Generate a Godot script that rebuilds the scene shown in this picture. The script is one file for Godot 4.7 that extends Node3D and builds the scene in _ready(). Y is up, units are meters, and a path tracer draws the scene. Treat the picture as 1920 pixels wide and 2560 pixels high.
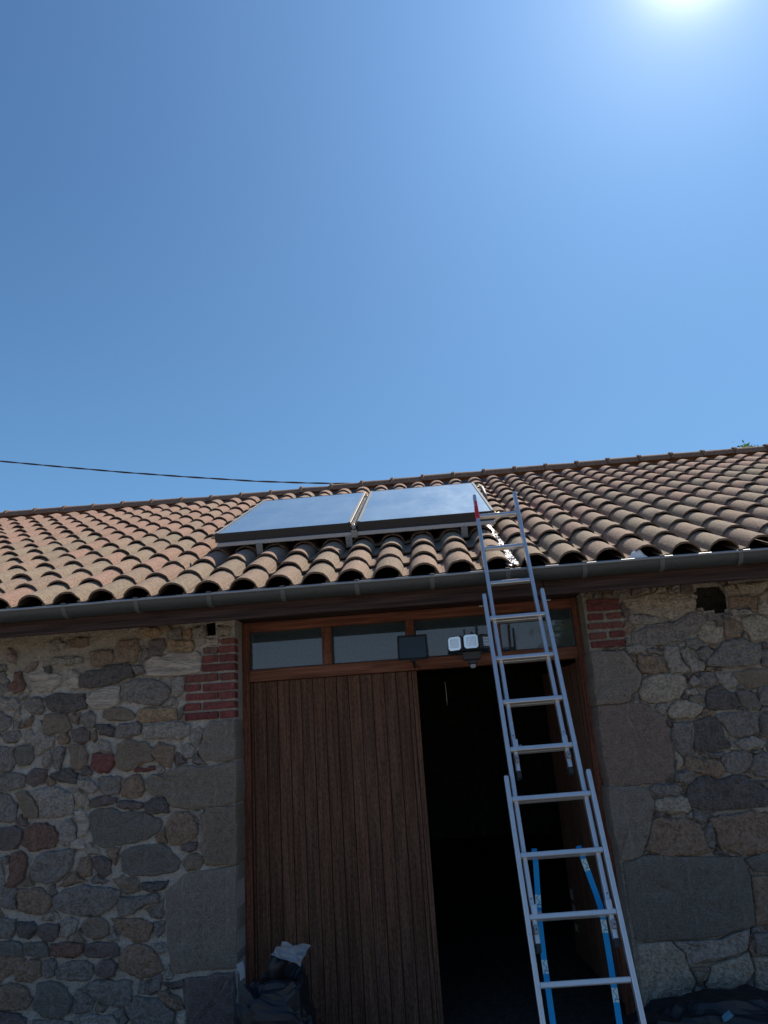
extends Node3D
# An old stone barn seen from its yard, looking up over the eaves: x runs along the wall, y up, z out of the wall towards the yard.

const SLOPE := deg_to_rad(25.0)
const EAVE_Y := 2.505
const EAVE_Z := 0.44
const GROUND := -0.15
const PITCH_X := 0.2297      # width one roof tile covers
const EXPOSE := 0.365        # length one course of tiles shows
const SUN_AZ := deg_to_rad(29.0)
const SUN_EL := deg_to_rad(48.2)

var rng := RandomNumberGenerator.new()
var M := {}
var taken := {}
var boxes := {}
var rough_noise := FastNoiseLite.new()

# ---------------------------------------------------------------- naming and committing

func numbered(parent: Node, called: String) -> String:
	var key := str(parent.get_instance_id()) + called
	var n: int = taken.get(key, 0)
	taken[key] = n + 1
	return called if n == 0 else "%s_%03d" % [called, n]

func put(called: String, mesh: Mesh, m: Material, parent: Node = self, xf := Transform3D()) -> MeshInstance3D:
	var o := MeshInstance3D.new()
	o.name = numbered(parent, called)
	o.mesh = mesh
	if m: o.material_override = m
	o.transform = xf
	o.cast_shadow = GeometryInstance3D.SHADOW_CASTING_SETTING_ON
	parent.add_child(o, true)
	return o

func tag(o: Node, label: String, category := "", group := "") -> Node:
	o.set_meta("label", label)
	if category: o.set_meta("category", category)
	if group: o.set_meta("group", group)
	return o

func thing(called: String, at: Vector3, label: String, category: String, group := "") -> Node3D:
	var o := Node3D.new()
	o.name = numbered(self, called)
	o.position = at
	add_child(o, true)
	tag(o, label, category, group)
	return o

func holder(called: String, parent: Node, at := Vector3.ZERO) -> Node3D:
	var o := Node3D.new()
	o.name = numbered(parent, called)
	o.position = at
	parent.add_child(o, true)
	return o

func structure(o: Node) -> Node:
	o.set_meta("kind", "structure")
	return o

# ---------------------------------------------------------------- shapes

func begin() -> SurfaceTool:
	var st := SurfaceTool.new()
	st.begin(Mesh.PRIMITIVE_TRIANGLES)
	return st

func done(st: SurfaceTool) -> ArrayMesh:
	st.generate_normals()
	return st.commit()

func quad(st: SurfaceTool, a: Vector3, b: Vector3, c: Vector3, d: Vector3) -> void:   # clockwise seen from its front
	for v in [a, b, c, a, c, d]: st.add_vertex(v)

func tri(st: SurfaceTool, a: Vector3, b: Vector3, c: Vector3) -> void:
	for v in [a, b, c]: st.add_vertex(v)

func block(st: SurfaceTool, size: Vector3, b: float, xf := Transform3D()) -> void:   # a box with chamfered edges
	var h := size / 2
	b = minf(b, minf(h.x, minf(h.y, h.z)) * 0.9)
	st.set_smooth_group(-1)
	var corner := func(s: Vector3, axis: int) -> Vector3:
		var p := Vector3(s.x * (h.x - b), s.y * (h.y - b), s.z * (h.z - b))
		p[axis] = s[axis] * h[axis]
		return xf * p
	var mid := xf.origin
	var face := func(pts: Array) -> void:
		var n: Vector3 = (pts[2] - pts[0]).cross(pts[1] - pts[0])
		var c := Vector3.ZERO
		for p in pts: c += p / pts.size()
		if n.dot(c - mid) < 0: pts.reverse()
		for i in range(1, pts.size() - 1): tri(st, pts[0], pts[i], pts[i + 1])
	for axis in 3:
		var u := (axis + 1) % 3
		var w := (axis + 2) % 3
		for s in [-1.0, 1.0]:
			var ring := []
			for k in [[-1.0, -1.0], [1.0, -1.0], [1.0, 1.0], [-1.0, 1.0]]:
				var v := Vector3.ZERO
				v[axis] = s; v[u] = k[0]; v[w] = k[1]
				ring.append(corner.call(v, axis))
			face.call(ring)
		for s in [-1.0, 1.0]:
			for t in [-1.0, 1.0]:
				var e := []
				for k in [[-1.0, u], [1.0, u], [1.0, w], [-1.0, w]]:
					var v := Vector3.ZERO
					v[axis] = k[0]; v[u] = s; v[w] = t
					e.append(corner.call(v, k[1]))
				face.call(e)
	for x in [-1.0, 1.0]:
		for y in [-1.0, 1.0]:
			for z in [-1.0, 1.0]:
				var v := Vector3(x, y, z)
				face.call([corner.call(v, 0), corner.call(v, 1), corner.call(v, 2)])

func box(size: Vector3, b := 0.004) -> ArrayMesh:
	var key := "%.4f %.4f %.4f %.4f" % [size.x, size.y, size.z, b]
	if not boxes.has(key):
		var st := begin()
		block(st, size, b)
		boxes[key] = done(st)
	return boxes[key]

func between(lo: Vector3, hi: Vector3) -> Transform3D:
	return Transform3D(Basis(), (lo + hi) / 2)

func slab(called: String, lo: Vector3, hi: Vector3, m: Material, parent: Node, b := 0.004) -> MeshInstance3D:
	var at: Vector3 = (parent as Node3D).position if parent.get_parent() == self else Vector3.ZERO
	return put(called, box(hi - lo, b), m, parent, Transform3D(Basis(), (lo + hi) / 2 - at))

func tube(st: SurfaceTool, pts: Array, r: float, sides := 8, twist := 0.0, squash := 1.0) -> void:
	st.set_smooth_group(1)
	var rings := []
	for i in pts.size():
		var d: Vector3 = (pts[mini(i + 1, pts.size() - 1)] - pts[maxi(i - 1, 0)]).normalized()
		var side := d.cross(Vector3.UP)
		if side.length() < 0.1: side = d.cross(Vector3.RIGHT)
		side = side.normalized()
		var up := side.cross(d).normalized()
		var ring := []
		for k in sides:
			var a := TAU * k / sides
			var q := Vector2(cos(a), sin(a) * squash).rotated(twist * i)
			ring.append(pts[i] + (side * q.x + up * q.y) * r)
		rings.append(ring)
	for i in pts.size() - 1:
		for k in sides:
			var l := (k + 1) % sides
			quad(st, rings[i][k], rings[i + 1][k], rings[i + 1][l], rings[i][l])
	for k in range(1, sides - 1):
		tri(st, rings[0][0], rings[0][k], rings[0][k + 1])
		tri(st, rings[-1][0], rings[-1][k + 1], rings[-1][k])

# ---------------------------------------------------------------- textures (colour, grain, stains)

func grain(size: int, seed: int, parts: Array, squeeze := Vector2i.ONE) -> PackedFloat32Array:
	# parts: [frequency, weight] pairs; squeeze draws the noise out along x or y
	var out := PackedFloat32Array()
	out.resize(size * size)
	var total := 0.0
	for p in parts:
		var n := FastNoiseLite.new()
		n.seed = seed + int(p[0] * 1000)
		n.noise_type = FastNoiseLite.TYPE_SIMPLEX_SMOOTH
		n.frequency = p[0]
		n.fractal_octaves = 3
		var im := n.get_seamless_image(size / squeeze.x, size / squeeze.y)
		if squeeze != Vector2i.ONE: im.resize(size, size, Image.INTERPOLATE_BILINEAR)
		im.convert(Image.FORMAT_L8)
		var b := im.get_data()
		for i in out.size(): out[i] += p[1] * b[i] / 255.0
		total += p[1]
	for i in out.size(): out[i] /= total
	return out

func picture(size: int, pixel: Callable) -> ImageTexture:    # pixel(i) gives a linear colour
	var b := PackedByteArray()
	b.resize(size * size * 3)
	for i in size * size:
		var c: Color = pixel.call(i)
		c = c.linear_to_srgb()
		b[i * 3] = clampi(int(c.r * 255), 0, 255)
		b[i * 3 + 1] = clampi(int(c.g * 255), 0, 255)
		b[i * 3 + 2] = clampi(int(c.b * 255), 0, 255)
	return ImageTexture.create_from_image(Image.create_from_data(size, size, false, Image.FORMAT_RGB8, b))

func level(size: int, pixel: Callable) -> ImageTexture:      # pixel(i) gives a number
	var b := PackedByteArray()
	b.resize(size * size)
	for i in size * size: b[i] = clampi(int(pixel.call(i) * 255), 0, 255)
	return ImageTexture.create_from_image(Image.create_from_data(size, size, false, Image.FORMAT_L8, b))

func paint(linear: Color, rough := 0.9, metal := 0.0, tex: Texture2D = null, relief: Texture2D = null, cm := 0.0, scale := Vector3.ONE, spec := 0.5) -> StandardMaterial3D:
	var m := StandardMaterial3D.new()
	m.albedo_color = linear.linear_to_srgb()
	m.roughness = rough
	m.metallic = metal
	m.metallic_specular = spec
	if tex: m.albedo_texture = tex
	if relief:
		m.heightmap_enabled = true
		m.heightmap_texture = relief
		m.heightmap_scale = cm
	if tex or relief:
		m.uv1_triplanar = true
		m.uv1_world_triplanar = true
		m.uv1_scale = scale
	return m

func materials() -> void:
	var S := 512
	# stone: mottled, streaked and speckled grain
	var a := grain(S, 3, [[0.010, 0.7], [0.028, 1.0], [0.07, 0.8]])
	var b := grain(S, 9, [[0.02, 1.0], [0.08, 0.8]], Vector2i(6, 1))
	var c := grain(S, 21, [[0.06, 1.0], [0.13, 0.5], [0.02, 0.4]])
	var v := grain(S, 33, [[0.05, 1.0], [0.2, 0.6]])
	var mottled := picture(S, func(i):
		var t: float = clampf(0.5 + (a[i] - 0.5) * 3.0 + (c[i] - 0.5) * 0.5, 0.0, 1.0)
		var k := lerpf(0.46, 1.04, t)
		var warm: float = clampf((v[i] - 0.52) * 3.0, -0.5, 0.6)
		return Color(k * (1.0 + 0.22 * warm), k, k * (1.0 - 0.24 * warm)))
	var streaked := picture(S, func(i):
		var t: float = clampf(0.5 + (b[i] - 0.5) * 2.4 + (a[i] - 0.5) * 0.9, 0.0, 1.0)
		var k := lerpf(0.55, 1.0, t)
		return Color(k, k * 0.99, k * (1.02 - 0.08 * t)))
	var speckled := picture(S, func(i):
		var t: float = clampf(0.5 + (c[i] - 0.5) * 2.6, 0.0, 1.0)
		var k := lerpf(0.58, 1.05, t) * lerpf(0.62, 1.12, clampf(0.5 + (a[i] - 0.5) * 1.8, 0.0, 1.0))
		if c[i] < 0.30: k *= 0.6
		return Color(k, k, k))
	var a_h := level(S, func(i): return clampf(0.5 + (a[i] - 0.5) * 1.8, 0.0, 1.0))
	var b_h := level(S, func(i): return clampf(0.5 + (b[i] - 0.5) * 1.6 + (a[i] - 0.5) * 0.5, 0.0, 1.0))
	var c_h := level(S, func(i): return clampf(0.5 + (c[i] - 0.5) * 2.0, 0.0, 1.0))
	var tints := {
		"grey": Color(0.205, 0.20, 0.185), "slate": Color(0.148, 0.144, 0.138), "dark": Color(0.088, 0.085, 0.084), "pale": Color(0.255, 0.248, 0.23), "teal": Color(0.172, 0.174, 0.162),
		"umber": Color(0.17, 0.135, 0.105), "tan": Color(0.22, 0.195, 0.16), "ochre": Color(0.225, 0.178, 0.12), "rust": Color(0.130, 0.088, 0.074), "red": Color(0.135, 0.062, 0.06),
		"plum": Color(0.158, 0.142, 0.142), "mauve": Color(0.185, 0.158, 0.15), "olive": Color(0.225, 0.215, 0.185), "granite": Color(0.235, 0.222, 0.20), "clay": Color(0.235, 0.22, 0.185), "madder": Color(0.23, 0.195, 0.172)}
	var sort := {"dark": 0, "pale": 1, "slate": 0, "plum": 2, "teal": 2, "granite": 2, "olive": 2, "tan": 2, "madder": 2, "clay": 0}
	for k in tints:
		var s: int = sort.get(k, 0)
		M[k] = paint(tints[k] * Color(2.02, 1.82, 1.68), 0.92, 0.0, [mottled, streaked, speckled][s], [a_h, b_h, c_h][s], 1.6, [Vector3(2.6, 2.6, 2.6), Vector3(2.0, 2.4, 2.0), Vector3(3.6, 3.6, 3.6)][s], 0.3)
		M[k].uv1_offset = Vector3(k.length() * 0.37, k.unicode_at(1) * 0.113, k.unicode_at(0) * 0.071)
	var sandy := picture(S, func(i):
		var t: float = clampf(0.5 + (a[i] - 0.5) * 1.5 + (c[i] - 0.5) * 1.0, 0.0, 1.0)
		var k := lerpf(0.6, 1.0, t)
		var dirt: float = clampf((v[i] - 0.58) * 4.0, 0.0, 0.5)
		return Color(k * (1 - 0.5 * dirt), k * (1 - 0.55 * dirt), k * (1 - 0.6 * dirt)))
	M.mortar = paint(Color(0.52, 0.485, 0.43), 0.95, 0.0, sandy, c_h, 0.8, Vector3(2.2, 2.2, 2.2), 0.2)
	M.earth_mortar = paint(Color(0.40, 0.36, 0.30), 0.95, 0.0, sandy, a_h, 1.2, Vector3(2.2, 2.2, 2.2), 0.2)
	M.old_mortar = paint(Color(0.40, 0.365, 0.31), 0.95, 0.0, sandy, c_h, 0.9, Vector3(2.0, 2.0, 2.0), 0.2)
	M.brick_worn = paint(Color(0.30, 0.12, 0.10), 0.9, 0.0, mottled, c_h, 0.6, Vector3(5, 5, 5), 0.3)
	M.brick = paint(Color(0.285, 0.092, 0.083), 0.9, 0.0, mottled, c_h, 0.4, Vector3(4, 4, 4), 0.3)
	M.brick_dark = paint(Color(0.215, 0.070, 0.066), 0.9, 0.0, mottled, c_h, 0.4, Vector3(4, 4, 4), 0.3)
	M.brick_old = paint(Color(0.24, 0.15, 0.13), 0.9, 0.0, mottled, c_h, 0.4, Vector3(4, 4, 4), 0.3)
	# fired clay with lichen blotches, soot specks and pale spots
	var spots := grain(S, 57, [[0.05, 1.0]])
	var clayey := func(lichen: float, seed_shift: float) -> ImageTexture:
		return picture(S, func(i):
			var base := Color(0.40, 0.285, 0.22).lerp(Color(0.34, 0.215, 0.165), clampf((a[i] - 0.4) * 2.4, 0, 1))
			var l: float = clampf((v[i] - 0.5 + lichen) * 3.0 + (c[i] - 0.5) * 1.6, 0.0, 1.0)
			base = base.lerp(Color(0.365, 0.325, 0.255), l * 0.8)
			base *= lerpf(0.62, 1.34, clampf(0.5 + (c[i] - 0.5) * 2.0, 0.0, 1.0)) * lerpf(0.76, 1.16, clampf(0.5 + (a[i] - 0.5) * 1.6, 0.0, 1.0))
			if spots[i] > 0.80 + seed_shift: base = base.lerp(Color(0.62, 0.57, 0.49), 0.55)
			if spots[i] < 0.19: base *= 0.42
			return base)
	var t1: ImageTexture = clayey.call(-0.06, 0.0)
	var t2: ImageTexture = clayey.call(0.08, -0.03)
	var t3: ImageTexture = clayey.call(0.22, -0.02)
	for k in 6:
		var tint: Color = [Color(0.87, 0.79, 0.78), Color(0.80, 0.75, 0.73), Color(0.83, 0.80, 0.77), Color(0.74, 0.735, 0.71), Color(0.77, 0.765, 0.72), Color(0.70, 0.70, 0.66)][k]
		M["tile%d" % k] = paint(tint, 0.92, 0.0, [t1, t1, t2, t2, t3, t3][k], c_h, 0.35, Vector3(1.7, 1.7, 1.7), 0.25)
		M["tile%d" % k].uv1_offset = Vector3(0.31 * k, 0.17 * k, 0.23 * k)
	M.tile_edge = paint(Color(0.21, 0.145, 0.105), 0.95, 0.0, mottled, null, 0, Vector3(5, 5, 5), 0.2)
	M.ridge = paint(Color(0.66, 0.56, 0.50), 0.92, 0.0, t2, c_h, 0.5, Vector3(1.9, 1.9, 1.9), 0.25)
	# wood: long grain up the board; the same grain turned for rails
	var w := grain(S, 71, [[0.03, 1.0], [0.09, 0.8]], Vector2i(1, 16))
	var wood := picture(S, func(i):
		var t: float = clampf(0.5 + (w[i] - 0.5) * 2.6, 0.0, 1.0)
		var k := lerpf(0.55, 1.05, t) * lerpf(0.5, 1.2, clampf(0.5 + (v[i] - 0.5) * 1.7, 0.0, 1.0))
		return Color(k, k * lerpf(0.92, 1.0, t), k * lerpf(0.84, 1.0, t)))
	var w_h := level(S, func(i): return w[i])
	for k in 4:
		M["plank%d" % k] = paint([Color(0.170, 0.086, 0.052), Color(0.142, 0.072, 0.044), Color(0.188, 0.096, 0.058), Color(0.155, 0.083, 0.053)][k], 0.75, 0.0, wood, w_h, 0.12, Vector3(2.2, 1.0, 2.2), 0.35)
		M["plank%d" % k].uv1_offset = Vector3(0.27 * k, 0.4 * k, 0)
	M.stile = paint(Color(0.24, 0.092, 0.055), 0.7, 0.0, wood, w_h, 0.1, Vector3(2.0, 1.0, 2.0), 0.35)
	var turned := picture(S, func(i):
		var j: int = (int(i) % S) * S + int(i) / S
		var t: float = clampf(0.5 + (w[j] - 0.5) * 2.4, 0.0, 1.0)
		var k := lerpf(0.45, 1.0, t)
		return Color(k, k * lerpf(0.92, 1.0, t), k * lerpf(0.86, 1.0, t)))
	M.rail_wood = paint(Color(0.25, 0.10, 0.06), 0.7, 0.0, turned, null, 0, Vector3(1.0, 2.0, 2.0), 0.35)
	M.fascia = paint(Color(0.070, 0.046, 0.041), 0.8, 0.0, turned, null, 0, Vector3(0.8, 1.6, 1.6), 0.3)
	# metals and plastics
	var worn := level(S, func(i): return clampf(0.36 + (a[i] - 0.5) * 0.4, 0.08, 1.0))
	var scuffed := picture(S, func(i):
		var k := lerpf(0.88, 1.0, a[i]) * (0.7 if spots[i] < 0.05 else 1.0)
		return Color(k, k, k))
	M.aluminium = paint(Color(0.66, 0.67, 0.68), 1.0, 0.7, scuffed, null, 0, Vector3(5, 2.5, 5))
	M.aluminium.roughness_texture = worn
	M.zinc_strap = paint(Color(0.10, 0.108, 0.108), 0.6, 0.1)
	M.zinc = paint(Color(0.072, 0.080, 0.080), 1.0, 0.25, sandy, null, 0, Vector3(1.6, 3.0, 3.0))
	M.zinc.roughness_texture = level(S, func(i): return clampf(0.52 + (a[i] - 0.5) * 0.6, 0.2, 1.0))
	M.zinc_bright = paint(Color(0.30, 0.32, 0.34), 0.5, 0.5, scuffed, null, 0, Vector3(3, 3, 3))
	M.black_metal = paint(Color(0.022, 0.024, 0.028), 0.42, 0.0, scuffed, null, 0, Vector3(3, 3, 3))
	M.grey_metal = paint(Color(0.36, 0.36, 0.355), 0.5, 0.6, scuffed, null, 0, Vector3(4, 4, 4))
	M.rail_metal = paint(Color(0.52, 0.51, 0.50), 0.55, 0.3, scuffed, null, 0, Vector3(3, 3, 3))
	M.trim = paint(Color(0.17, 0.20, 0.23), 0.8)
	M.brass = paint(Color(0.45, 0.33, 0.18), 0.4, 0.8)
	M.rubber = paint(Color(0.02, 0.03, 0.035), 0.8)
	M.black_plastic = paint(Color(0.016, 0.017, 0.019), 0.45)
	M.lamp_face = paint(Color(0.93, 0.95, 0.95), 0.28, 0.9)
	M.lamp_grey = paint(Color(0.30, 0.31, 0.31), 0.5)
	M.red_plastic = paint(Color(0.55, 0.02, 0.03), 0.45)
	M.bag = paint(Color(0.010, 0.011, 0.014), 0.5)
	M.white_film = paint(Color(0.75, 0.76, 0.75), 0.4)
	M.clear_film = paint(Color(0.22, 0.24, 0.26), 0.4)
	M.foil = paint(Color(0.33, 0.34, 0.36), 0.5, 0.7, null, a_h, 1.5, Vector3(3, 3, 3))
	M.lagging = paint(Color(0.33, 0.31, 0.25), 0.6, 0.0, sandy, null, 0, Vector3(5, 5, 5))
	M.cable = paint(Color(0.015, 0.015, 0.018), 0.6)
	M.chink_streak = paint(Color(0.6, 0.55, 0.4), 0.9)  # pale tone for daylight showing through a chink
	M.inside = paint(Color(0.17, 0.15, 0.125), 0.95, 0.0, mottled, null, 0, Vector3(1, 1, 1))
	M.earth_floor = paint(Color(0.075, 0.062, 0.05), 0.95, 0.0, mottled, null, 0, Vector3(2, 2, 2), 0.2)
	M.lead = paint(Color(0.10, 0.11, 0.125), 0.8, 0.0, mottled, null, 0, Vector3(2, 2, 2))
	# solar glass: dust streaks, and a pale colour holding part of the sky sheen
	var dust := grain(S, 83, [[0.012, 1.0], [0.05, 0.5]], Vector2i(1, 3))
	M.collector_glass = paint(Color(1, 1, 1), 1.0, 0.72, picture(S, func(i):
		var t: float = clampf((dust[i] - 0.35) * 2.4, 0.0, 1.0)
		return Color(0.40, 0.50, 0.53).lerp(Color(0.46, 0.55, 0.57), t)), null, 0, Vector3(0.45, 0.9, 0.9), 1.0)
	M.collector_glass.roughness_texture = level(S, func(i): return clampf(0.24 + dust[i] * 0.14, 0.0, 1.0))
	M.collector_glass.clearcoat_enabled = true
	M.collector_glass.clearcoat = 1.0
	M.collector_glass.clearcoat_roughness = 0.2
	M.pane = StandardMaterial3D.new()
	M.pane.transparency = BaseMaterial3D.TRANSPARENCY_ALPHA
	M.pane.albedo_color = Color(0.5, 0.6, 0.65, 0.10)
	M.pane.roughness = 0.03
	M.pane.metallic_specular = 0.7
	M.small_panel = paint(Color(0.030, 0.040, 0.046), 0.3, 0.0, null, null, 0, Vector3.ONE, 0.42)
	# blue webbing with pale printed patches
	var web := Image.create(32, 256, false, Image.FORMAT_RGB8)
	for y in 256:
		for x in 32:
			var col := Color(0.03, 0.58, 0.82) if (x + y) % 4 else Color(0.02, 0.53, 0.77)
			if y < 52:
				col = Color(0.72, 0.84, 0.86)
				var zig := absf(fmod(y * 1.25 + 4.0, 40.0) - 20.0) + 6.0
				if absf(x - zig) < 3.0 or (y > 34 and absf(y - 40.0) < 3.0 and x > 8): col = Color(0.30, 0.55, 0.70)
			web.set_pixel(x, y, col)
	M.webbing = StandardMaterial3D.new()
	M.webbing.albedo_texture = ImageTexture.create_from_image(web)
	M.webbing.roughness = 0.8
	# paper with faint ruled print
	var sheet := Image.create(64, 64, false, Image.FORMAT_RGB8)
	sheet.fill(Color(0.7, 0.7, 0.68))
	for y in range(8, 58, 6):
		for x in range(6, 58):
			if hash(x / 3 + y * 31) % 4: sheet.set_pixel(x, y, Color(0.25, 0.25, 0.27))
	M.paper = paint(Color(0.6, 0.6, 0.6), 0.9)
	M.paper.albedo_texture = ImageTexture.create_from_image(sheet)
	# yard and trees
	M.yard = paint(Color(0.52, 0.46, 0.37), 0.95, 0.0, speckled, c_h, 1.5, Vector3(1.3, 1.3, 1.3), 0.2)
	M.bark = paint(Color(0.10, 0.075, 0.055), 0.95, 0.0, wood, w_h, 1.0, Vector3(2, 1, 2), 0.2)
	M.leaf = paint(Color(0.055, 0.085, 0.03), 0.7)
	M.leaf.backlight_enabled = true
	M.leaf.backlight = Color(0.25, 0.35, 0.08)

# ---------------------------------------------------------------- walls

func smooth_outline(pts: Array, c: Vector2) -> Array:   # rounds the corners of a stone and roughens its edge
	var out := []
	for i in pts.size():
		var p: Vector2 = pts[i] - c
		var q: Vector2 = pts[(i + 1) % pts.size()] - c
		var l := (q - p).length()
		var across := (q - p).orthogonal().normalized()
		out.append(p + Vector2(rng.randf_range(-0.002, 0.002), rng.randf_range(-0.002, 0.002)))
		if l > 0.03: out.append(p.lerp(q, 0.36) + across * rng.randf_range(-0.006, 0.006))
		if l > 0.06: out.append(p.lerp(q, 0.68) + across * rng.randf_range(-0.007, 0.007))
	return out

var small_stones := {}

func pinning(parent: Node3D, m: String, pts: Array, depth: float) -> void:   # the smallest chips, gathered into one mesh per wall
	if not small_stones.has(parent): small_stones[parent] = {}
	if not small_stones[parent].has(m): small_stones[parent][m] = begin()
	var c := Vector2.ZERO
	for p in pts: c += p / pts.size()
	small_stones[parent][m].append_from(stone_mesh(pts, depth, 0.05, c), 0, Transform3D(Basis(), Vector3(c.x, c.y, 0)))

func stone(parent: Node3D, m: String, pts: Array, depth: float, back := 0.05) -> void:
	var c := Vector2.ZERO
	for p in pts: c += p / pts.size()
	put("stone", stone_mesh(pts, depth, back, c), M[m], parent, Transform3D(Basis(), Vector3(c.x, c.y, 0)))

func stone_mesh(pts: Array, depth: float, back: float, c: Vector2) -> ArrayMesh:
	var line := smooth_outline(pts, c)
	var n := line.size()
	var st := begin()
	var span := 0.0
	for p in line: span = maxf(span, p.length())
	var inset := minf(0.013, span * 0.16)
	var rings := []
	for k in 5:
		var ring := []
		for p in line:
			var l: float = p.length()
			var q: Vector2 = p
			if k == 2: q = p * maxf(0.2, 1.0 - inset / maxf(l, 0.01))
			if k == 3: q = p * 0.72
			if k == 4: q = p * 0.38
			var bump := rough_noise.get_noise_2d((q.x + c.x) * 13.0, (q.y + c.y) * 13.0)
			var z: float = [-back, depth - 0.010, depth, depth + 0.002, depth + 0.003][k]
			if k >= 2: z += bump * (0.011 if k == 2 else 0.024)
			ring.append(Vector3(q.x, q.y, z))
		rings.append(ring)
	var area := 0.0
	for i in n: area += line[i].cross(line[(i + 1) % n])
	st.set_smooth_group(0)
	for k in 4:
		for i in n:
			var j := (i + 1) % n
			if area < 0: quad(st, rings[k][i], rings[k + 1][i], rings[k + 1][j], rings[k][j])
			else: quad(st, rings[k][j], rings[k + 1][j], rings[k + 1][i], rings[k][i])
	var top := Vector3(0, 0, depth + 0.005 + rough_noise.get_noise_2d(c.x * 9.0, c.y * 9.0) * 0.012)
	for i in n:
		var j := (i + 1) % n
		if area < 0: tri(st, rings[4][i], top, rings[4][j])
		else: tri(st, rings[4][j], top, rings[4][i])
	return done(st)

func brick(parent: Node3D, m: String, x0: float, x1: float, y0: float, y1: float, tilt: float, proud: float) -> void:
	var xf := Transform3D(Basis(Vector3.BACK, tilt), Vector3((x0 + x1) / 2, (y0 + y1) / 2, proud - 0.043))
	put("brick", box(Vector3(x1 - x0, y1 - y0, 0.1), 0.004), M[m], parent, xf)

func pointing(x0: float, x1: float, y0: float, y1: float, base: float, rough: float, holes: Array, patch: Callable, ms: Array) -> ArrayMesh:   # the mortar face of a wall, uneven, open where a stone is missing
	var step := 0.022
	var nx := int((x1 - x0) / step)
	var ny := int((y1 - y0) / step)
	var sx := (x1 - x0) / nx
	var sy := (y1 - y0) / ny
	var mesh := ArrayMesh.new()
	for k in ms.size():
		var st := begin()
		st.set_smooth_group(0)
		var any := false
		for j in ny:
			for i in nx:
				var mid := Vector2(x0 + (i + 0.5) * sx, y0 + (j + 0.5) * sy)
				if int(patch.call(mid)) != k: continue
				var open := false
				for h in holes: open = open or Geometry2D.is_point_in_polygon(mid, h)
				if open: continue
				var v := []
				for d in [[0, 0], [0, 1], [1, 1], [1, 0]]:
					var x: float = x0 + (i + d[0]) * sx
					var y: float = y0 + (j + d[1]) * sy
					var z := base + rough * (rough_noise.get_noise_2d(x * 14 + 50, y * 14) + 0.6 * rough_noise.get_noise_2d(x * 45, y * 45 + 80))
					v.append(Vector3(x, y, z))
				quad(st, v[0], v[1], v[2], v[3])
				any = true
		if any:
			st.generate_normals()
			st.commit(mesh)
			mesh.surface_set_material(mesh.get_surface_count() - 1, ms[k])
	return mesh

func filler(parent: Node3D, x0: float, x1: float, y0: float, y1: float, depth: float) -> void:   # the same masonry carried on beyond the ends of the view
	var y := y0
	var kinds := ["grey", "slate", "tan", "umber", "plum", "pale", "slate", "clay", "teal"]
	while y < y1 - 0.05:
		var h := minf(rng.randf_range(0.16, 0.30), y1 - y)
		var x := x0
		while x < x1 - 0.06:
			var w := minf(rng.randf_range(0.2, 0.44), x1 - x)
			var pts := []
			for k in 9:
				var a := -TAU * k / 9
				var e := Vector2(signf(cos(a)) * pow(absf(cos(a)), 0.55), signf(sin(a)) * pow(absf(sin(a)), 0.55))
				pts.append(Vector2(x + w / 2, y + h / 2) + e * Vector2(w / 2 - 0.012, h / 2 - 0.012) * rng.randf_range(0.86, 1.0))
			stone(parent, kinds[rng.randi() % kinds.size()], pts, depth * rng.randf_range(0.6, 1.2))
			x += w
		y += h

# ---------------------------------------------------------------- roof

func roof_point(x: float, s: float, up := 0.0) -> Vector3:   # s metres up the slope from the eave, up metres off the pan of the tiles
	return Vector3(x, EAVE_Y + s * sin(SLOPE) + up * cos(SLOPE), EAVE_Z - s * cos(SLOPE) + up * sin(SLOPE))

func roof_basis(turn := 0.0) -> Basis:
	return Basis(Vector3.RIGHT, SLOPE - turn)

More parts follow.
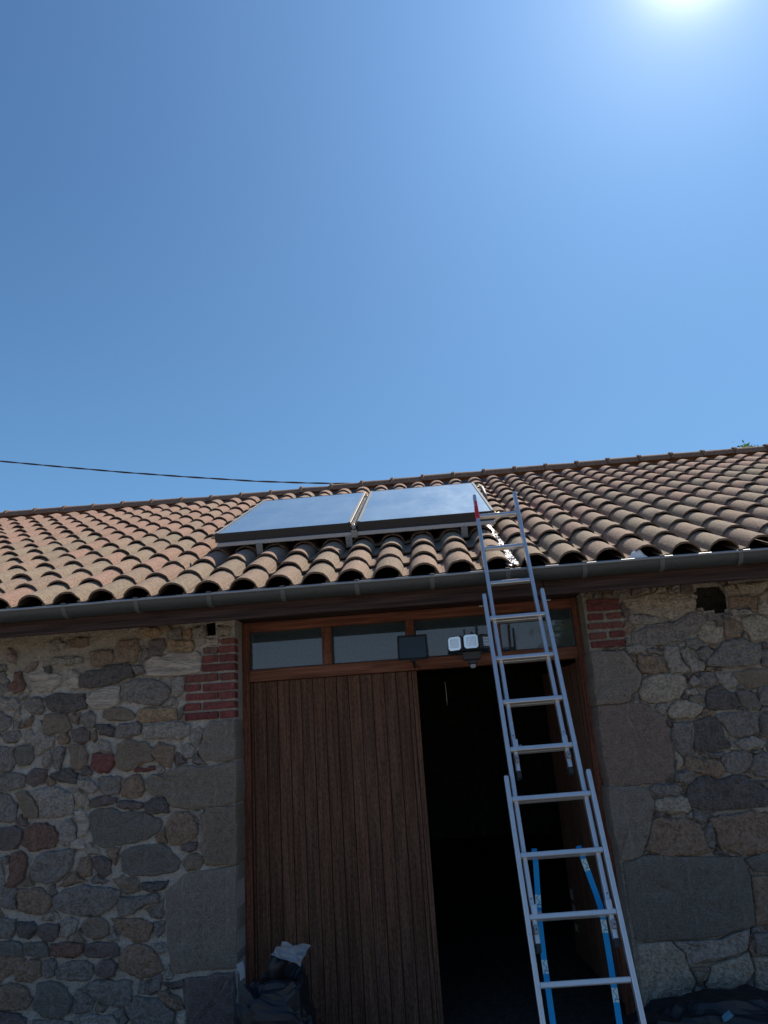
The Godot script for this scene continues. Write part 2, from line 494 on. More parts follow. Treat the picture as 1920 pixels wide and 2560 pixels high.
func tile_mesh(length: float, seed: int, chip: float) -> ArrayMesh:
	# an S tile: a flat pan on the left, a round cover on the right whose foot laps the next pan; z = 0 is the lower edge
	var r := RandomNumberGenerator.new()
	r.seed = seed
	var prof := [Vector2(-0.012, 0.006), Vector2(0.02, 0.0), Vector2(0.042, 0.001), Vector2(0.056, 0.006)]
	for k in range(0, 11):
		var a := PI - PI * k / 10.0
		prof.append(Vector2(0.150 + 0.089 * cos(a), 0.010 + 0.064 * pow(sin(a), 1.3)))
	prof.append(Vector2(0.241, 0.011))
	var n := prof.size()
	var th := 0.013
	var rows := [0.0, 0.02, length * 0.5, length]
	var top := []
	var bot := []
	for j in rows.size():
		var tr := []
		var br := []
		for i in n:
			var p: Vector2 = prof[i]
			var z: float = -rows[j]
			if j == 0: z += r.randf_range(-0.003, 0.003) - (chip * maxf(0.0, sin(i * 1.9 + seed)) if i > 4 else 0.0)
			var nrm: Vector2 = (prof[mini(i + 1, n - 1)] - prof[maxi(i - 1, 0)]).orthogonal().normalized()
			if nrm.y < 0: nrm = -nrm
			var wob := r.randf_range(-0.0012, 0.0012)
			tr.append(Vector3(p.x, p.y + th * 0.5 + wob, z))
			br.append(Vector3(p.x - nrm.x * th * 0.6, p.y + th * 0.5 - nrm.y * th, z))
		top.append(tr)
		bot.append(br)
	var st := begin()
	st.set_smooth_group(1)
	for j in rows.size() - 1:
		for i in n - 1:
			quad(st, top[j][i], top[j + 1][i], top[j + 1][i + 1], top[j][i + 1])
	st.set_smooth_group(-1)
	var last := rows.size() - 1
	for j in last:
		quad(st, bot[j + 1][0], top[j + 1][0], top[j][0], bot[j][0])
		quad(st, bot[j][n - 1], top[j][n - 1], top[j + 1][n - 1], bot[j + 1][n - 1])
	for i in n - 1: quad(st, bot[last][i + 1], top[last][i + 1], top[last][i], bot[last][i])
	st.generate_normals()
	var mesh := st.commit()
	# lower edge and underside in raw clay, darkened to carry part of their shade
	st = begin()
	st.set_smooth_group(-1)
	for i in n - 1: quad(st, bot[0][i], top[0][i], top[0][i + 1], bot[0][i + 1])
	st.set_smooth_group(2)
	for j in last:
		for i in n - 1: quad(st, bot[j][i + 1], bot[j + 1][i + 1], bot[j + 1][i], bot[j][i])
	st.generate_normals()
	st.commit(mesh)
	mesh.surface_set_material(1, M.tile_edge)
	return mesh

func ridge_mesh() -> ArrayMesh:   # half round, with a raised collar at its left end; x = 0 is the collar's edge
	var st := begin()
	var secs := [[0.0, 0.111], [0.030, 0.113], [0.040, 0.098], [0.40, 0.090]]
	var out := []
	var ins := []
	for s in secs:
		var ro := []
		var ri := []
		for k in 13:
			var a := PI * k / 12.0
			ro.append(Vector3(s[0], s[1] * sin(a), s[1] * cos(a)))
			ri.append(Vector3(s[0], (s[1] - 0.014) * sin(a), (s[1] - 0.014) * cos(a)))
		out.append(ro)
		ins.append(ri)
	for j in 3:
		st.set_smooth_group(1 + j)
		for k in 12: quad(st, out[j][k], out[j][k + 1], out[j + 1][k + 1], out[j + 1][k])
		st.set_smooth_group(11)
		for k in 12: quad(st, ins[j][k + 1], ins[j][k], ins[j + 1][k], ins[j + 1][k + 1])
	st.set_smooth_group(-1)
	for k in 12:
		quad(st, ins[0][k], ins[0][k + 1], out[0][k + 1], out[0][k])
		quad(st, out[3][k], out[3][k + 1], ins[3][k + 1], ins[3][k])
	for j in 3:
		quad(st, ins[j][0], out[j][0], out[j + 1][0], ins[j + 1][0])
		quad(st, ins[j + 1][12], out[j + 1][12], out[j][12], ins[j][12])
	return done(st)

# ---------------------------------------------------------------- loose shapes

func crumple(size: Vector3, seed: int, rough: float, rings := 12, sides := 18, power := 0.7) -> ArrayMesh:   # a creased bag or heap, flat underneath, base at y = 0
	var n := FastNoiseLite.new()
	n.seed = seed
	n.noise_type = FastNoiseLite.TYPE_CELLULAR
	n.cellular_return_type = FastNoiseLite.RETURN_DISTANCE2_SUB
	n.frequency = 1.1
	var big := FastNoiseLite.new()
	big.seed = seed + 5
	big.frequency = 0.7
	var g := []
	for j in rings + 1:
		var ring := []
		for k in sides:
			var e := PI / 2 * j / rings
			var a := TAU * k / sides
			var d := Vector3(cos(e) * cos(a), sin(e), cos(e) * sin(a))
			var f := 1.0 + rough * (n.get_noise_3dv(d * 2.4) + 0.5) + 0.22 * big.get_noise_3dv(d * 2.0)
			var p := Vector3(pow(absf(d.x), power) * signf(d.x) * size.x / 2, pow(d.y, 0.9) * size.y, pow(absf(d.z), power) * signf(d.z) * size.z / 2) * f
			if j == 0: p.y = 0.0
			ring.append(p)
		g.append(ring)
	var st := begin()
	st.set_smooth_group(-1 if rough > 0.16 else 1)
	for j in rings:
		for k in sides:
			var l := (k + 1) % sides
			quad(st, g[j][k], g[j][l], g[j + 1][l], g[j + 1][k])
	for k in range(1, sides - 1): tri(st, g[0][0], g[0][k + 1], g[0][k])
	return done(st)

func film(pts: Array, cols: int, rows: int, sag: float, seed: int, th := 0.002) -> ArrayMesh:   # a crumpled sheet over four corners
	var r := RandomNumberGenerator.new()
	r.seed = seed
	var n: Vector3 = (pts[1] - pts[0]).cross(pts[3] - pts[0]).normalized()
	var g := []
	for j in rows + 1:
		var row := []
		for i in cols + 1:
			var u := float(i) / cols
			var v := float(j) / rows
			var p: Vector3 = (pts[0] as Vector3).lerp(pts[1], u).lerp((pts[3] as Vector3).lerp(pts[2], u), v)
			p += n * r.randf_range(-sag, sag) + Vector3(r.randf_range(-sag, sag), r.randf_range(-sag, sag), 0) * 0.6
			row.append(p)
		g.append(row)
	var st := begin()
	st.set_smooth_group(-1)
	for j in rows:
		for i in cols:
			quad(st, g[j][i], g[j + 1][i], g[j + 1][i + 1], g[j][i + 1])
			quad(st, g[j][i + 1] - n * th, g[j + 1][i + 1] - n * th, g[j + 1][i] - n * th, g[j][i] - n * th)
	return done(st)

func leafy(radius: Vector3, count: int, leaf: float, seed: int) -> ArrayMesh:
	var r := RandomNumberGenerator.new()
	r.seed = seed
	var clumps := []
	for k in 46:
		var d := Vector3(r.randfn(), r.randfn(), r.randfn()).normalized() * pow(r.randf(), 0.45)
		clumps.append([d * radius, r.randf_range(0.14, 0.30) * radius.x])
	var st := begin()
	st.set_smooth_group(-1)
	for k in count:
		var cl: Array = clumps[r.randi() % clumps.size()]
		var p: Vector3 = cl[0] + Vector3(r.randfn(), r.randfn(), r.randfn()) * 0.55 * cl[1]
		var a := Vector3(r.randfn(), r.randfn(), r.randfn()).normalized()
		var b := a.cross(Vector3(r.randfn(), r.randfn(), r.randfn())).normalized()
		var l := leaf * r.randf_range(0.7, 1.3)
		quad(st, p - a * l, p + b * l * 0.45, p + a * l, p - b * l * 0.45)
	return done(st)

func tree(called: String, at: Vector3, height: float, radius: Vector3, count: int, leaf: float, seed: int, label: String) -> void:
	var t := thing(called, at, label, "tree", "")
	var r := RandomNumberGenerator.new()
	r.seed = seed
	var st := begin()
	var mid := height - radius.y
	tube(st, [Vector3(0, 0, 0), Vector3(0.1, mid * 0.5, 0.05), Vector3(0.02, mid, 0)], 0.14, 9)
	for k in 6:
		var a := TAU * k / 6 + r.randf()
		var from := Vector3(0.04, mid * r.randf_range(0.6, 0.95), 0)
		var to := Vector3(cos(a) * radius.x * 0.7, mid + radius.y * r.randf_range(0.0, 0.6), sin(a) * radius.z * 0.7)
		tube(st, [from, from.lerp(to, 0.5) + Vector3(0, 0.15, 0), to], 0.05, 6)
	put("trunk", done(st), M.bark, t)
	put("crown", leafy(radius, count, leaf, seed), M.leaf, t, Transform3D(Basis(), Vector3(0, mid, 0)))

func strap_mesh(pts: Array, width: float, start: float) -> ArrayMesh:
	var st := begin()
	st.set_smooth_group(-1)
	var run := start
	for i in pts.size() - 1:
		var a: Vector3 = pts[i]
		var b: Vector3 = pts[i + 1]
		var d := (b - a).normalized()
		var s := Vector3(1, 0, 0)
		s = (s - d * s.dot(d)).normalized() * width / 2
		var l := (b - a).length()
		var v0 := run / 0.26
		var v1 := (run + l) / 0.26
		var t := s.cross(d).normalized() * 0.0022
		for f in [1.0, -1.0]:
			var o: Vector3 = t * f
			var c := [[a - s + o, Vector2(0, v0)], [a + s + o, Vector2(1, v0)], [b + s + o, Vector2(1, v1)], [b - s + o, Vector2(0, v1)]]
			if f < 0: c.reverse()
			for k in [0, 1, 2, 0, 2, 3]:
				st.set_uv(c[k][1])
				st.add_vertex(c[k][0])
		run += l
	return done(st)

# ---------------------------------------------------------------- the place

func _ready() -> void:
	rng.seed = 11
	rough_noise.seed = 4
	rough_noise.frequency = 1.0
	rough_noise.fractal_octaves = 2

	# camera: held at head height in the yard, tipped up and turned a little to the left
	var cam := Camera3D.new()
	cam.name = "camera"
	cam.fov = 69.36
	cam.near = 0.05
	cam.far = 600.0
	var yaw := deg_to_rad(3.0)
	var pitch := deg_to_rad(16.5)
	cam.transform = Transform3D(Basis(Vector3.UP, yaw) * Basis(Vector3.RIGHT, pitch) * Basis(Vector3.BACK, deg_to_rad(-4.0)), Vector3(0, 1.6, 5.0))
	add_child(cam)
	cam.current = true

	var sun_to := Vector3(sin(SUN_AZ) * cos(SUN_EL), sin(SUN_EL), -cos(SUN_AZ) * cos(SUN_EL))
	var env := Environment.new()
	env.background_mode = Environment.BG_SKY
	env.sky = Sky.new()
	var psm := PanoramaSkyMaterial.new()
	psm.panorama = sky_texture(sun_to)
	env.sky.sky_material = psm
	env.background_energy_multiplier = 0.741
	env.tonemap_mode = Environment.TONE_MAPPER_LINEAR
	env.tonemap_exposure = 1.35
	env.sdfgi_enabled = true
	env.ssao_enabled = true
	env.ssil_enabled = true
	var we := WorldEnvironment.new()
	we.name = "world_environment"
	we.environment = env
	add_child(we)

	var sun := DirectionalLight3D.new()
	sun.name = "sun"
	sun.light_energy = 1.6
	sun.light_color = Color(1.0, 0.95, 0.88)
	sun.light_angular_distance = 0.53
	sun.shadow_enabled = true
	sun.look_at_from_position(sun_to * 50.0, Vector3.ZERO, Vector3.UP)
	add_child(sun)

	materials()
	yard()
	barn()
	gutter()
	solar()
	lamps()
	ladder()
	loose_things()
	far_things()

func sky_texture(sun_to: Vector3) -> ImageTexture:
	var w := 1024
	var h := 512
	var px := PackedFloat32Array()
	px.resize(w * h * 3)
	for j in h:
		var el := PI / 2 - PI * (j + 0.5) / h
		var y := sin(el)
		var r := cos(el)
		var t := pow(1.0 - clampf(y, 0.0, 1.0), 2.3)
		var base := Color(0.02, 0.075, 0.23) + Color(0.217, 0.484, 0.74) * minf(t, 0.5)
		base = base.lerp(Color(0.50, 0.62, 0.78), clampf((t - 0.46) / 0.42, 0.0, 1.0) * 0.9)
		for i in w:
			var az := TAU * (i + 0.5) / w
			var d := Vector3(sin(az) * r, y, -cos(az) * r)
			var ang := rad_to_deg(acos(clampf(d.dot(sun_to), -1.0, 1.0)))
			var g1 := exp(-ang / 24.0)
			var g2 := exp(-ang / 3.5)
			var g3 := exp(-ang * ang / 6.0)
			var k := (j * w + i) * 3
			px[k] = base.r + 0.335 * g1 + 0.62 * g2 + 1.1 * g3
			px[k + 1] = base.g + 0.595 * g1 + 0.44 * g2 + 1.1 * g3
			px[k + 2] = base.b + 0.99 * g1 + 0.02 * g2 + 1.1 * g3
	var im := Image.create_from_data(w, h, false, Image.FORMAT_RGBF, px.to_byte_array())
	return ImageTexture.create_from_image(im)

func yard() -> void:
	var st := begin()
	st.set_smooth_group(-1)
	var e := [-240.0, -60.0, -20.0, -8.0, 0.0, 8.0, 20.0, 60.0, 240.0]
	for i in e.size() - 1:
		for j in e.size() - 1:
			quad(st, Vector3(e[i], 0, e[j]), Vector3(e[i + 1], 0, e[j]), Vector3(e[i + 1], 0, e[j + 1]), Vector3(e[i], 0, e[j + 1]))
	var g := put("ground", done(st), M.yard, self, Transform3D(Basis(), Vector3(0, GROUND, 0)))
	structure(g)
	tag(g, "bare gravelly yard in front of the stone barn")

func barn() -> void:
	var b := thing("stone_barn", Vector3.ZERO, "old stone barn with brick door jambs and a clay tile roof", "barn")
	# walls: uneven mortar faces with the stones set in them, on solid cores
	var hole_l := PackedVector2Array([Vector2(-1.538, 2.303), Vector2(-1.471, 2.306), Vector2(-1.471, 2.398), Vector2(-1.536, 2.396)])
	var hole_r := PackedVector2Array([Vector2(1.783, 2.385), Vector2(1.927, 2.375), Vector2(1.954, 2.328), Vector2(1.966, 2.306), Vector2(1.948, 2.215), Vector2(1.922, 2.198), Vector2(1.83, 2.222), Vector2(1.775, 2.245), Vector2(1.755, 2.271), Vector2(1.77, 2.32), Vector2(1.766, 2.344)])
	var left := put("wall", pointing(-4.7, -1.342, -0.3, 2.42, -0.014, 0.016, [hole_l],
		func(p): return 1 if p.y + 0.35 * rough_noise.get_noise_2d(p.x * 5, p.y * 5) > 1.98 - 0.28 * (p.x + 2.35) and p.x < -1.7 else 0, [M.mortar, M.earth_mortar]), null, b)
	tag(left, "left wall of mixed rubble in wide pale mortar")
	var right := put("wall", pointing(1.028, 3.9, -0.3, 2.42, -0.014, 0.015, [hole_r], func(p): return 0, [M.old_mortar]), null, b)
	tag(right, "right wall of large tightly fitted stones")
	for s in [[-7.0, -1.352, left], [1.036, 6.6, right]]:
		slab("core", Vector3(s[0], -0.3, -0.62), Vector3(s[1], 2.47, -0.45), M.old_mortar, s[2])
	slab("core", Vector3(-1.362, -0.3, -0.46), Vector3(-1.343, 2.42, -0.012), M.mortar, left, 0.002)
	slab("core", Vector3(1.029, -0.3, -0.46), Vector3(1.05, 2.42, -0.03), M.old_mortar, right, 0.002)
	slab("core", Vector3(-7.0, -0.3, -0.46), Vector3(-4.69, 2.47, -0.004), M.mortar, left, 0.002)
	slab("core", Vector3(3.89, -0.3, -0.46), Vector3(6.6, 2.47, -0.01), M.old_mortar, right, 0.002)
	slab("core", Vector3(-4.7, -0.3, -0.46), Vector3(-4.6, 2.42, -0.02), M.mortar, left, 0.002)
	masonry(left, right)
	for w in small_stones:
		var chips := ArrayMesh.new()
		for m in small_stones[w]:
			small_stones[w][m].commit(chips)
			chips.surface_set_material(chips.get_surface_count() - 1, M[m])
		put("pinning_stones", chips, null, w).set_meta("kind", "stuff")
	filler(left, -3.85, -3.02, -0.15, 2.38, 0.016)
	filler(right, 2.27, 3.05, -0.15, 2.38, 0.016)
	slab("rear_wall", Vector3(-7.0, -0.3, -8.6), Vector3(6.6, 2.47, -8.1), M.inside, b)
	for x in [-7.0, 6.1]:
		slab("end_wall", Vector3(x, -0.3, -8.11), Vector3(x + 0.5, 2.46, -0.61), M.inside, b)
		var gb := begin()
		gb.set_smooth_group(-1)
		var p := [Vector3(x, 2.455, -0.3), Vector3(x, 2.455, -8.4), Vector3(x, 4.36, -4.3)]
		var q := [p[0] + Vector3(0.5, 0, 0), p[1] + Vector3(0.5, 0, 0), p[2] + Vector3(0.5, 0, 0)]
		tri(gb, p[0], p[1], p[2])
		tri(gb, q[2], q[1], q[0])
		put("gable", done(gb), M.old_mortar, b)
	slab("floor", Vector3(-6.6, GROUND - 0.05, -8.1), Vector3(6.2, GROUND + 0.006, -0.05), M.earth_floor, b)

	# roof: decks, eaves boards, tiles, ridge
	var ridge_s := 4.78
	var deck := put("roof", box(Vector3(13.9, 0.05, ridge_s), 0.004), M.fascia, b, Transform3D(roof_basis(), roof_point(-0.2, ridge_s / 2 + 0.01, -0.045)))
	tag(deck, "roof of weathered clay S tiles")
	var inv := deck.transform.affine_inverse()
	var top := roof_point(0, ridge_s)
	put("rear_slope", box(Vector3(13.9, 0.09, 5.3), 0.004), M.tile1, b, Transform3D(Basis(Vector3.RIGHT, -SLOPE), top + Vector3(-0.2, -0.03 - sin(SLOPE) * 2.65, -cos(SLOPE) * 2.65)))
	for k in 4:
		var x0: float = [-7.15, -3.3, 0.72, 3.6][k]
		var x1: float = [-3.3, 0.72, 3.6, 6.75][k]
		slab("fascia_board", Vector3(x0 + 0.0015, 2.345, 0.352), Vector3(x1 - 0.0015, 2.485, 0.374), M.fascia, b)
		slab("fascia_board", Vector3(x0 + 0.0015, 2.362, 0.325), Vector3(x1 - 0.0015, 2.47, 0.3505), M.fascia, b)
	for k in 3:
		slab("soffit_board", Vector3(-7.1, 2.408 + 0.0, 0.205 - 0.122 * k), Vector3(6.7, 2.43, 0.324 - 0.122 * k), M.fascia, b)
	slab("lintel", Vector3(-1.342, 2.409, -0.6), Vector3(1.027, 2.47, -0.04), M.fascia, b)

	var shapes := []
	for k in 6: shapes.append(tile_mesh(0.42, 40 + k, [0.0, 0.0, 0.004, 0.0, 0.012, 0.02][k]))
	var short := tile_mesh(0.21, 61, 0.0)
	var wanted := []
	for r in 13:
		for c in range(-28, 25):
			var x := -0.243 + PITCH_X * c - 0.150
			var s := EXPOSE * r
			var far_left := -2.95 - s * 0.62
			var far_right := 2.35 + s * 0.56
			var seen := x > far_left and x < far_right
			if not seen and (x < far_left - 1.2 or x > far_right + 1.2): continue
			var under := s > 1.45 and s < 2.7 and x > -1.5 and x < 0.3
			wanted.append([r + (0 if seen else 100) + (50 if under else 0), r, c, x, s])
	wanted.sort_custom(func(p, q): return p[0] < q[0] or (p[0] == q[0] and p[2] < q[2]))
	var rest := {}
	for n in wanted.size():
		var t: Array = wanted[n]
		var r: int = t[1]
		var x: float = t[3] + rng.randf_range(-0.0025, 0.0025)
		var s: float = t[4] + rng.randf_range(-0.005, 0.005)
		var basis := roof_basis(deg_to_rad(3.9) + rng.randf_range(-0.008, 0.008)) * Basis(Vector3.UP, rng.randf_range(-0.010, 0.010)) * Basis(Vector3.BACK, rng.randf_range(-0.012, 0.012))
		if r == 12: basis = roof_basis(deg_to_rad(2.0))
		var xf := Transform3D(basis, roof_point(x, s, 0.016 + rng.randf_range(-0.0015, 0.0015)))
		# lower courses carry more lichen, the upper left is the pinkest
		var grey := clampf(0.95 - r * 0.11 + (0.25 if t[3] > 1.0 else 0.0), 0.05, 1.0)
		var k: int
		if rng.randf() < grey: k = [2, 3, 4, 4, 5, 3][rng.randi() % 6]
		else: k = [0, 0, 1, 2][rng.randi() % 4]
		var mesh: ArrayMesh = short if r == 12 else shapes[[0, 1, 2, 3, 0, 1, 2, 3, 4, 5][rng.randi() % 10] if r > 0 else rng.randi() % 6]
		if n < 300:
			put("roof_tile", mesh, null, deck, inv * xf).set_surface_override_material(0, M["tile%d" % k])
		else:
			if not rest.has(k): rest[k] = begin()
			rest[k].append_from(mesh, 0, inv * xf)
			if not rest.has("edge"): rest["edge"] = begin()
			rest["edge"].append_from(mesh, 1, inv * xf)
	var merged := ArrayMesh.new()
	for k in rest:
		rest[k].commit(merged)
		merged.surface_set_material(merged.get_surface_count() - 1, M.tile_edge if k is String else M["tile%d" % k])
	var more := put("upper_tiles", merged, null, deck)
	more.set_meta("kind", "stuff")
	# a closure strip under the ridge, then the ridge tiles
	put("ridge_flashing", box(Vector3(13.6, 0.07, 0.012), 0.003), M.lead, deck, inv * Transform3D(Basis(Vector3.RIGHT, -0.3), roof_point(-0.2, 4.66, 0.02)))
	var rt := ridge_mesh()
	for k in range(-16, 16):
		var jig := Basis(Vector3.BACK, rng.randf_range(-0.014, 0.014)) * Basis(Vector3.RIGHT, rng.randf_range(-0.05, 0.05))
		var x := -3.059 + 0.3865 * (k + 5)
		if x < -6.6 or x > 5.9: continue
		var sagging := -0.035 * exp(-pow((x + 2.3) / 1.6, 2.0))
		put("ridge_tile", rt, M.ridge, deck, inv * Transform3D(jig, Vector3(x, 4.578 + sagging + rng.randf_range(-0.004, 0.004), -3.89)))

	door_way(b)

func door_way(b: Node3D) -> void:
	var fz0 := -0.29
	var fz1 := -0.20
	var fr := holder("door_frame", b)
	slab("post", Vector3(-1.3438, GROUND, fz0), Vector3(-1.2929, 2.4065, fz1), M.stile, fr)
	slab("post", Vector3(0.9849, GROUND, fz0), Vector3(1.0298, 2.4065, fz1), M.stile, fr)
	slab("top_rail", Vector3(-1.2918, 2.3392, fz0), Vector3(0.9839, 2.4055, fz1 - 0.002), M.rail_wood, fr)
	slab("transom_rail", Vector3(-1.2918, 1.9925, fz0), Vector3(0.9839, 2.0731, fz1 + 0.004), M.rail_wood, fr)
	for m in [[-0.7698, -0.7045], [-0.1774, -0.1193], [0.4272, 0.4721]]:
		slab("mullion", Vector3(m[0], 2.0736, fz0), Vector3(m[1], 2.3387, fz1 - 0.003), M.stile, fr)
	var win := holder("transom_window", b)
	for p in [[-1.2929, -0.7698], [-0.7045, -0.1774], [-0.1193, 0.4272], [0.4721, 0.9849]]:
		slab("pane", Vector3(p[0] + 0.001, 2.0751, -0.2520), Vector3(p[1] - 0.001, 2.3372, -0.2480), M.pane, win, 0.0005)
		for e in [[Vector3(p[0], 2.0736, -0.2470), Vector3(p[0] + 0.008, 2.3382, -0.2320)], [Vector3(p[1] - 0.008, 2.0736, -0.2470), Vector3(p[1], 2.3382, -0.2320)], [Vector3(p[0] + 0.0085, 2.0736, -0.2470), Vector3(p[1] - 0.0085, 2.0813, -0.2320)]]:
			slab("glazing_bead", e[0], e[1], M.black_metal, win, 0.001)
	# the closed leaf: upright tongued boards on ledges
	var leaf := holder("door", b)
	tag(leaf, "closed door leaf of upright brown boards")
	var ed := [-1.2908, -1.2725]
	for k in 14: ed.append(-1.162 + 0.0815 * k if k < 13 else -0.122)
	ed = [-1.2908, -1.2715, -1.1838, -1.1012, -1.0186, -0.9360, -0.8534, -0.7708, -0.6882, -0.6056, -0.5231, -0.4395, -0.3558, -0.2733, -0.1907, -0.1611, -0.1254]
	for k in ed.size() - 1:
		var zz := -0.225 + rng.randf_range(-0.002, 0.002) + (0.004 if k == ed.size() - 2 else 0.0)
		slab("plank", Vector3(ed[k] + 0.0018, -0.1333, zz - 0.028), Vector3(ed[k + 1] - 0.0018, 1.9895, zz), M["plank%d" % (rng.randi() % 4)], leaf, 0.0025)
	for y in [0.25, 1.05, 1.75]:
		slab("ledge", Vector3(-1.2745, y - 0.07, -0.2900), Vector3(-0.1427, y + 0.07, -0.2580), M.plank1, leaf)
	# the other leaf, swung into the dark
	var open := holder("door", b)
	open.position = Vector3(0.974, 0, -0.27)
	open.rotation.y = -deg_to_rad(85.0)
	tag(open, "dark inward-swung door leaf of upright boards")
	for k in 13:
		put("plank", box(Vector3(0.0815, 2.06, 0.028), 0.0035), M["plank%d" % (rng.randi() % 4)], open, Transform3D(Basis(), Vector3(-0.05 - 0.084 * k, 0.94, -0.02)))
	for y in [0.25, 1.05, 1.75]:
		put("ledge", box(Vector3(1.05, 0.14, 0.032), 0.004), M.plank1, open, Transform3D(Basis(), Vector3(-0.555, y, -0.052)))

func masonry(left: Node3D, right: Node3D) -> void:
	stone(left, "mauve", [Vector2(-2.951, 2.332), Vector2(-2.905, 2.326), Vector2(-2.873, 2.267), Vector2(-2.875, 2.214), Vector2(-2.923, 2.227), Vector2(-2.951, 2.271)], 0.012)
	stone(left, "slate", [Vector2(-3.013, 2.232), Vector2(-2.949, 2.218), Vector2(-2.931, 2.181), Vector2(-2.984, 2.175), Vector2(-3.014, 2.184)], 0.013)
	stone(left, "mauve", [Vector2(-2.804, 2.181), Vector2(-2.755, 2.221), Vector2(-2.718, 2.227), Vector2(-2.719, 2.194), Vector2(-2.753, 2.162), Vector2(-2.794, 2.153)], 0.014)
	stone(left, "dark", [Vector2(-2.678, 2.184), Vector2(-2.630, 2.189), Vector2(-2.615, 2.156), Vector2(-2.625, 2.136), Vector2(-2.666, 2.149)], 0.016)
	stone(left, "grey", [Vector2(-2.636, 2.230), Vector2(-2.593, 2.242), Vector2(-2.532, 2.235), Vector2(-2.478, 2.239), Vector2(-2.403, 2.230), Vector2(-2.406, 2.194), Vector2(-2.458, 2.181), Vector2(-2.535, 2.178), Vector2(-2.626, 2.191)], 0.022)
	stone(left, "rust", [Vector2(-2.870, 2.163), Vector2(-2.826, 2.164), Vector2(-2.821, 2.128), Vector2(-2.791, 2.073), Vector2(-2.797, 2.037), Vector2(-2.862, 2.016), Vector2(-2.889, 2.038), Vector2(-2.915, 2.076), Vector2(-2.871, 2.106)], 0.026)
	stone(left, "pale", [Vector2(-2.778, 2.141), Vector2(-2.674, 2.146), Vector2(-2.595, 2.135), Vector2(-2.532, 2.109), Vector2(-2.554, 2.057), Vector2(-2.620, 2.018), Vector2(-2.690, 2.011), Vector2(-2.752, 2.050)], 0.010)
	stone(left, "pale", [Vector2(-2.503, 2.125), Vector2(-2.462, 2.155), Vector2(-2.424, 2.126), Vector2(-2.412, 2.101), Vector2(-2.414, 2.020), Vector2(-2.476, 2.020), Vector2(-2.506, 2.062)], 0.017)
	stone(left, "dark", [Vector2(-2.413, 2.090), Vector2(-2.371, 2.133), Vector2(-2.279, 2.133), Vector2(-2.220, 2.157), Vector2(-2.133, 2.163), Vector2(-2.063, 2.157), Vector2(-2.028, 2.072), Vector2(-2.113, 2.051), Vector2(-2.214, 2.021), Vector2(-2.332, 2.013), Vector2(-2.409, 2.036)], 0.026)
	stone(left, "umber", [Vector2(-2.356, 2.262), Vector2(-2.262, 2.273), Vector2(-2.193, 2.262), Vector2(-2.169, 2.212), Vector2(-2.197, 2.170), Vector2(-2.257, 2.152), Vector2(-2.334, 2.165)], 0.021)
	stone(left, "umber", [Vector2(-2.145, 2.323), Vector2(-2.018, 2.330), Vector2(-1.989, 2.250), Vector2(-2.031, 2.166), Vector2(-2.104, 2.167), Vector2(-2.161, 2.178), Vector2(-2.173, 2.254)], 0.025)
	stone(left, "slate", [Vector2(-2.779, 1.990), Vector2(-2.681, 1.980), Vector2(-2.651, 1.913), Vector2(-2.675, 1.867), Vector2(-2.729, 1.868), Vector2(-2.783, 1.911), Vector2(-2.800, 1.952)], 0.011)
	stone(left, "dark", [Vector2(-2.669, 1.973), Vector2(-2.567, 2.003), Vector2(-2.371, 1.984), Vector2(-2.361, 1.933), Vector2(-2.357, 1.879), Vector2(-2.474, 1.864), Vector2(-2.595, 1.877), Vector2(-2.637, 1.923)], 0.017)
	stone(left, "pale", [Vector2(-2.325, 1.991), Vector2(-2.225, 2.019), Vector2(-2.127, 2.019), Vector2(-2.137, 1.905), Vector2(-2.207, 1.876), Vector2(-2.320, 1.876), Vector2(-2.368, 1.938)], 0.013)
	stone(left, "grey", [Vector2(-3.006, 1.984), Vector2(-2.935, 2.003), Vector2(-2.860, 1.991), Vector2(-2.813, 1.946), Vector2(-2.825, 1.906), Vector2(-2.919, 1.914), Vector2(-3.001, 1.928)], 0.019)
	stone(left, "tan", [Vector2(-2.651, 1.864), Vector2(-2.581, 1.872), Vector2(-2.493, 1.863), Vector2(-2.456, 1.773), Vector2(-2.477, 1.740), Vector2(-2.606, 1.727), Vector2(-2.648, 1.757)], 0.019)
	stone(left, "grey", [Vector2(-2.854, 1.901), Vector2(-2.830, 1.910), Vector2(-2.807, 1.842), Vector2(-2.826, 1.768), Vector2(-2.869, 1.766), Vector2(-2.866, 1.841)], 0.006)
	stone(left, "slate", [Vector2(-2.951, 1.748), Vector2(-2.897, 1.778), Vector2(-2.818, 1.771), Vector2(-2.799, 1.731), Vector2(-2.834, 1.690), Vector2(-2.916, 1.700)], 0.013)
	stone(left, "grey", [Vector2(-2.791, 1.765), Vector2(-2.742, 1.776), Vector2(-2.698, 1.732), Vector2(-2.734, 1.697), Vector2(-2.781, 1.709)], 0.008)
	stone(left, "umber", [Vector2(-2.789, 1.827), Vector2(-2.733, 1.867), Vector2(-2.713, 1.844), Vector2(-2.744, 1.792), Vector2(-2.809, 1.781)], 0.015)
	stone(left, "plum", [Vector2(-2.453, 1.751), Vector2(-2.388, 1.767), Vector2(-2.326, 1.736), Vector2(-2.327, 1.673), Vector2(-2.378, 1.650), Vector2(-2.435, 1.675)], 0.023)
	stone(left, "slate", [Vector2(-2.394, 1.848), Vector2(-2.335, 1.873), Vector2(-2.287, 1.839), Vector2(-2.293, 1.759), Vector2(-2.328, 1.753), Vector2(-2.399, 1.797)], 0.012)
	stone(left, "umber", [Vector2(-2.553, 1.706), Vector2(-2.522, 1.748), Vector2(-2.482, 1.741), Vector2(-2.462, 1.699), Vector2(-2.472, 1.665), Vector2(-2.539, 1.664)], 0.014)
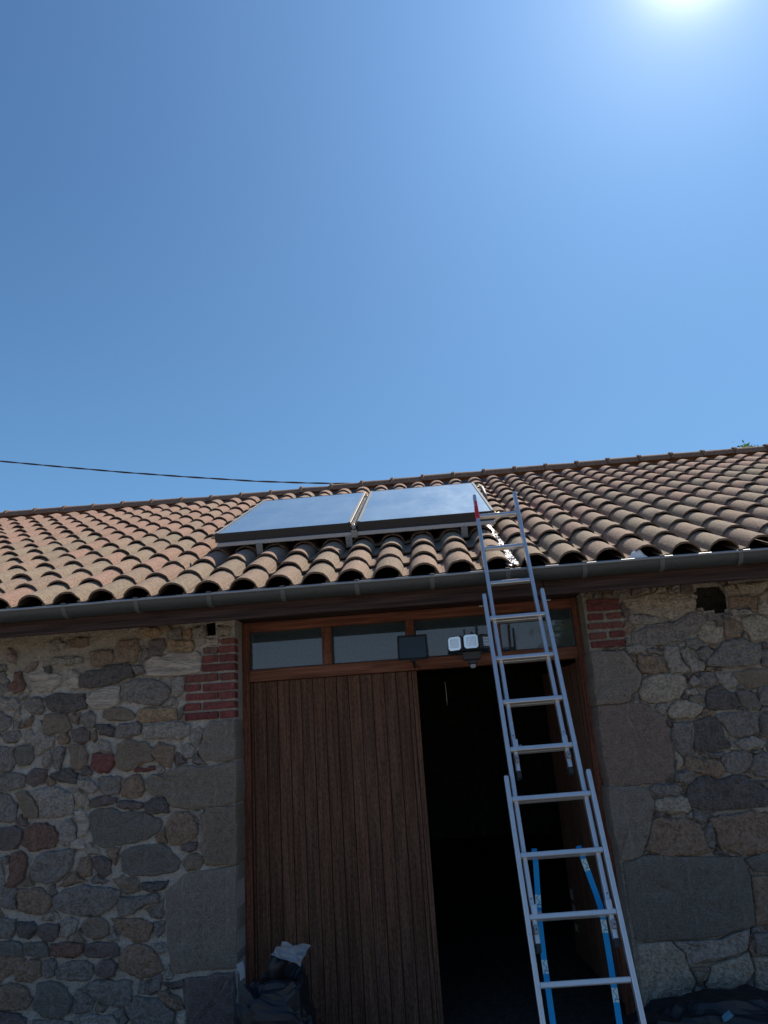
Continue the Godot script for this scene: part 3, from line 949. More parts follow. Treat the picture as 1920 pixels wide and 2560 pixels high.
	stone(left, "dark", [Vector2(-2.294, 1.776), Vector2(-2.203, 1.775), Vector2(-2.154, 1.739), Vector2(-2.157, 1.682), Vector2(-2.260, 1.704)], 0.011)
	stone(left, "slate", [Vector2(-2.122, 1.769), Vector2(-2.001, 1.779), Vector2(-1.973, 1.750), Vector2(-1.976, 1.693), Vector2(-2.056, 1.670), Vector2(-2.156, 1.680), Vector2(-2.154, 1.718)], 0.020)
	stone(left, "tan", [Vector2(-2.243, 1.858), Vector2(-2.183, 1.883), Vector2(-2.127, 1.883), Vector2(-2.043, 1.842), Vector2(-2.021, 1.805), Vector2(-2.089, 1.782), Vector2(-2.206, 1.794), Vector2(-2.250, 1.813)], 0.011)
	stone(left, "ochre", [Vector2(-2.000, 2.405), Vector2(-1.881, 2.403), Vector2(-1.859, 2.357), Vector2(-1.880, 2.323), Vector2(-1.965, 2.330), Vector2(-2.010, 2.357)], 0.009)
	stone(left, "ochre", [Vector2(-1.859, 2.404), Vector2(-1.795, 2.403), Vector2(-1.784, 2.372), Vector2(-1.806, 2.356), Vector2(-1.849, 2.359)], 0.015)
	stone(left, "plum", [Vector2(-1.935, 2.307), Vector2(-1.836, 2.319), Vector2(-1.813, 2.259), Vector2(-1.846, 2.203), Vector2(-1.912, 2.205), Vector2(-1.940, 2.245)], 0.013)
	stone(left, "ochre", [Vector2(-1.818, 2.297), Vector2(-1.729, 2.299), Vector2(-1.631, 2.288), Vector2(-1.620, 2.249), Vector2(-1.636, 2.212), Vector2(-1.729, 2.219), Vector2(-1.796, 2.233)], 0.013)
	stone(left, "ochre", [Vector2(-1.699, 2.351), Vector2(-1.649, 2.368), Vector2(-1.633, 2.329), Vector2(-1.639, 2.298), Vector2(-1.691, 2.300)], 0.016)
	stone(left, "slate", [Vector2(-1.809, 2.378), Vector2(-1.712, 2.380), Vector2(-1.705, 2.304), Vector2(-1.806, 2.311)], 0.015)
	stone(left, "pale", [Vector2(-1.959, 2.161), Vector2(-1.912, 2.196), Vector2(-1.835, 2.199), Vector2(-1.771, 2.216), Vector2(-1.696, 2.206), Vector2(-1.593, 2.209), Vector2(-1.565, 2.162), Vector2(-1.571, 2.076), Vector2(-1.652, 2.060), Vector2(-1.812, 2.055), Vector2(-1.947, 2.072), Vector2(-1.963, 2.124)], 0.014)
	stone(left, "slate", [Vector2(-2.054, 2.146), Vector2(-1.979, 2.147), Vector2(-1.956, 2.113), Vector2(-1.968, 2.089), Vector2(-2.024, 2.070)], 0.016)
	stone(left, "slate", [Vector2(-2.121, 2.028), Vector2(-2.025, 2.058), Vector2(-1.905, 2.050), Vector2(-1.817, 2.007), Vector2(-1.776, 1.959), Vector2(-1.800, 1.909), Vector2(-1.860, 1.867), Vector2(-1.953, 1.881), Vector2(-2.050, 1.903), Vector2(-2.122, 1.944)], 0.019)
	stone(left, "grey", [Vector2(-1.780, 2.050), Vector2(-1.686, 2.046), Vector2(-1.685, 1.996), Vector2(-1.690, 1.949), Vector2(-1.734, 1.909), Vector2(-1.772, 1.939)], 0.021)
	stone(left, "ochre", [Vector2(-2.003, 1.845), Vector2(-1.957, 1.864), Vector2(-1.828, 1.863), Vector2(-1.737, 1.842), Vector2(-1.727, 1.771), Vector2(-1.828, 1.767), Vector2(-1.954, 1.768), Vector2(-2.011, 1.779)], 0.013)
	stone(left, "slate", [Vector2(-1.719, 1.837), Vector2(-1.687, 1.855), Vector2(-1.689, 1.796), Vector2(-1.723, 1.768)], 0.016)
	stone(left, "grey", [Vector2(-1.959, 1.747), Vector2(-1.827, 1.755), Vector2(-1.706, 1.754), Vector2(-1.642, 1.730), Vector2(-1.646, 1.674), Vector2(-1.710, 1.639), Vector2(-1.827, 1.652), Vector2(-1.953, 1.663), Vector2(-1.967, 1.705)], 0.021)
	stone(left, "granite", [Vector2(-1.511, 1.744), Vector2(-1.421, 1.743), Vector2(-1.340, 1.743), Vector2(-1.336, 1.615), Vector2(-1.336, 1.497), Vector2(-1.370, 1.492), Vector2(-1.437, 1.482), Vector2(-1.485, 1.495), Vector2(-1.561, 1.503), Vector2(-1.581, 1.573), Vector2(-1.555, 1.631), Vector2(-1.543, 1.693)], 0.026, 0.20)
	stone(left, "grey", [Vector2(-1.622, 2.377), Vector2(-1.547, 2.381), Vector2(-1.543, 2.259), Vector2(-1.589, 2.240), Vector2(-1.618, 2.274), Vector2(-1.635, 2.345)], 0.025)
	stone(left, "pale", [Vector2(-1.546, 2.294), Vector2(-1.455, 2.288), Vector2(-1.448, 2.268), Vector2(-1.461, 2.238), Vector2(-1.530, 2.238), Vector2(-1.550, 2.271)], 0.009)
	stone(left, "grey", [Vector2(-1.459, 2.375), Vector2(-1.367, 2.359), Vector2(-1.371, 2.295), Vector2(-1.428, 2.295), Vector2(-1.444, 2.295), Vector2(-1.457, 2.297)], 0.009)
	stone(left, "grey", [Vector2(-2.674, 2.346), Vector2(-2.578, 2.370), Vector2(-2.516, 2.330), Vector2(-2.538, 2.286), Vector2(-2.611, 2.277)], 0.012)
	stone(left, "tan", [Vector2(-2.517, 2.342), Vector2(-2.448, 2.371), Vector2(-2.370, 2.362), Vector2(-2.362, 2.308), Vector2(-2.442, 2.290), Vector2(-2.501, 2.298)], 0.012)
	stone(left, "slate", [Vector2(-2.980, 1.684), Vector2(-2.886, 1.667), Vector2(-2.827, 1.667), Vector2(-2.845, 1.628), Vector2(-2.823, 1.563), Vector2(-2.858, 1.514), Vector2(-2.963, 1.510)], 0.010)
	stone(left, "teal", [Vector2(-2.824, 1.675), Vector2(-2.713, 1.672), Vector2(-2.702, 1.588), Vector2(-2.731, 1.544), Vector2(-2.801, 1.540), Vector2(-2.822, 1.586)], 0.014)
	stone(left, "grey", [Vector2(-2.646, 1.605), Vector2(-2.597, 1.637), Vector2(-2.577, 1.591), Vector2(-2.590, 1.523), Vector2(-2.631, 1.517), Vector2(-2.651, 1.560)], 0.012)
	stone(left, "slate", [Vector2(-2.575, 1.641), Vector2(-2.536, 1.658), Vector2(-2.486, 1.642), Vector2(-2.497, 1.575), Vector2(-2.516, 1.504), Vector2(-2.564, 1.514), Vector2(-2.579, 1.580)], 0.009)
	stone(left, "tan", [Vector2(-2.471, 1.654), Vector2(-2.377, 1.654), Vector2(-2.333, 1.592), Vector2(-2.332, 1.532), Vector2(-2.384, 1.495), Vector2(-2.444, 1.505), Vector2(-2.447, 1.572)], 0.021)
	stone(left, "grey", [Vector2(-2.301, 1.643), Vector2(-2.259, 1.683), Vector2(-2.195, 1.654), Vector2(-2.175, 1.593), Vector2(-2.234, 1.596), Vector2(-2.295, 1.594)], 0.009)
	stone(left, "red", [Vector2(-2.302, 1.591), Vector2(-2.233, 1.587), Vector2(-2.172, 1.586), Vector2(-2.141, 1.553), Vector2(-2.162, 1.494), Vector2(-2.195, 1.458), Vector2(-2.264, 1.470), Vector2(-2.314, 1.509)], 0.015)
	stone(left, "tan", [Vector2(-2.147, 1.563), Vector2(-2.131, 1.642), Vector2(-2.087, 1.665), Vector2(-1.944, 1.641), Vector2(-1.895, 1.597), Vector2(-1.890, 1.536), Vector2(-1.874, 1.523), Vector2(-1.957, 1.507), Vector2(-2.017, 1.473), Vector2(-2.066, 1.461), Vector2(-2.133, 1.495)], 0.024)
	stone(left, "umber", [Vector2(-1.910, 1.578), Vector2(-1.858, 1.634), Vector2(-1.801, 1.619), Vector2(-1.749, 1.606), Vector2(-1.751, 1.541), Vector2(-1.773, 1.463), Vector2(-1.846, 1.495), Vector2(-1.882, 1.534)], 0.018)
	stone(left, "grey", [Vector2(-1.715, 1.594), Vector2(-1.658, 1.614), Vector2(-1.607, 1.583), Vector2(-1.640, 1.514), Vector2(-1.676, 1.517)], 0.009)
	stone(left, "red", [Vector2(-2.020, 1.481), Vector2(-1.925, 1.479), Vector2(-1.882, 1.489), Vector2(-1.876, 1.458), Vector2(-1.941, 1.451), Vector2(-2.014, 1.456)], 0.011)
	stone(left, "olive", [Vector2(-1.947, 1.404), Vector2(-1.889, 1.436), Vector2(-1.843, 1.422), Vector2(-1.753, 1.455), Vector2(-1.690, 1.476), Vector2(-1.630, 1.475), Vector2(-1.595, 1.461), Vector2(-1.484, 1.462), Vector2(-1.418, 1.476), Vector2(-1.336, 1.477), Vector2(-1.337, 1.227), Vector2(-1.393, 1.217), Vector2(-1.544, 1.215), Vector2(-1.655, 1.207), Vector2(-1.749, 1.224), Vector2(-1.780, 1.253), Vector2(-1.804, 1.294), Vector2(-1.891, 1.308), Vector2(-1.933, 1.344)], 0.022, 0.20)
	stone(left, "umber", [Vector2(-2.106, 1.409), Vector2(-2.034, 1.442), Vector2(-1.984, 1.442), Vector2(-1.952, 1.398), Vector2(-1.940, 1.340), Vector2(-1.965, 1.300), Vector2(-2.029, 1.293), Vector2(-2.091, 1.306)], 0.010)
	stone(left, "dark", [Vector2(-2.581, 1.478), Vector2(-2.528, 1.492), Vector2(-2.453, 1.512), Vector2(-2.397, 1.470), Vector2(-2.399, 1.406), Vector2(-2.478, 1.419), Vector2(-2.545, 1.449)], 0.027)
	stone(left, "plum", [Vector2(-2.748, 1.482), Vector2(-2.697, 1.526), Vector2(-2.597, 1.512), Vector2(-2.607, 1.464), Vector2(-2.631, 1.418), Vector2(-2.700, 1.405), Vector2(-2.751, 1.446)], 0.009)
	stone(left, "slate", [Vector2(-2.961, 1.503), Vector2(-2.832, 1.507), Vector2(-2.771, 1.491), Vector2(-2.740, 1.462), Vector2(-2.760, 1.407), Vector2(-2.876, 1.391), Vector2(-2.953, 1.405)], 0.022)
	stone(left, "grey", [Vector2(-2.400, 1.433), Vector2(-2.325, 1.450), Vector2(-2.288, 1.413), Vector2(-2.249, 1.370), Vector2(-2.280, 1.340), Vector2(-2.346, 1.362), Vector2(-2.393, 1.394)], 0.024)
	stone(left, "slate", [Vector2(-2.264, 1.436), Vector2(-2.180, 1.447), Vector2(-2.104, 1.435), Vector2(-2.108, 1.369), Vector2(-2.124, 1.323), Vector2(-2.212, 1.323), Vector2(-2.247, 1.357)], 0.009)
	stone(left, "tan", [Vector2(-2.811, 1.375), Vector2(-2.742, 1.386), Vector2(-2.692, 1.341), Vector2(-2.655, 1.289), Vector2(-2.648, 1.212), Vector2(-2.736, 1.223), Vector2(-2.767, 1.282)], 0.023)
	stone(left, "grey", [Vector2(-2.696, 1.381), Vector2(-2.626, 1.402), Vector2(-2.529, 1.396), Vector2(-2.428, 1.354), Vector2(-2.409, 1.276), Vector2(-2.415, 1.222), Vector2(-2.541, 1.209), Vector2(-2.642, 1.209), Vector2(-2.646, 1.293), Vector2(-2.686, 1.337)], 0.016)
	stone(left, "plum", [Vector2(-2.297, 1.305), Vector2(-2.227, 1.328), Vector2(-2.129, 1.308), Vector2(-2.133, 1.276), Vector2(-2.194, 1.258), Vector2(-2.295, 1.259)], 0.019)
	stone(left, "slate", [Vector2(-2.955, 1.390), Vector2(-2.882, 1.384), Vector2(-2.828, 1.338), Vector2(-2.789, 1.286), Vector2(-2.795, 1.210), Vector2(-2.835, 1.189), Vector2(-2.941, 1.217)], 0.009)
	stone(left, "teal", [Vector2(-2.307, 1.222), Vector2(-2.235, 1.249), Vector2(-2.155, 1.247), Vector2(-2.099, 1.219), Vector2(-2.029, 1.219), Vector2(-1.901, 1.193), Vector2(-1.824, 1.145), Vector2(-1.836, 1.090), Vector2(-1.920, 1.042), Vector2(-2.022, 1.024), Vector2(-2.123, 1.021), Vector2(-2.195, 1.004), Vector2(-2.278, 1.041), Vector2(-2.285, 1.094), Vector2(-2.301, 1.155)], 0.010)
	stone(left, "pale", [Vector2(-2.411, 1.241), Vector2(-2.357, 1.256), Vector2(-2.317, 1.210), Vector2(-2.299, 1.161), Vector2(-2.318, 1.087), Vector2(-2.376, 1.081), Vector2(-2.386, 1.153)], 0.012)
	stone(left, "grey", [Vector2(-2.494, 1.171), Vector2(-2.426, 1.201), Vector2(-2.391, 1.152), Vector2(-2.383, 1.079), Vector2(-2.427, 1.034), Vector2(-2.477, 1.039), Vector2(-2.496, 1.101)], 0.026)
	stone(left, "rust", [Vector2(-2.735, 1.151), Vector2(-2.680, 1.185), Vector2(-2.593, 1.188), Vector2(-2.542, 1.157), Vector2(-2.494, 1.086), Vector2(-2.527, 1.033), Vector2(-2.630, 1.016), Vector2(-2.689, 1.014), Vector2(-2.756, 1.070)], 0.013)
	stone(left, "plum", [Vector2(-2.937, 1.172), Vector2(-2.805, 1.179), Vector2(-2.746, 1.152), Vector2(-2.747, 1.093), Vector2(-2.783, 1.037), Vector2(-2.828, 1.029), Vector2(-2.928, 1.043)], 0.023)
	stone(left, "rust", [Vector2(-2.802, 1.016), Vector2(-2.751, 1.026), Vector2(-2.712, 0.997), Vector2(-2.697, 0.937), Vector2(-2.716, 0.858), Vector2(-2.778, 0.809), Vector2(-2.815, 0.817), Vector2(-2.809, 0.883), Vector2(-2.814, 0.948)], 0.026)
	stone(left, "slate", [Vector2(-2.669, 0.923), Vector2(-2.635, 0.985), Vector2(-2.571, 1.011), Vector2(-2.503, 1.011), Vector2(-2.392, 1.015), Vector2(-2.401, 0.923), Vector2(-2.428, 0.874), Vector2(-2.484, 0.830), Vector2(-2.558, 0.815), Vector2(-2.645, 0.839), Vector2(-2.672, 0.882)], 0.026)
	stone(left, "umber", [Vector2(-2.353, 0.964), Vector2(-2.289, 0.965), Vector2(-2.268, 0.909), Vector2(-2.273, 0.848), Vector2(-2.348, 0.845), Vector2(-2.370, 0.904)], 0.015)
	stone(left, "plum", [Vector2(-2.280, 0.955), Vector2(-2.220, 0.967), Vector2(-2.146, 0.929), Vector2(-2.153, 0.850), Vector2(-2.185, 0.836), Vector2(-2.245, 0.874)], 0.015)
	stone(left, "slate", [Vector2(-2.882, 0.993), Vector2(-2.837, 1.002), Vector2(-2.814, 0.976), Vector2(-2.832, 0.945), Vector2(-2.873, 0.951)], 0.011)
	stone(left, "pale", [Vector2(-2.420, 1.066), Vector2(-2.378, 1.076), Vector2(-2.334, 1.056), Vector2(-2.325, 1.018), Vector2(-2.376, 1.008), Vector2(-2.425, 1.023)], 0.014)
	stone(left, "plum", [Vector2(-2.131, 1.277), Vector2(-2.074, 1.289), Vector2(-2.018, 1.284), Vector2(-1.951, 1.256), Vector2(-1.956, 1.234), Vector2(-2.006, 1.222), Vector2(-2.073, 1.229), Vector2(-2.130, 1.252)], 0.011)
	stone(left, "dark", [Vector2(-1.941, 1.265), Vector2(-1.890, 1.294), Vector2(-1.809, 1.288), Vector2(-1.786, 1.256), Vector2(-1.775, 1.192), Vector2(-1.848, 1.192), Vector2(-1.898, 1.193), Vector2(-1.933, 1.209), Vector2(-1.945, 1.237)], 0.022)
	stone(left, "umber", [Vector2(-1.785, 1.146), Vector2(-1.739, 1.196), Vector2(-1.652, 1.196), Vector2(-1.617, 1.153), Vector2(-1.584, 1.092), Vector2(-1.604, 1.028), Vector2(-1.683, 0.999), Vector2(-1.757, 1.001), Vector2(-1.790, 1.059)], 0.023)
	stone(left, "tan", [Vector2(-1.521, 1.207), Vector2(-1.428, 1.213), Vector2(-1.338, 1.211), Vector2(-1.334, 1.140), Vector2(-1.335, 1.004), Vector2(-1.338, 0.866), Vector2(-1.445, 0.867), Vector2(-1.533, 0.868), Vector2(-1.553, 0.918), Vector2(-1.574, 0.981), Vector2(-1.554, 1.021), Vector2(-1.564, 1.103), Vector2(-1.552, 1.169)], 0.024, 0.20)
	stone(left, "teal", [Vector2(-2.093, 0.968), Vector2(-2.026, 1.008), Vector2(-1.894, 1.010), Vector2(-1.812, 1.010), Vector2(-1.766, 0.982), Vector2(-1.735, 0.934), Vector2(-1.697, 0.898), Vector2(-1.717, 0.851), Vector2(-1.790, 0.836), Vector2(-1.890, 0.828), Vector2(-2.017, 0.830), Vector2(-2.079, 0.865)], 0.010)
	stone(left, "plum", [Vector2(-1.705, 1.000), Vector2(-1.592, 1.008), Vector2(-1.597, 0.961), Vector2(-1.643, 0.948), Vector2(-1.697, 0.964)], 0.016)
	stone(left, "slate", [Vector2(-2.905, 0.828), Vector2(-2.789, 0.815), Vector2(-2.753, 0.798), Vector2(-2.762, 0.758), Vector2(-2.749, 0.680), Vector2(-2.832, 0.694), Vector2(-2.901, 0.712)], 0.011)
	stone(left, "umber", [Vector2(-2.743, 0.800), Vector2(-2.614, 0.801), Vector2(-2.537, 0.748), Vector2(-2.519, 0.719), Vector2(-2.533, 0.676), Vector2(-2.585, 0.642), Vector2(-2.683, 0.655), Vector2(-2.742, 0.676), Vector2(-2.751, 0.744)], 0.015)
	stone(left, "slate", [Vector2(-2.518, 0.736), Vector2(-2.452, 0.781), Vector2(-2.345, 0.804), Vector2(-2.237, 0.789), Vector2(-2.132, 0.770), Vector2(-2.075, 0.747), Vector2(-2.104, 0.683), Vector2(-2.156, 0.642), Vector2(-2.231, 0.619), Vector2(-2.318, 0.623), Vector2(-2.429, 0.644), Vector2(-2.513, 0.673)], 0.020)
	stone(left, "slate", [Vector2(-2.090, 0.719), Vector2(-1.986, 0.720), Vector2(-1.912, 0.723), Vector2(-1.844, 0.728), Vector2(-1.832, 0.675), Vector2(-1.923, 0.661), Vector2(-1.989, 0.622), Vector2(-2.051, 0.607), Vector2(-2.088, 0.620)], 0.026)
	stone(left, "slate", [Vector2(-2.893, 0.629), Vector2(-2.824, 0.639), Vector2(-2.752, 0.625), Vector2(-2.749, 0.567), Vector2(-2.783, 0.519), Vector2(-2.883, 0.526)], 0.015)
	stone(left, "dark", [Vector2(-2.736, 0.616), Vector2(-2.642, 0.611), Vector2(-2.604, 0.576), Vector2(-2.623, 0.549), Vector2(-2.655, 0.511), Vector2(-2.713, 0.526), Vector2(-2.735, 0.570)], 0.026)
	stone(left, "plum", [Vector2(-2.603, 0.581), Vector2(-2.552, 0.596), Vector2(-2.477, 0.592), Vector2(-2.467, 0.511), Vector2(-2.507, 0.490), Vector2(-2.567, 0.499), Vector2(-2.614, 0.545)], 0.019)
	stone(left, "grey", [Vector2(-2.462, 0.606), Vector2(-2.403, 0.627), Vector2(-2.345, 0.588), Vector2(-2.366, 0.541), Vector2(-2.411, 0.495), Vector2(-2.455, 0.513)], 0.015)
	stone(left, "tan", [Vector2(-2.326, 0.579), Vector2(-2.278, 0.620), Vector2(-2.215, 0.616), Vector2(-2.154, 0.573), Vector2(-2.161, 0.503), Vector2(-2.242, 0.483), Vector2(-2.303, 0.514)], 0.015)
	stone(left, "umber", [Vector2(-2.140, 0.604), Vector2(-1.981, 0.592), Vector2(-1.907, 0.580), Vector2(-1.869, 0.565), Vector2(-1.872, 0.512), Vector2(-1.909, 0.457), Vector2(-1.992, 0.463), Vector2(-2.094, 0.515)], 0.012)
	stone(left, "slate", [Vector2(-1.865, 0.573), Vector2(-1.795, 0.565), Vector2(-1.795, 0.511), Vector2(-1.837, 0.475), Vector2(-1.867, 0.503)], 0.006)
	stone(left, "teal", [Vector2(-2.879, 0.511), Vector2(-2.743, 0.507), Vector2(-2.695, 0.479), Vector2(-2.685, 0.422), Vector2(-2.787, 0.410), Vector2(-2.874, 0.422)], 0.012)
	stone(left, "teal", [Vector2(-2.685, 0.490), Vector2(-2.554, 0.490), Vector2(-2.521, 0.453), Vector2(-2.518, 0.407), Vector2(-2.600, 0.407), Vector2(-2.680, 0.426)], 0.021)
	stone(left, "rust", [Vector2(-2.513, 0.480), Vector2(-2.422, 0.487), Vector2(-2.308, 0.471), Vector2(-2.308, 0.422), Vector2(-2.343, 0.398), Vector2(-2.404, 0.394), Vector2(-2.501, 0.415)], 0.027)
	stone(left, "plum", [Vector2(-2.297, 0.464), Vector2(-2.201, 0.472), Vector2(-2.089, 0.458), Vector2(-2.082, 0.387), Vector2(-2.173, 0.382), Vector2(-2.282, 0.393), Vector2(-2.307, 0.418)], 0.012)
	stone(left, "slate", [Vector2(-2.481, 0.334), Vector2(-2.417, 0.370), Vector2(-2.303, 0.379), Vector2(-2.243, 0.351), Vector2(-2.228, 0.306), Vector2(-2.259, 0.268), Vector2(-2.387, 0.267), Vector2(-2.468, 0.284)], 0.010)
	stone(left, "plum", [Vector2(-2.204, 0.363), Vector2(-2.138, 0.382), Vector2(-2.089, 0.348), Vector2(-2.101, 0.284), Vector2(-2.144, 0.269), Vector2(-2.196, 0.287), Vector2(-2.229, 0.322)], 0.027)
	stone(left, "umber", [Vector2(-2.030, 0.446), Vector2(-1.953, 0.453), Vector2(-1.885, 0.431), Vector2(-1.833, 0.373), Vector2(-1.796, 0.300), Vector2(-1.865, 0.271), Vector2(-1.931, 0.257), Vector2(-2.002, 0.283), Vector2(-2.076, 0.327), Vector2(-2.079, 0.382)], 0.019)
	stone(left, "slate", [Vector2(-2.557, 0.390), Vector2(-2.493, 0.396), Vector2(-2.468, 0.351), Vector2(-2.486, 0.298), Vector2(-2.540, 0.288), Vector2(-2.567, 0.342)], 0.010)
	stone(left, "umber", [Vector2(-2.739, 0.360), Vector2(-2.639, 0.404), Vector2(-2.574, 0.380), Vector2(-2.562, 0.303), Vector2(-2.628, 0.267), Vector2(-2.734, 0.284)], 0.013)
	stone(left, "umber", [Vector2(-2.859, 0.267), Vector2(-2.724, 0.272), Vector2(-2.649, 0.234), Vector2(-2.613, 0.184), Vector2(-2.650, 0.127), Vector2(-2.766, 0.128), Vector2(-2.851, 0.147)], 0.020)
	stone(left, "teal", [Vector2(-2.585, 0.268), Vector2(-2.481, 0.274), Vector2(-2.410, 0.235), Vector2(-2.355, 0.155), Vector2(-2.376, 0.101), Vector2(-2.432, 0.073), Vector2(-2.542, 0.086), Vector2(-2.605, 0.137), Vector2(-2.595, 0.204)], 0.024)
	stone(left, "slate", [Vector2(-2.306, 0.228), Vector2(-2.241, 0.264), Vector2(-2.143, 0.264), Vector2(-1.997, 0.253), Vector2(-1.990, 0.143), Vector2(-2.004, 0.118), Vector2(-2.091, 0.118), Vector2(-2.217, 0.160)], 0.017)
	stone(left, "plum", [Vector2(-2.846, 0.132), Vector2(-2.712, 0.111), Vector2(-2.641, 0.084), Vector2(-2.658, 0.016), Vector2(-2.838, 0.026)], 0.017)
	stone(left, "slate", [Vector2(-2.609, 0.071), Vector2(-2.469, 0.075), Vector2(-2.369, 0.053), Vector2(-2.345, -0.019), Vector2(-2.464, -0.040), Vector2(-2.591, -0.017)], 0.010)
	stone(left, "grey", [Vector2(-2.344, 0.074), Vector2(-2.231, 0.090), Vector2(-2.084, 0.063), Vector2(-2.048, -0.012), Vector2(-2.131, -0.050), Vector2(-2.303, -0.034)], 0.025)
	stone(left, "granite", [Vector2(-1.791, 0.727), Vector2(-1.682, 0.827), Vector2(-1.526, 0.842), Vector2(-1.342, 0.864), Vector2(-1.338, 0.548), Vector2(-1.342, 0.343), Vector2(-1.354, 0.286), Vector2(-1.515, 0.286), Vector2(-1.740, 0.278), Vector2(-1.776, 0.404), Vector2(-1.798, 0.613)], 0.010, 0.20)
	stone(left, "plum", [Vector2(-1.665, 0.249), Vector2(-1.543, 0.256), Vector2(-1.449, 0.267), Vector2(-1.361, 0.274), Vector2(-1.353, 0.189), Vector2(-1.354, 0.087), Vector2(-1.351, -0.004), Vector2(-1.349, -0.056), Vector2(-1.637, -0.039), Vector2(-1.651, 0.058), Vector2(-1.673, 0.161)], 0.018, 0.20)
	stone(left, "plum", [Vector2(-1.821, 0.230), Vector2(-1.676, 0.246), Vector2(-1.668, 0.201), Vector2(-1.762, 0.199)], 0.014)
	stone(left, "umber", [Vector2(-1.843, 0.178), Vector2(-1.779, 0.197), Vector2(-1.700, 0.149), Vector2(-1.666, 0.088), Vector2(-1.707, 0.080), Vector2(-1.798, 0.125)], 0.011)
	stone(left, "dark", [Vector2(-1.946, 0.795), Vector2(-1.849, 0.799), Vector2(-1.774, 0.798), Vector2(-1.805, 0.748), Vector2(-1.879, 0.733), Vector2(-1.938, 0.755)], 0.022)
	stone(left, "grey", [Vector2(-1.864, 0.450), Vector2(-1.802, 0.452), Vector2(-1.777, 0.424), Vector2(-1.796, 0.393), Vector2(-1.846, 0.398)], 0.016)
	stone(left, "pale", [Vector2(-1.712, 0.066), Vector2(-1.652, 0.081), Vector2(-1.641, 0.007), Vector2(-1.711, 0.006)], 0.012)
	stone(left, "slate", [Vector2(-1.971, 0.170), Vector2(-1.835, 0.154), Vector2(-1.725, 0.079), Vector2(-1.727, -0.010), Vector2(-1.944, -0.004), Vector2(-2.022, 0.094)], 0.023)
	stone(right, "clay", [Vector2(1.287, 2.335), Vector2(1.392, 2.349), Vector2(1.492, 2.368), Vector2(1.604, 2.352), Vector2(1.698, 2.344), Vector2(1.760, 2.308), Vector2(1.749, 2.248), Vector2(1.735, 2.232), Vector2(1.659, 2.205), Vector2(1.570, 2.181), Vector2(1.533, 2.198), Vector2(1.485, 2.206), Vector2(1.359, 2.250), Vector2(1.313, 2.276)], 0.005)
	stone(right, "grey", [Vector2(1.315, 2.229), Vector2(1.395, 2.232), Vector2(1.487, 2.210), Vector2(1.528, 2.183), Vector2(1.463, 2.166), Vector2(1.347, 2.163), Vector2(1.305, 2.186)], 0.013)
	stone(right, "slate", [Vector2(1.306, 2.118), Vector2(1.368, 2.134), Vector2(1.414, 2.158), Vector2(1.532, 2.165), Vector2(1.630, 2.179), Vector2(1.731, 2.224), Vector2(1.802, 2.195), Vector2(1.805, 2.158), Vector2(1.757, 2.122), Vector2(1.711, 2.078), Vector2(1.649, 2.059), Vector2(1.625, 2.034), Vector2(1.511, 2.018), Vector2(1.368, 2.022), Vector2(1.290, 2.051)], 0.006)
	stone(right, "grey", [Vector2(1.253, 2.020), Vector2(1.315, 2.043), Vector2(1.381, 2.018), Vector2(1.373, 1.989), Vector2(1.316, 1.971), Vector2(1.256, 1.979)], 0.024)
	stone(right, "slate", [Vector2(1.389, 2.005), Vector2(1.451, 2.004), Vector2(1.499, 1.976), Vector2(1.477, 1.952), Vector2(1.389, 1.972)], 0.010)
	stone(right, "umber", [Vector2(1.325, 1.974), Vector2(1.408, 1.965), Vector2(1.461, 1.940), Vector2(1.496, 1.906), Vector2(1.498, 1.848), Vector2(1.404, 1.831), Vector2(1.323, 1.856), Vector2(1.317, 1.922)], 0.014)
	stone(right, "granite", [Vector2(1.021, 2.011), Vector2(1.242, 2.000), Vector2(1.278, 1.936), Vector2(1.321, 1.855), Vector2(1.326, 1.818), Vector2(1.307, 1.772), Vector2(1.262, 1.738), Vector2(1.213, 1.681), Vector2(1.179, 1.671), Vector2(1.019, 1.671), Vector2(1.017, 1.808)], 0.028, 0.20)
	stone(right, "grey", [Vector2(1.504, 2.011), Vector2(1.585, 2.009), Vector2(1.589, 1.967), Vector2(1.606, 1.898), Vector2(1.638, 1.839), Vector2(1.586, 1.836), Vector2(1.514, 1.841), Vector2(1.501, 1.904), Vector2(1.489, 1.950)], 0.024)
	stone(right, "clay", [Vector2(1.949, 2.366), Vector2(2.014, 2.371), Vector2(2.054, 2.316), Vector2(2.000, 2.305), Vector2(1.971, 2.312)], 0.027)
	stone(right, "clay", [Vector2(2.033, 2.382), Vector2(2.146, 2.385), Vector2(2.239, 2.384), Vector2(2.235, 2.345), Vector2(2.170, 2.301), Vector2(2.057, 2.312)], 0.014)
	stone(right, "umber", [Vector2(1.973, 2.300), Vector2(2.093, 2.304), Vector2(2.157, 2.287), Vector2(2.138, 2.186), Vector2(2.092, 2.186), Vector2(2.073, 2.219), Vector2(1.959, 2.228)], 0.015)
	stone(right, "grey", [Vector2(1.960, 2.208), Vector2(2.032, 2.219), Vector2(2.086, 2.207), Vector2(2.100, 2.181), Vector2(2.029, 2.163), Vector2(1.972, 2.171)], 0.021)
	stone(right, "clay", [Vector2(2.166, 2.295), Vector2(2.256, 2.341), Vector2(2.215, 2.149), Vector2(2.174, 2.156), Vector2(2.143, 2.179)], 0.014)
	stone(right, "slate", [Vector2(1.817, 2.200), Vector2(1.902, 2.199), Vector2(1.901, 2.156), Vector2(1.862, 2.142), Vector2(1.810, 2.158)], 0.010)
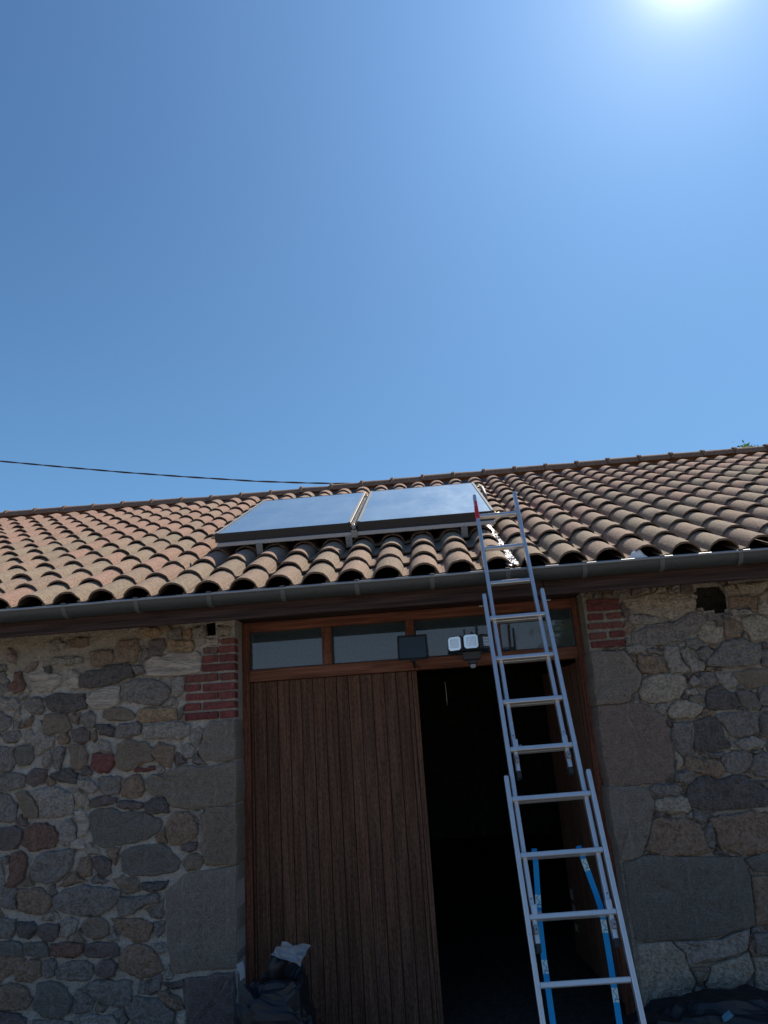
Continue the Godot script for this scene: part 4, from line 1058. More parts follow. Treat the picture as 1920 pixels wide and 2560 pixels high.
	stone(right, "clay", [Vector2(1.723, 2.076), Vector2(1.782, 2.141), Vector2(1.837, 2.127), Vector2(1.856, 2.114), Vector2(1.900, 2.109), Vector2(1.888, 2.039), Vector2(1.869, 2.010), Vector2(1.813, 2.003), Vector2(1.768, 2.014), Vector2(1.733, 2.030)], 0.012)
	stone(right, "umber", [Vector2(1.911, 2.149), Vector2(1.982, 2.157), Vector2(2.020, 2.129), Vector2(2.027, 2.089), Vector2(1.993, 2.026), Vector2(1.899, 2.019), Vector2(1.895, 2.081)], 0.006)
	stone(right, "clay", [Vector2(2.023, 2.128), Vector2(2.041, 2.158), Vector2(2.118, 2.171), Vector2(2.175, 2.156), Vector2(2.220, 2.137), Vector2(2.197, 2.012), Vector2(2.130, 1.995), Vector2(2.065, 1.995), Vector2(2.051, 2.042), Vector2(2.028, 2.070)], 0.012)
	stone(right, "slate", [Vector2(1.736, 1.874), Vector2(1.764, 1.907), Vector2(1.830, 1.966), Vector2(1.871, 2.008), Vector2(1.959, 2.024), Vector2(2.007, 2.016), Vector2(2.066, 1.982), Vector2(2.109, 1.977), Vector2(2.097, 1.897), Vector2(2.077, 1.859), Vector2(2.002, 1.840), Vector2(1.856, 1.849)], 0.028)
	stone(right, "slate", [Vector2(1.694, 1.963), Vector2(1.757, 1.991), Vector2(1.802, 1.963), Vector2(1.803, 1.940), Vector2(1.762, 1.911), Vector2(1.728, 1.898)], 0.027)
	stone(right, "grey", [Vector2(1.591, 1.972), Vector2(1.646, 2.002), Vector2(1.689, 1.927), Vector2(1.739, 1.884), Vector2(1.725, 1.838), Vector2(1.643, 1.838), Vector2(1.613, 1.899)], 0.018)
	stone(right, "slate", [Vector2(1.647, 2.036), Vector2(1.716, 2.050), Vector2(1.755, 2.015), Vector2(1.756, 1.995), Vector2(1.694, 1.969), Vector2(1.650, 1.994)], 0.015)
	stone(right, "slate", [Vector2(2.099, 1.942), Vector2(2.178, 1.939), Vector2(2.158, 1.830), Vector2(2.093, 1.843)], 0.011)
	stone(right, "grey", [Vector2(1.793, 1.824), Vector2(1.899, 1.822), Vector2(1.932, 1.746), Vector2(1.896, 1.713), Vector2(1.850, 1.711), Vector2(1.795, 1.763)], 0.004)
	stone(right, "tan", [Vector2(1.903, 1.812), Vector2(1.997, 1.829), Vector2(2.153, 1.825), Vector2(2.130, 1.717), Vector2(2.028, 1.706), Vector2(1.984, 1.710), Vector2(1.934, 1.744)], 0.009)
	stone(right, "slate", [Vector2(1.701, 1.829), Vector2(1.774, 1.821), Vector2(1.789, 1.790), Vector2(1.791, 1.761), Vector2(1.756, 1.730), Vector2(1.723, 1.724), Vector2(1.682, 1.742), Vector2(1.666, 1.777)], 0.022)
	stone(right, "grey", [Vector2(1.613, 1.769), Vector2(1.654, 1.817), Vector2(1.689, 1.772), Vector2(1.669, 1.747), Vector2(1.644, 1.741)], 0.025)
	stone(right, "dark", [Vector2(1.717, 1.715), Vector2(1.766, 1.733), Vector2(1.814, 1.744), Vector2(1.846, 1.708), Vector2(1.896, 1.687), Vector2(1.908, 1.637), Vector2(1.892, 1.599), Vector2(1.822, 1.586), Vector2(1.754, 1.585), Vector2(1.698, 1.611), Vector2(1.701, 1.669)], 0.011)
	stone(right, "teal", [Vector2(1.901, 1.698), Vector2(1.960, 1.703), Vector2(2.015, 1.668), Vector2(2.037, 1.606), Vector2(2.018, 1.575), Vector2(1.955, 1.570), Vector2(1.915, 1.611)], 0.022)
	stone(right, "slate", [Vector2(2.046, 1.711), Vector2(2.084, 1.719), Vector2(2.129, 1.707), Vector2(2.104, 1.588), Vector2(2.037, 1.603), Vector2(2.025, 1.664)], 0.022)
	stone(right, "clay", [Vector2(1.480, 1.639), Vector2(1.526, 1.668), Vector2(1.584, 1.664), Vector2(1.637, 1.646), Vector2(1.680, 1.620), Vector2(1.659, 1.584), Vector2(1.612, 1.551), Vector2(1.546, 1.550), Vector2(1.473, 1.561), Vector2(1.450, 1.591)], 0.020)
	stone(right, "olive", [Vector2(1.602, 1.687), Vector2(1.647, 1.692), Vector2(1.692, 1.680), Vector2(1.689, 1.652), Vector2(1.657, 1.640), Vector2(1.608, 1.656)], 0.019)
	stone(right, "grey", [Vector2(1.585, 1.731), Vector2(1.645, 1.735), Vector2(1.665, 1.702), Vector2(1.626, 1.690), Vector2(1.582, 1.695)], 0.022)
	stone(right, "slate", [Vector2(1.746, 1.554), Vector2(1.792, 1.572), Vector2(1.908, 1.575), Vector2(2.004, 1.560), Vector2(2.005, 1.499), Vector2(1.997, 1.446), Vector2(1.948, 1.425), Vector2(1.860, 1.405), Vector2(1.819, 1.422), Vector2(1.787, 1.481)], 0.011)
	stone(right, "teal", [Vector2(2.020, 1.547), Vector2(2.100, 1.549), Vector2(2.070, 1.401), Vector2(2.005, 1.410), Vector2(2.002, 1.489)], 0.020)
	stone(right, "dark", [Vector2(1.596, 1.529), Vector2(1.688, 1.554), Vector2(1.745, 1.549), Vector2(1.768, 1.517), Vector2(1.781, 1.442), Vector2(1.796, 1.363), Vector2(1.726, 1.347), Vector2(1.649, 1.346), Vector2(1.577, 1.350)], 0.009)
	stone(right, "slate", [Vector2(1.474, 1.533), Vector2(1.594, 1.531), Vector2(1.591, 1.445), Vector2(1.565, 1.344), Vector2(1.504, 1.328), Vector2(1.460, 1.380), Vector2(1.450, 1.455)], 0.015)
	stone(right, "grey", [Vector2(1.834, 1.385), Vector2(1.892, 1.413), Vector2(1.964, 1.415), Vector2(2.021, 1.377), Vector2(1.988, 1.345), Vector2(1.880, 1.338)], 0.022)
	stone(right, "umber", [Vector2(1.512, 1.324), Vector2(1.582, 1.318), Vector2(1.639, 1.299), Vector2(1.694, 1.296), Vector2(1.721, 1.281), Vector2(1.739, 1.236), Vector2(1.725, 1.207), Vector2(1.691, 1.181), Vector2(1.658, 1.198), Vector2(1.559, 1.231), Vector2(1.520, 1.234), Vector2(1.498, 1.277)], 0.020)
	stone(right, "slate", [Vector2(1.727, 1.309), Vector2(1.788, 1.332), Vector2(1.881, 1.341), Vector2(1.927, 1.312), Vector2(1.928, 1.278), Vector2(1.886, 1.229), Vector2(1.830, 1.193), Vector2(1.782, 1.200), Vector2(1.737, 1.227)], 0.010)
	stone(right, "slate", [Vector2(1.434, 1.227), Vector2(1.498, 1.251), Vector2(1.553, 1.225), Vector2(1.528, 1.186), Vector2(1.478, 1.162), Vector2(1.427, 1.179)], 0.027)
	stone(right, "slate", [Vector2(1.935, 1.304), Vector2(1.985, 1.320), Vector2(2.046, 1.300), Vector2(2.015, 1.160), Vector2(1.919, 1.185), Vector2(1.889, 1.220)], 0.019)
	stone(right, "dark", [Vector2(1.480, 1.110), Vector2(1.513, 1.162), Vector2(1.566, 1.199), Vector2(1.625, 1.206), Vector2(1.682, 1.179), Vector2(1.763, 1.197), Vector2(1.852, 1.191), Vector2(1.898, 1.152), Vector2(1.947, 1.121), Vector2(1.991, 1.063), Vector2(1.979, 1.012), Vector2(1.850, 1.007), Vector2(1.692, 1.000), Vector2(1.573, 1.004), Vector2(1.493, 1.027)], 0.017)
	stone(right, "teal", [Vector2(1.903, 1.160), Vector2(2.010, 1.159), Vector2(1.992, 1.073), Vector2(1.952, 1.126)], 0.002)
	stone(right, "clay", [Vector2(1.303, 1.689), Vector2(1.295, 1.727), Vector2(1.326, 1.808), Vector2(1.376, 1.831), Vector2(1.478, 1.837), Vector2(1.567, 1.836), Vector2(1.603, 1.806), Vector2(1.604, 1.763), Vector2(1.574, 1.720), Vector2(1.540, 1.676), Vector2(1.451, 1.660), Vector2(1.357, 1.663)], 0.016)
	stone(right, "madder", [Vector2(1.018, 1.666), Vector2(1.112, 1.669), Vector2(1.211, 1.673), Vector2(1.307, 1.670), Vector2(1.369, 1.616), Vector2(1.431, 1.574), Vector2(1.433, 1.528), Vector2(1.439, 1.457), Vector2(1.449, 1.369), Vector2(1.444, 1.295), Vector2(1.431, 1.238), Vector2(1.371, 1.192), Vector2(1.296, 1.175), Vector2(1.188, 1.176), Vector2(1.081, 1.182), Vector2(1.028, 1.196), Vector2(1.011, 1.343), Vector2(1.011, 1.520)], 0.009, 0.20)
	stone(right, "slate", [Vector2(1.261, 1.157), Vector2(1.319, 1.177), Vector2(1.427, 1.173), Vector2(1.471, 1.133), Vector2(1.416, 1.099), Vector2(1.308, 1.103)], 0.019)
	stone(right, "granite", [Vector2(1.014, 1.174), Vector2(1.071, 1.181), Vector2(1.214, 1.169), Vector2(1.253, 1.140), Vector2(1.274, 1.094), Vector2(1.281, 1.059), Vector2(1.260, 0.990), Vector2(1.237, 0.931), Vector2(1.209, 0.870), Vector2(1.172, 0.800), Vector2(1.144, 0.762), Vector2(1.083, 0.753), Vector2(1.041, 0.754), Vector2(1.024, 0.762), Vector2(1.012, 0.893), Vector2(1.008, 1.026)], 0.014, 0.20)
	stone(right, "umber", [Vector2(1.254, 0.969), Vector2(1.306, 0.988), Vector2(1.355, 0.969), Vector2(1.426, 0.978), Vector2(1.469, 0.962), Vector2(1.529, 0.935), Vector2(1.543, 0.864), Vector2(1.557, 0.805), Vector2(1.561, 0.772), Vector2(1.494, 0.760), Vector2(1.407, 0.763), Vector2(1.286, 0.765), Vector2(1.231, 0.786), Vector2(1.183, 0.811), Vector2(1.219, 0.877)], 0.023)
	stone(right, "clay", [Vector2(1.278, 1.074), Vector2(1.348, 1.100), Vector2(1.448, 1.100), Vector2(1.489, 1.083), Vector2(1.493, 1.030), Vector2(1.474, 0.998), Vector2(1.396, 0.995), Vector2(1.291, 1.017)], 0.019)
	stone(right, "umber", [Vector2(1.589, 0.957), Vector2(1.662, 0.974), Vector2(1.749, 0.975), Vector2(1.850, 0.990), Vector2(1.947, 0.963), Vector2(1.981, 0.949), Vector2(1.939, 0.759), Vector2(1.878, 0.751), Vector2(1.791, 0.741), Vector2(1.742, 0.743), Vector2(1.691, 0.766), Vector2(1.629, 0.794), Vector2(1.615, 0.838), Vector2(1.610, 0.910)], 0.023)
	stone(right, "clay", [Vector2(1.857, 1.006), Vector2(1.957, 1.011), Vector2(1.993, 1.006), Vector2(1.983, 0.965), Vector2(1.871, 0.971)], 0.011)
	stone(right, "slate", [Vector2(1.549, 0.866), Vector2(1.588, 0.944), Vector2(1.607, 0.905), Vector2(1.610, 0.826), Vector2(1.592, 0.780), Vector2(1.553, 0.808)], 0.019)
	stone(right, "teal", [Vector2(1.037, 0.744), Vector2(1.219, 0.778), Vector2(1.431, 0.753), Vector2(1.745, 0.736), Vector2(1.763, 0.650), Vector2(1.753, 0.454), Vector2(1.725, 0.362), Vector2(1.566, 0.324), Vector2(1.284, 0.314), Vector2(1.143, 0.308), Vector2(1.050, 0.322), Vector2(1.034, 0.492)], 0.021, 0.20)
	stone(right, "teal", [Vector2(1.758, 0.719), Vector2(1.889, 0.759), Vector2(2.007, 0.758), Vector2(1.982, 0.630), Vector2(1.811, 0.653)], 0.024)
	stone(right, "umber", [Vector2(1.782, 0.626), Vector2(1.981, 0.625), Vector2(1.930, 0.382), Vector2(1.751, 0.363), Vector2(1.767, 0.487)], 0.011)
	stone(right, "grey", [Vector2(1.263, 0.310), Vector2(1.418, 0.298), Vector2(1.557, 0.311), Vector2(1.707, 0.354), Vector2(1.674, 0.243), Vector2(1.457, 0.190), Vector2(1.327, 0.179), Vector2(1.324, 0.233)], 0.024)
	stone(right, "clay", [Vector2(1.053, 0.301), Vector2(1.247, 0.308), Vector2(1.312, 0.247), Vector2(1.323, 0.161), Vector2(1.353, 0.096), Vector2(1.282, -0.023), Vector2(1.032, -0.050), Vector2(1.036, 0.113)], 0.025, 0.20)
	stone(right, "tan", [Vector2(1.334, 0.165), Vector2(1.447, 0.163), Vector2(1.427, 0.115), Vector2(1.379, 0.070), Vector2(1.353, 0.095)], 0.020)
	stone(right, "clay", [Vector2(1.458, 0.172), Vector2(1.677, 0.233), Vector2(1.693, 0.140), Vector2(1.612, 0.048), Vector2(1.439, 0.032), Vector2(1.401, 0.077)], 0.027)
	stone(right, "slate", [Vector2(1.728, 0.328), Vector2(1.916, 0.335), Vector2(1.888, 0.195), Vector2(1.719, 0.222)], 0.027)
	stone(right, "slate", [Vector2(1.350, 0.031), Vector2(1.505, 0.032), Vector2(1.615, 0.037), Vector2(1.629, -0.079), Vector2(1.476, -0.137), Vector2(1.334, -0.091)], 0.015)
	stone(right, "clay", [Vector2(1.706, 0.204), Vector2(1.888, 0.193), Vector2(1.845, -0.005), Vector2(1.674, 0.016)], 0.016)
	stone(left, "tan", [Vector2(-2.772, 0.013), Vector2(-2.432, -0.214), Vector2(-2.727, -0.485), Vector2(-3.080, -0.507), Vector2(-3.331, -0.501), Vector2(-3.394, -0.241), Vector2(-3.281, 0.117), Vector2(-3.163, 0.181), Vector2(-2.862, 0.175)], 0.003)
	stone(left, "umber", [Vector2(-2.669, 0.400), Vector2(-2.867, 0.233), Vector2(-2.919, 0.185), Vector2(-3.054, 0.189), Vector2(-3.240, 0.179), Vector2(-3.276, 0.423), Vector2(-3.169, 0.567), Vector2(-2.975, 0.687), Vector2(-2.887, 0.495)], 0.009)
	stone(left, "umber", [Vector2(-2.231, -0.233), Vector2(-2.269, -0.052), Vector2(-2.059, -0.028), Vector2(-1.989, 0.039), Vector2(-1.900, -0.015), Vector2(-1.735, -0.089), Vector2(-1.748, -0.311), Vector2(-1.913, -0.385), Vector2(-2.102, -0.303)], 0.009)
	stone(left, "grey", [Vector2(-3.068, 0.651), Vector2(-3.194, 0.724), Vector2(-3.211, 0.979), Vector2(-3.152, 1.062), Vector2(-3.087, 1.228), Vector2(-2.937, 1.047), Vector2(-2.887, 0.970), Vector2(-2.833, 0.829), Vector2(-2.911, 0.773)], 0.006)
	stone(left, "clay", [Vector2(-2.277, -0.045), Vector2(-2.264, -0.126), Vector2(-2.244, -0.211), Vector2(-2.262, -0.348), Vector2(-2.431, -0.317), Vector2(-2.446, -0.193), Vector2(-2.574, -0.109), Vector2(-2.463, -0.049), Vector2(-2.378, -0.034)], 0.008)
	stone(left, "clay", [Vector2(-1.727, -0.137), Vector2(-1.718, -0.007), Vector2(-1.618, -0.049), Vector2(-1.577, -0.051), Vector2(-1.420, -0.089), Vector2(-1.425, -0.221), Vector2(-1.601, -0.319), Vector2(-1.678, -0.269), Vector2(-1.733, -0.203)], 0.008)
	stone(left, "slate", [Vector2(-2.947, 1.761), Vector2(-3.061, 1.642), Vector2(-3.127, 1.755), Vector2(-3.140, 1.828), Vector2(-3.177, 1.954), Vector2(-2.996, 1.917), Vector2(-2.961, 1.911), Vector2(-2.873, 1.857), Vector2(-2.876, 1.799)], 0.008)
	stone(left, "slate", [Vector2(-2.958, 2.169), Vector2(-2.921, 2.120), Vector2(-2.906, 2.048), Vector2(-2.955, 2.006), Vector2(-3.011, 1.993), Vector2(-3.048, 1.978), Vector2(-3.118, 2.056), Vector2(-3.078, 2.119), Vector2(-3.023, 2.185)], 0.003)
	stone(left, "grey", [Vector2(-2.684, 1.599), Vector2(-2.701, 1.659), Vector2(-2.791, 1.682), Vector2(-2.698, 1.751), Vector2(-2.673, 1.832), Vector2(-2.618, 1.724), Vector2(-2.555, 1.718), Vector2(-2.575, 1.655), Vector2(-2.635, 1.622)], 0.008)
	stone(left, "slate", [Vector2(-2.261, 0.183), Vector2(-2.218, 0.152), Vector2(-2.239, 0.098), Vector2(-2.287, 0.091), Vector2(-2.318, 0.088), Vector2(-2.366, 0.102), Vector2(-2.355, 0.170), Vector2(-2.339, 0.222), Vector2(-2.295, 0.208)], 0.007)
	stone(left, "tan", [Vector2(-1.568, 0.933), Vector2(-1.552, 0.889), Vector2(-1.575, 0.847), Vector2(-1.621, 0.842), Vector2(-1.657, 0.838), Vector2(-1.694, 0.882), Vector2(-1.693, 0.905), Vector2(-1.647, 0.941), Vector2(-1.620, 0.945)], 0.007)
	stone(left, "grey", [Vector2(-2.957, 1.304), Vector2(-2.951, 1.226), Vector2(-2.946, 1.174), Vector2(-2.942, 1.116), Vector2(-3.013, 1.152), Vector2(-3.044, 1.192), Vector2(-3.071, 1.222), Vector2(-3.085, 1.283), Vector2(-3.002, 1.299)], 0.005)
	stone(left, "tan", [Vector2(-2.042, 0.729), Vector2(-2.081, 0.758), Vector2(-2.142, 0.823), Vector2(-2.082, 0.847), Vector2(-2.025, 0.826), Vector2(-1.978, 0.821), Vector2(-1.954, 0.784), Vector2(-1.960, 0.745), Vector2(-2.011, 0.730)], 0.007)
	stone(left, "clay", [Vector2(-2.362, 1.265), Vector2(-2.396, 1.255), Vector2(-2.407, 1.302), Vector2(-2.453, 1.385), Vector2(-2.394, 1.383), Vector2(-2.351, 1.354), Vector2(-2.327, 1.346), Vector2(-2.305, 1.292), Vector2(-2.308, 1.241)], 0.008)
	stone(left, "slate", [Vector2(-1.851, 0.176), Vector2(-1.877, 0.168), Vector2(-1.923, 0.174), Vector2(-1.959, 0.177), Vector2(-1.946, 0.254), Vector2(-1.911, 0.253), Vector2(-1.877, 0.261), Vector2(-1.818, 0.282), Vector2(-1.815, 0.196)], 0.007)
	stone(left, "grey", [Vector2(-1.636, 1.683), Vector2(-1.589, 1.718), Vector2(-1.551, 1.692), Vector2(-1.562, 1.647), Vector2(-1.565, 1.634), Vector2(-1.582, 1.590), Vector2(-1.625, 1.605), Vector2(-1.642, 1.615), Vector2(-1.644, 1.666)], 0.008)
	stone(left, "slate", [Vector2(-1.807, 0.633), Vector2(-1.806, 0.612), Vector2(-1.822, 0.577), Vector2(-1.852, 0.582), Vector2(-1.886, 0.583), Vector2(-1.929, 0.639), Vector2(-1.886, 0.657), Vector2(-1.858, 0.661), Vector2(-1.806, 0.698)], 0.002)
	stone(left, "grey", [Vector2(-2.999, 1.309), Vector2(-3.039, 1.302), Vector2(-3.071, 1.309), Vector2(-3.091, 1.367), Vector2(-3.034, 1.451), Vector2(-2.964, 1.440), Vector2(-2.963, 1.368), Vector2(-2.961, 1.342), Vector2(-2.959, 1.324)], 0.003)
	stone(left, "umber", [Vector2(-2.422, 0.797), Vector2(-2.498, 0.794), Vector2(-2.432, 0.857), Vector2(-2.416, 0.878), Vector2(-2.376, 0.891), Vector2(-2.366, 0.870), Vector2(-2.299, 0.816), Vector2(-2.374, 0.807), Vector2(-2.396, 0.804)], 0.006)
	stone(left, "tan", [Vector2(-2.914, 0.576), Vector2(-2.941, 0.635), Vector2(-2.956, 0.671), Vector2(-2.976, 0.712), Vector2(-2.930, 0.745), Vector2(-2.897, 0.702), Vector2(-2.862, 0.693), Vector2(-2.837, 0.646), Vector2(-2.899, 0.637)], 0.007)
	stone(left, "grey", [Vector2(-2.657, -0.051), Vector2(-2.674, -0.043), Vector2(-2.720, 0.011), Vector2(-2.649, 0.018), Vector2(-2.613, 0.050), Vector2(-2.604, -0.004), Vector2(-2.567, -0.030), Vector2(-2.567, -0.079), Vector2(-2.637, -0.066)], 0.004)
	stone(left, "umber", [Vector2(-2.100, 0.949), Vector2(-2.125, 0.899), Vector2(-2.145, 0.939), Vector2(-2.169, 0.950), Vector2(-2.193, 0.996), Vector2(-2.157, 1.002), Vector2(-2.138, 1.009), Vector2(-2.086, 1.008), Vector2(-2.103, 0.971)], 0.007)
	stone(left, "plum", [Vector2(-3.026, 1.458), Vector2(-3.086, 1.444), Vector2(-3.093, 1.508), Vector2(-3.032, 1.529), Vector2(-2.995, 1.551), Vector2(-2.970, 1.505), Vector2(-2.968, 1.490), Vector2(-2.966, 1.449), Vector2(-2.991, 1.455)], 0.007)
	stone(left, "tan", [Vector2(-2.398, 1.864), Vector2(-2.404, 1.830), Vector2(-2.408, 1.807), Vector2(-2.404, 1.772), Vector2(-2.455, 1.795), Vector2(-2.461, 1.815), Vector2(-2.473, 1.837), Vector2(-2.456, 1.856), Vector2(-2.440, 1.859)], 0.002)
	pinning(left, "clay", [Vector2(-2.553, 0.651), Vector2(-2.531, 0.667), Vector2(-2.509, 0.660), Vector2(-2.489, 0.655), Vector2(-2.465, 0.613), Vector2(-2.498, 0.603), Vector2(-2.522, 0.602), Vector2(-2.553, 0.605), Vector2(-2.602, 0.616)], 0.006)
	pinning(left, "plum", [Vector2(-1.689, 1.520), Vector2(-1.664, 1.490), Vector2(-1.688, 1.485), Vector2(-1.721, 1.476), Vector2(-1.740, 1.470), Vector2(-1.750, 1.507), Vector2(-1.744, 1.531), Vector2(-1.742, 1.569), Vector2(-1.705, 1.555)], 0.004)
	pinning(left, "slate", [Vector2(-2.006, 2.163), Vector2(-1.999, 2.208), Vector2(-1.990, 2.229), Vector2(-1.977, 2.278), Vector2(-1.948, 2.251), Vector2(-1.934, 2.222), Vector2(-1.934, 2.190), Vector2(-1.954, 2.178), Vector2(-1.983, 2.156)], 0.002)
	pinning(left, "umber", [Vector2(-1.793, 1.044), Vector2(-1.790, 1.006), Vector2(-1.834, 1.020), Vector2(-1.858, 1.019), Vector2(-1.879, 1.054), Vector2(-1.864, 1.064), Vector2(-1.839, 1.078), Vector2(-1.810, 1.116), Vector2(-1.799, 1.063)], 0.003)
	pinning(left, "slate", [Vector2(-1.600, 1.563), Vector2(-1.577, 1.522), Vector2(-1.572, 1.511), Vector2(-1.529, 1.471), Vector2(-1.589, 1.470), Vector2(-1.617, 1.481), Vector2(-1.629, 1.484), Vector2(-1.630, 1.516), Vector2(-1.618, 1.537)], 0.005)
	pinning(left, "grey", [Vector2(-1.745, 1.905), Vector2(-1.704, 1.898), Vector2(-1.738, 1.851), Vector2(-1.771, 1.861), Vector2(-1.786, 1.862), Vector2(-1.833, 1.873), Vector2(-1.794, 1.902), Vector2(-1.785, 1.918), Vector2(-1.764, 1.921)], 0.003)
	pinning(left, "slate", [Vector2(-2.242, 0.862), Vector2(-2.224, 0.850), Vector2(-2.207, 0.839), Vector2(-2.159, 0.812), Vector2(-2.205, 0.791), Vector2(-2.237, 0.799), Vector2(-2.266, 0.802), Vector2(-2.289, 0.819), Vector2(-2.268, 0.841)], 0.004)
	pinning(left, "clay", [Vector2(-2.256, 0.969), Vector2(-2.284, 0.973), Vector2(-2.300, 0.973), Vector2(-2.330, 1.000), Vector2(-2.321, 1.036), Vector2(-2.304, 1.052), Vector2(-2.270, 1.025), Vector2(-2.253, 1.020), Vector2(-2.222, 0.975)], 0.002)
	pinning(left, "slate", [Vector2(-2.073, 0.108), Vector2(-2.042, 0.108), Vector2(-2.022, 0.078), Vector2(-2.011, 0.067), Vector2(-2.002, 0.040), Vector2(-2.024, 0.019), Vector2(-2.050, 0.011), Vector2(-2.066, 0.050), Vector2(-2.119, 0.083)], 0.006)
	pinning(left, "tan", [Vector2(-2.659, 0.842), Vector2(-2.650, 0.810), Vector2(-2.674, 0.809), Vector2(-2.693, 0.809), Vector2(-2.740, 0.816), Vector2(-2.720, 0.844), Vector2(-2.707, 0.856), Vector2(-2.679, 0.897), Vector2(-2.671, 0.866)], 0.005)
	pinning(left, "tan", [Vector2(-2.359, 0.536), Vector2(-2.329, 0.563), Vector2(-2.322, 0.537), Vector2(-2.314, 0.521), Vector2(-2.297, 0.472), Vector2(-2.338, 0.485), Vector2(-2.353, 0.487), Vector2(-2.378, 0.491), Vector2(-2.367, 0.526)], 0.007)
	pinning(left, "plum", [Vector2(-2.725, 1.213), Vector2(-2.703, 1.181), Vector2(-2.731, 1.165), Vector2(-2.765, 1.172), Vector2(-2.782, 1.179), Vector2(-2.801, 1.197), Vector2(-2.786, 1.222), Vector2(-2.769, 1.248), Vector2(-2.748, 1.224)], 0.007)
	pinning(left, "grey", [Vector2(-1.563, 1.163), Vector2(-1.572, 1.100), Vector2(-1.600, 1.144), Vector2(-1.612, 1.160), Vector2(-1.625, 1.176), Vector2(-1.621, 1.201), Vector2(-1.595, 1.203), Vector2(-1.559, 1.206), Vector2(-1.548, 1.188)], 0.004)
	pinning(left, "plum", [Vector2(-2.388, 1.466), Vector2(-2.372, 1.492), Vector2(-2.357, 1.503), Vector2(-2.335, 1.519), Vector2(-2.315, 1.496), Vector2(-2.290, 1.479), Vector2(-2.305, 1.452), Vector2(-2.344, 1.454), Vector2(-2.369, 1.450)], 0.009)
	pinning(left, "grey", [Vector2(-2.753, 2.031), Vector2(-2.789, 1.988), Vector2(-2.797, 1.976), Vector2(-2.819, 1.965), Vector2(-2.827, 1.973), Vector2(-2.845, 1.987), Vector2(-2.841, 2.013), Vector2(-2.822, 2.017), Vector2(-2.807, 2.024)], 0.002)
	pinning(left, "grey", [Vector2(-1.769, 0.245), Vector2(-1.787, 0.243), Vector2(-1.808, 0.256), Vector2(-1.808, 0.270), Vector2(-1.795, 0.290), Vector2(-1.772, 0.327), Vector2(-1.757, 0.300), Vector2(-1.738, 0.270), Vector2(-1.743, 0.248)], 0.005)
	pinning(left, "grey", [Vector2(-2.118, 0.471), Vector2(-2.132, 0.472), Vector2(-2.163, 0.477), Vector2(-2.151, 0.505), Vector2(-2.149, 0.536), Vector2(-2.130, 0.558), Vector2(-2.106, 0.518), Vector2(-2.084, 0.501), Vector2(-2.082, 0.467)], 0.004)
	pinning(left, "umber", [Vector2(-2.601, 1.409), Vector2(-2.617, 1.426), Vector2(-2.605, 1.445), Vector2(-2.597, 1.472), Vector2(-2.570, 1.459), Vector2(-2.547, 1.441), Vector2(-2.538, 1.418), Vector2(-2.561, 1.407), Vector2(-2.580, 1.410)], 0.005)
	pinning(left, "slate", [Vector2(-2.490, 0.765), Vector2(-2.521, 0.745), Vector2(-2.537, 0.759), Vector2(-2.558, 0.772), Vector2(-2.572, 0.782), Vector2(-2.549, 0.806), Vector2(-2.537, 0.809), Vector2(-2.508, 0.816), Vector2(-2.504, 0.787)], 0.003)
	pinning(left, "tan", [Vector2(-2.169, 0.088), Vector2(-2.200, 0.093), Vector2(-2.224, 0.099), Vector2(-2.221, 0.120), Vector2(-2.215, 0.129), Vector2(-2.207, 0.147), Vector2(-2.182, 0.139), Vector2(-2.144, 0.127), Vector2(-2.146, 0.108)], 0.009)
	pinning(left, "umber", [Vector2(-2.317, 1.694), Vector2(-2.317, 1.715), Vector2(-2.294, 1.748), Vector2(-2.274, 1.713), Vector2(-2.271, 1.703), Vector2(-2.275, 1.682), Vector2(-2.286, 1.672), Vector2(-2.299, 1.657), Vector2(-2.318, 1.679)], 0.005)
	pinning(left, "grey", [Vector2(-1.854, 1.491), Vector2(-1.830, 1.477), Vector2(-1.816, 1.472), Vector2(-1.807, 1.445), Vector2(-1.826, 1.437), Vector2(-1.842, 1.431), Vector2(-1.863, 1.437), Vector2(-1.867, 1.457), Vector2(-1.868, 1.466)], 0.002)
	stone(right, "plum", [Vector2(2.498, 0.677), Vector2(2.784, 0.404), Vector2(3.186, -0.196), Vector2(2.864, -0.945), Vector2(2.314, -0.845), Vector2(1.938, -0.739), Vector2(1.576, -0.242), Vector2(1.853, -0.005), Vector2(1.954, 0.455)], 0.007)
	stone(right, "slate", [Vector2(1.966, 0.847), Vector2(1.988, 0.948), Vector2(2.030, 1.381), Vector2(2.292, 1.247), Vector2(2.702, 1.279), Vector2(2.726, 0.912), Vector2(2.660, 0.578), Vector2(2.235, 0.576), Vector2(1.988, 0.476)], 0.003)
	stone(right, "umber", [Vector2(2.324, 1.257), Vector2(2.180, 1.312), Vector2(2.075, 1.363), Vector2(2.087, 1.454), Vector2(2.118, 1.629), Vector2(2.266, 1.703), Vector2(2.456, 1.730), Vector2(2.473, 1.477), Vector2(2.477, 1.302)], 0.006)
	stone(right, "tan", [Vector2(1.073, -0.051), Vector2(1.196, -0.040), Vector2(1.248, -0.032), Vector2(1.329, -0.082), Vector2(1.499, -0.146), Vector2(1.375, -0.303), Vector2(1.238, -0.384), Vector2(1.123, -0.302), Vector2(1.030, -0.215)], 0.005)
	stone(right, "clay", [Vector2(2.314, 2.001), Vector2(2.374, 1.902), Vector2(2.373, 1.783), Vector2(2.306, 1.714), Vector2(2.232, 1.693), Vector2(2.164, 1.659), Vector2(2.148, 1.777), Vector2(2.166, 1.839), Vector2(2.168, 1.984)], 0.007)
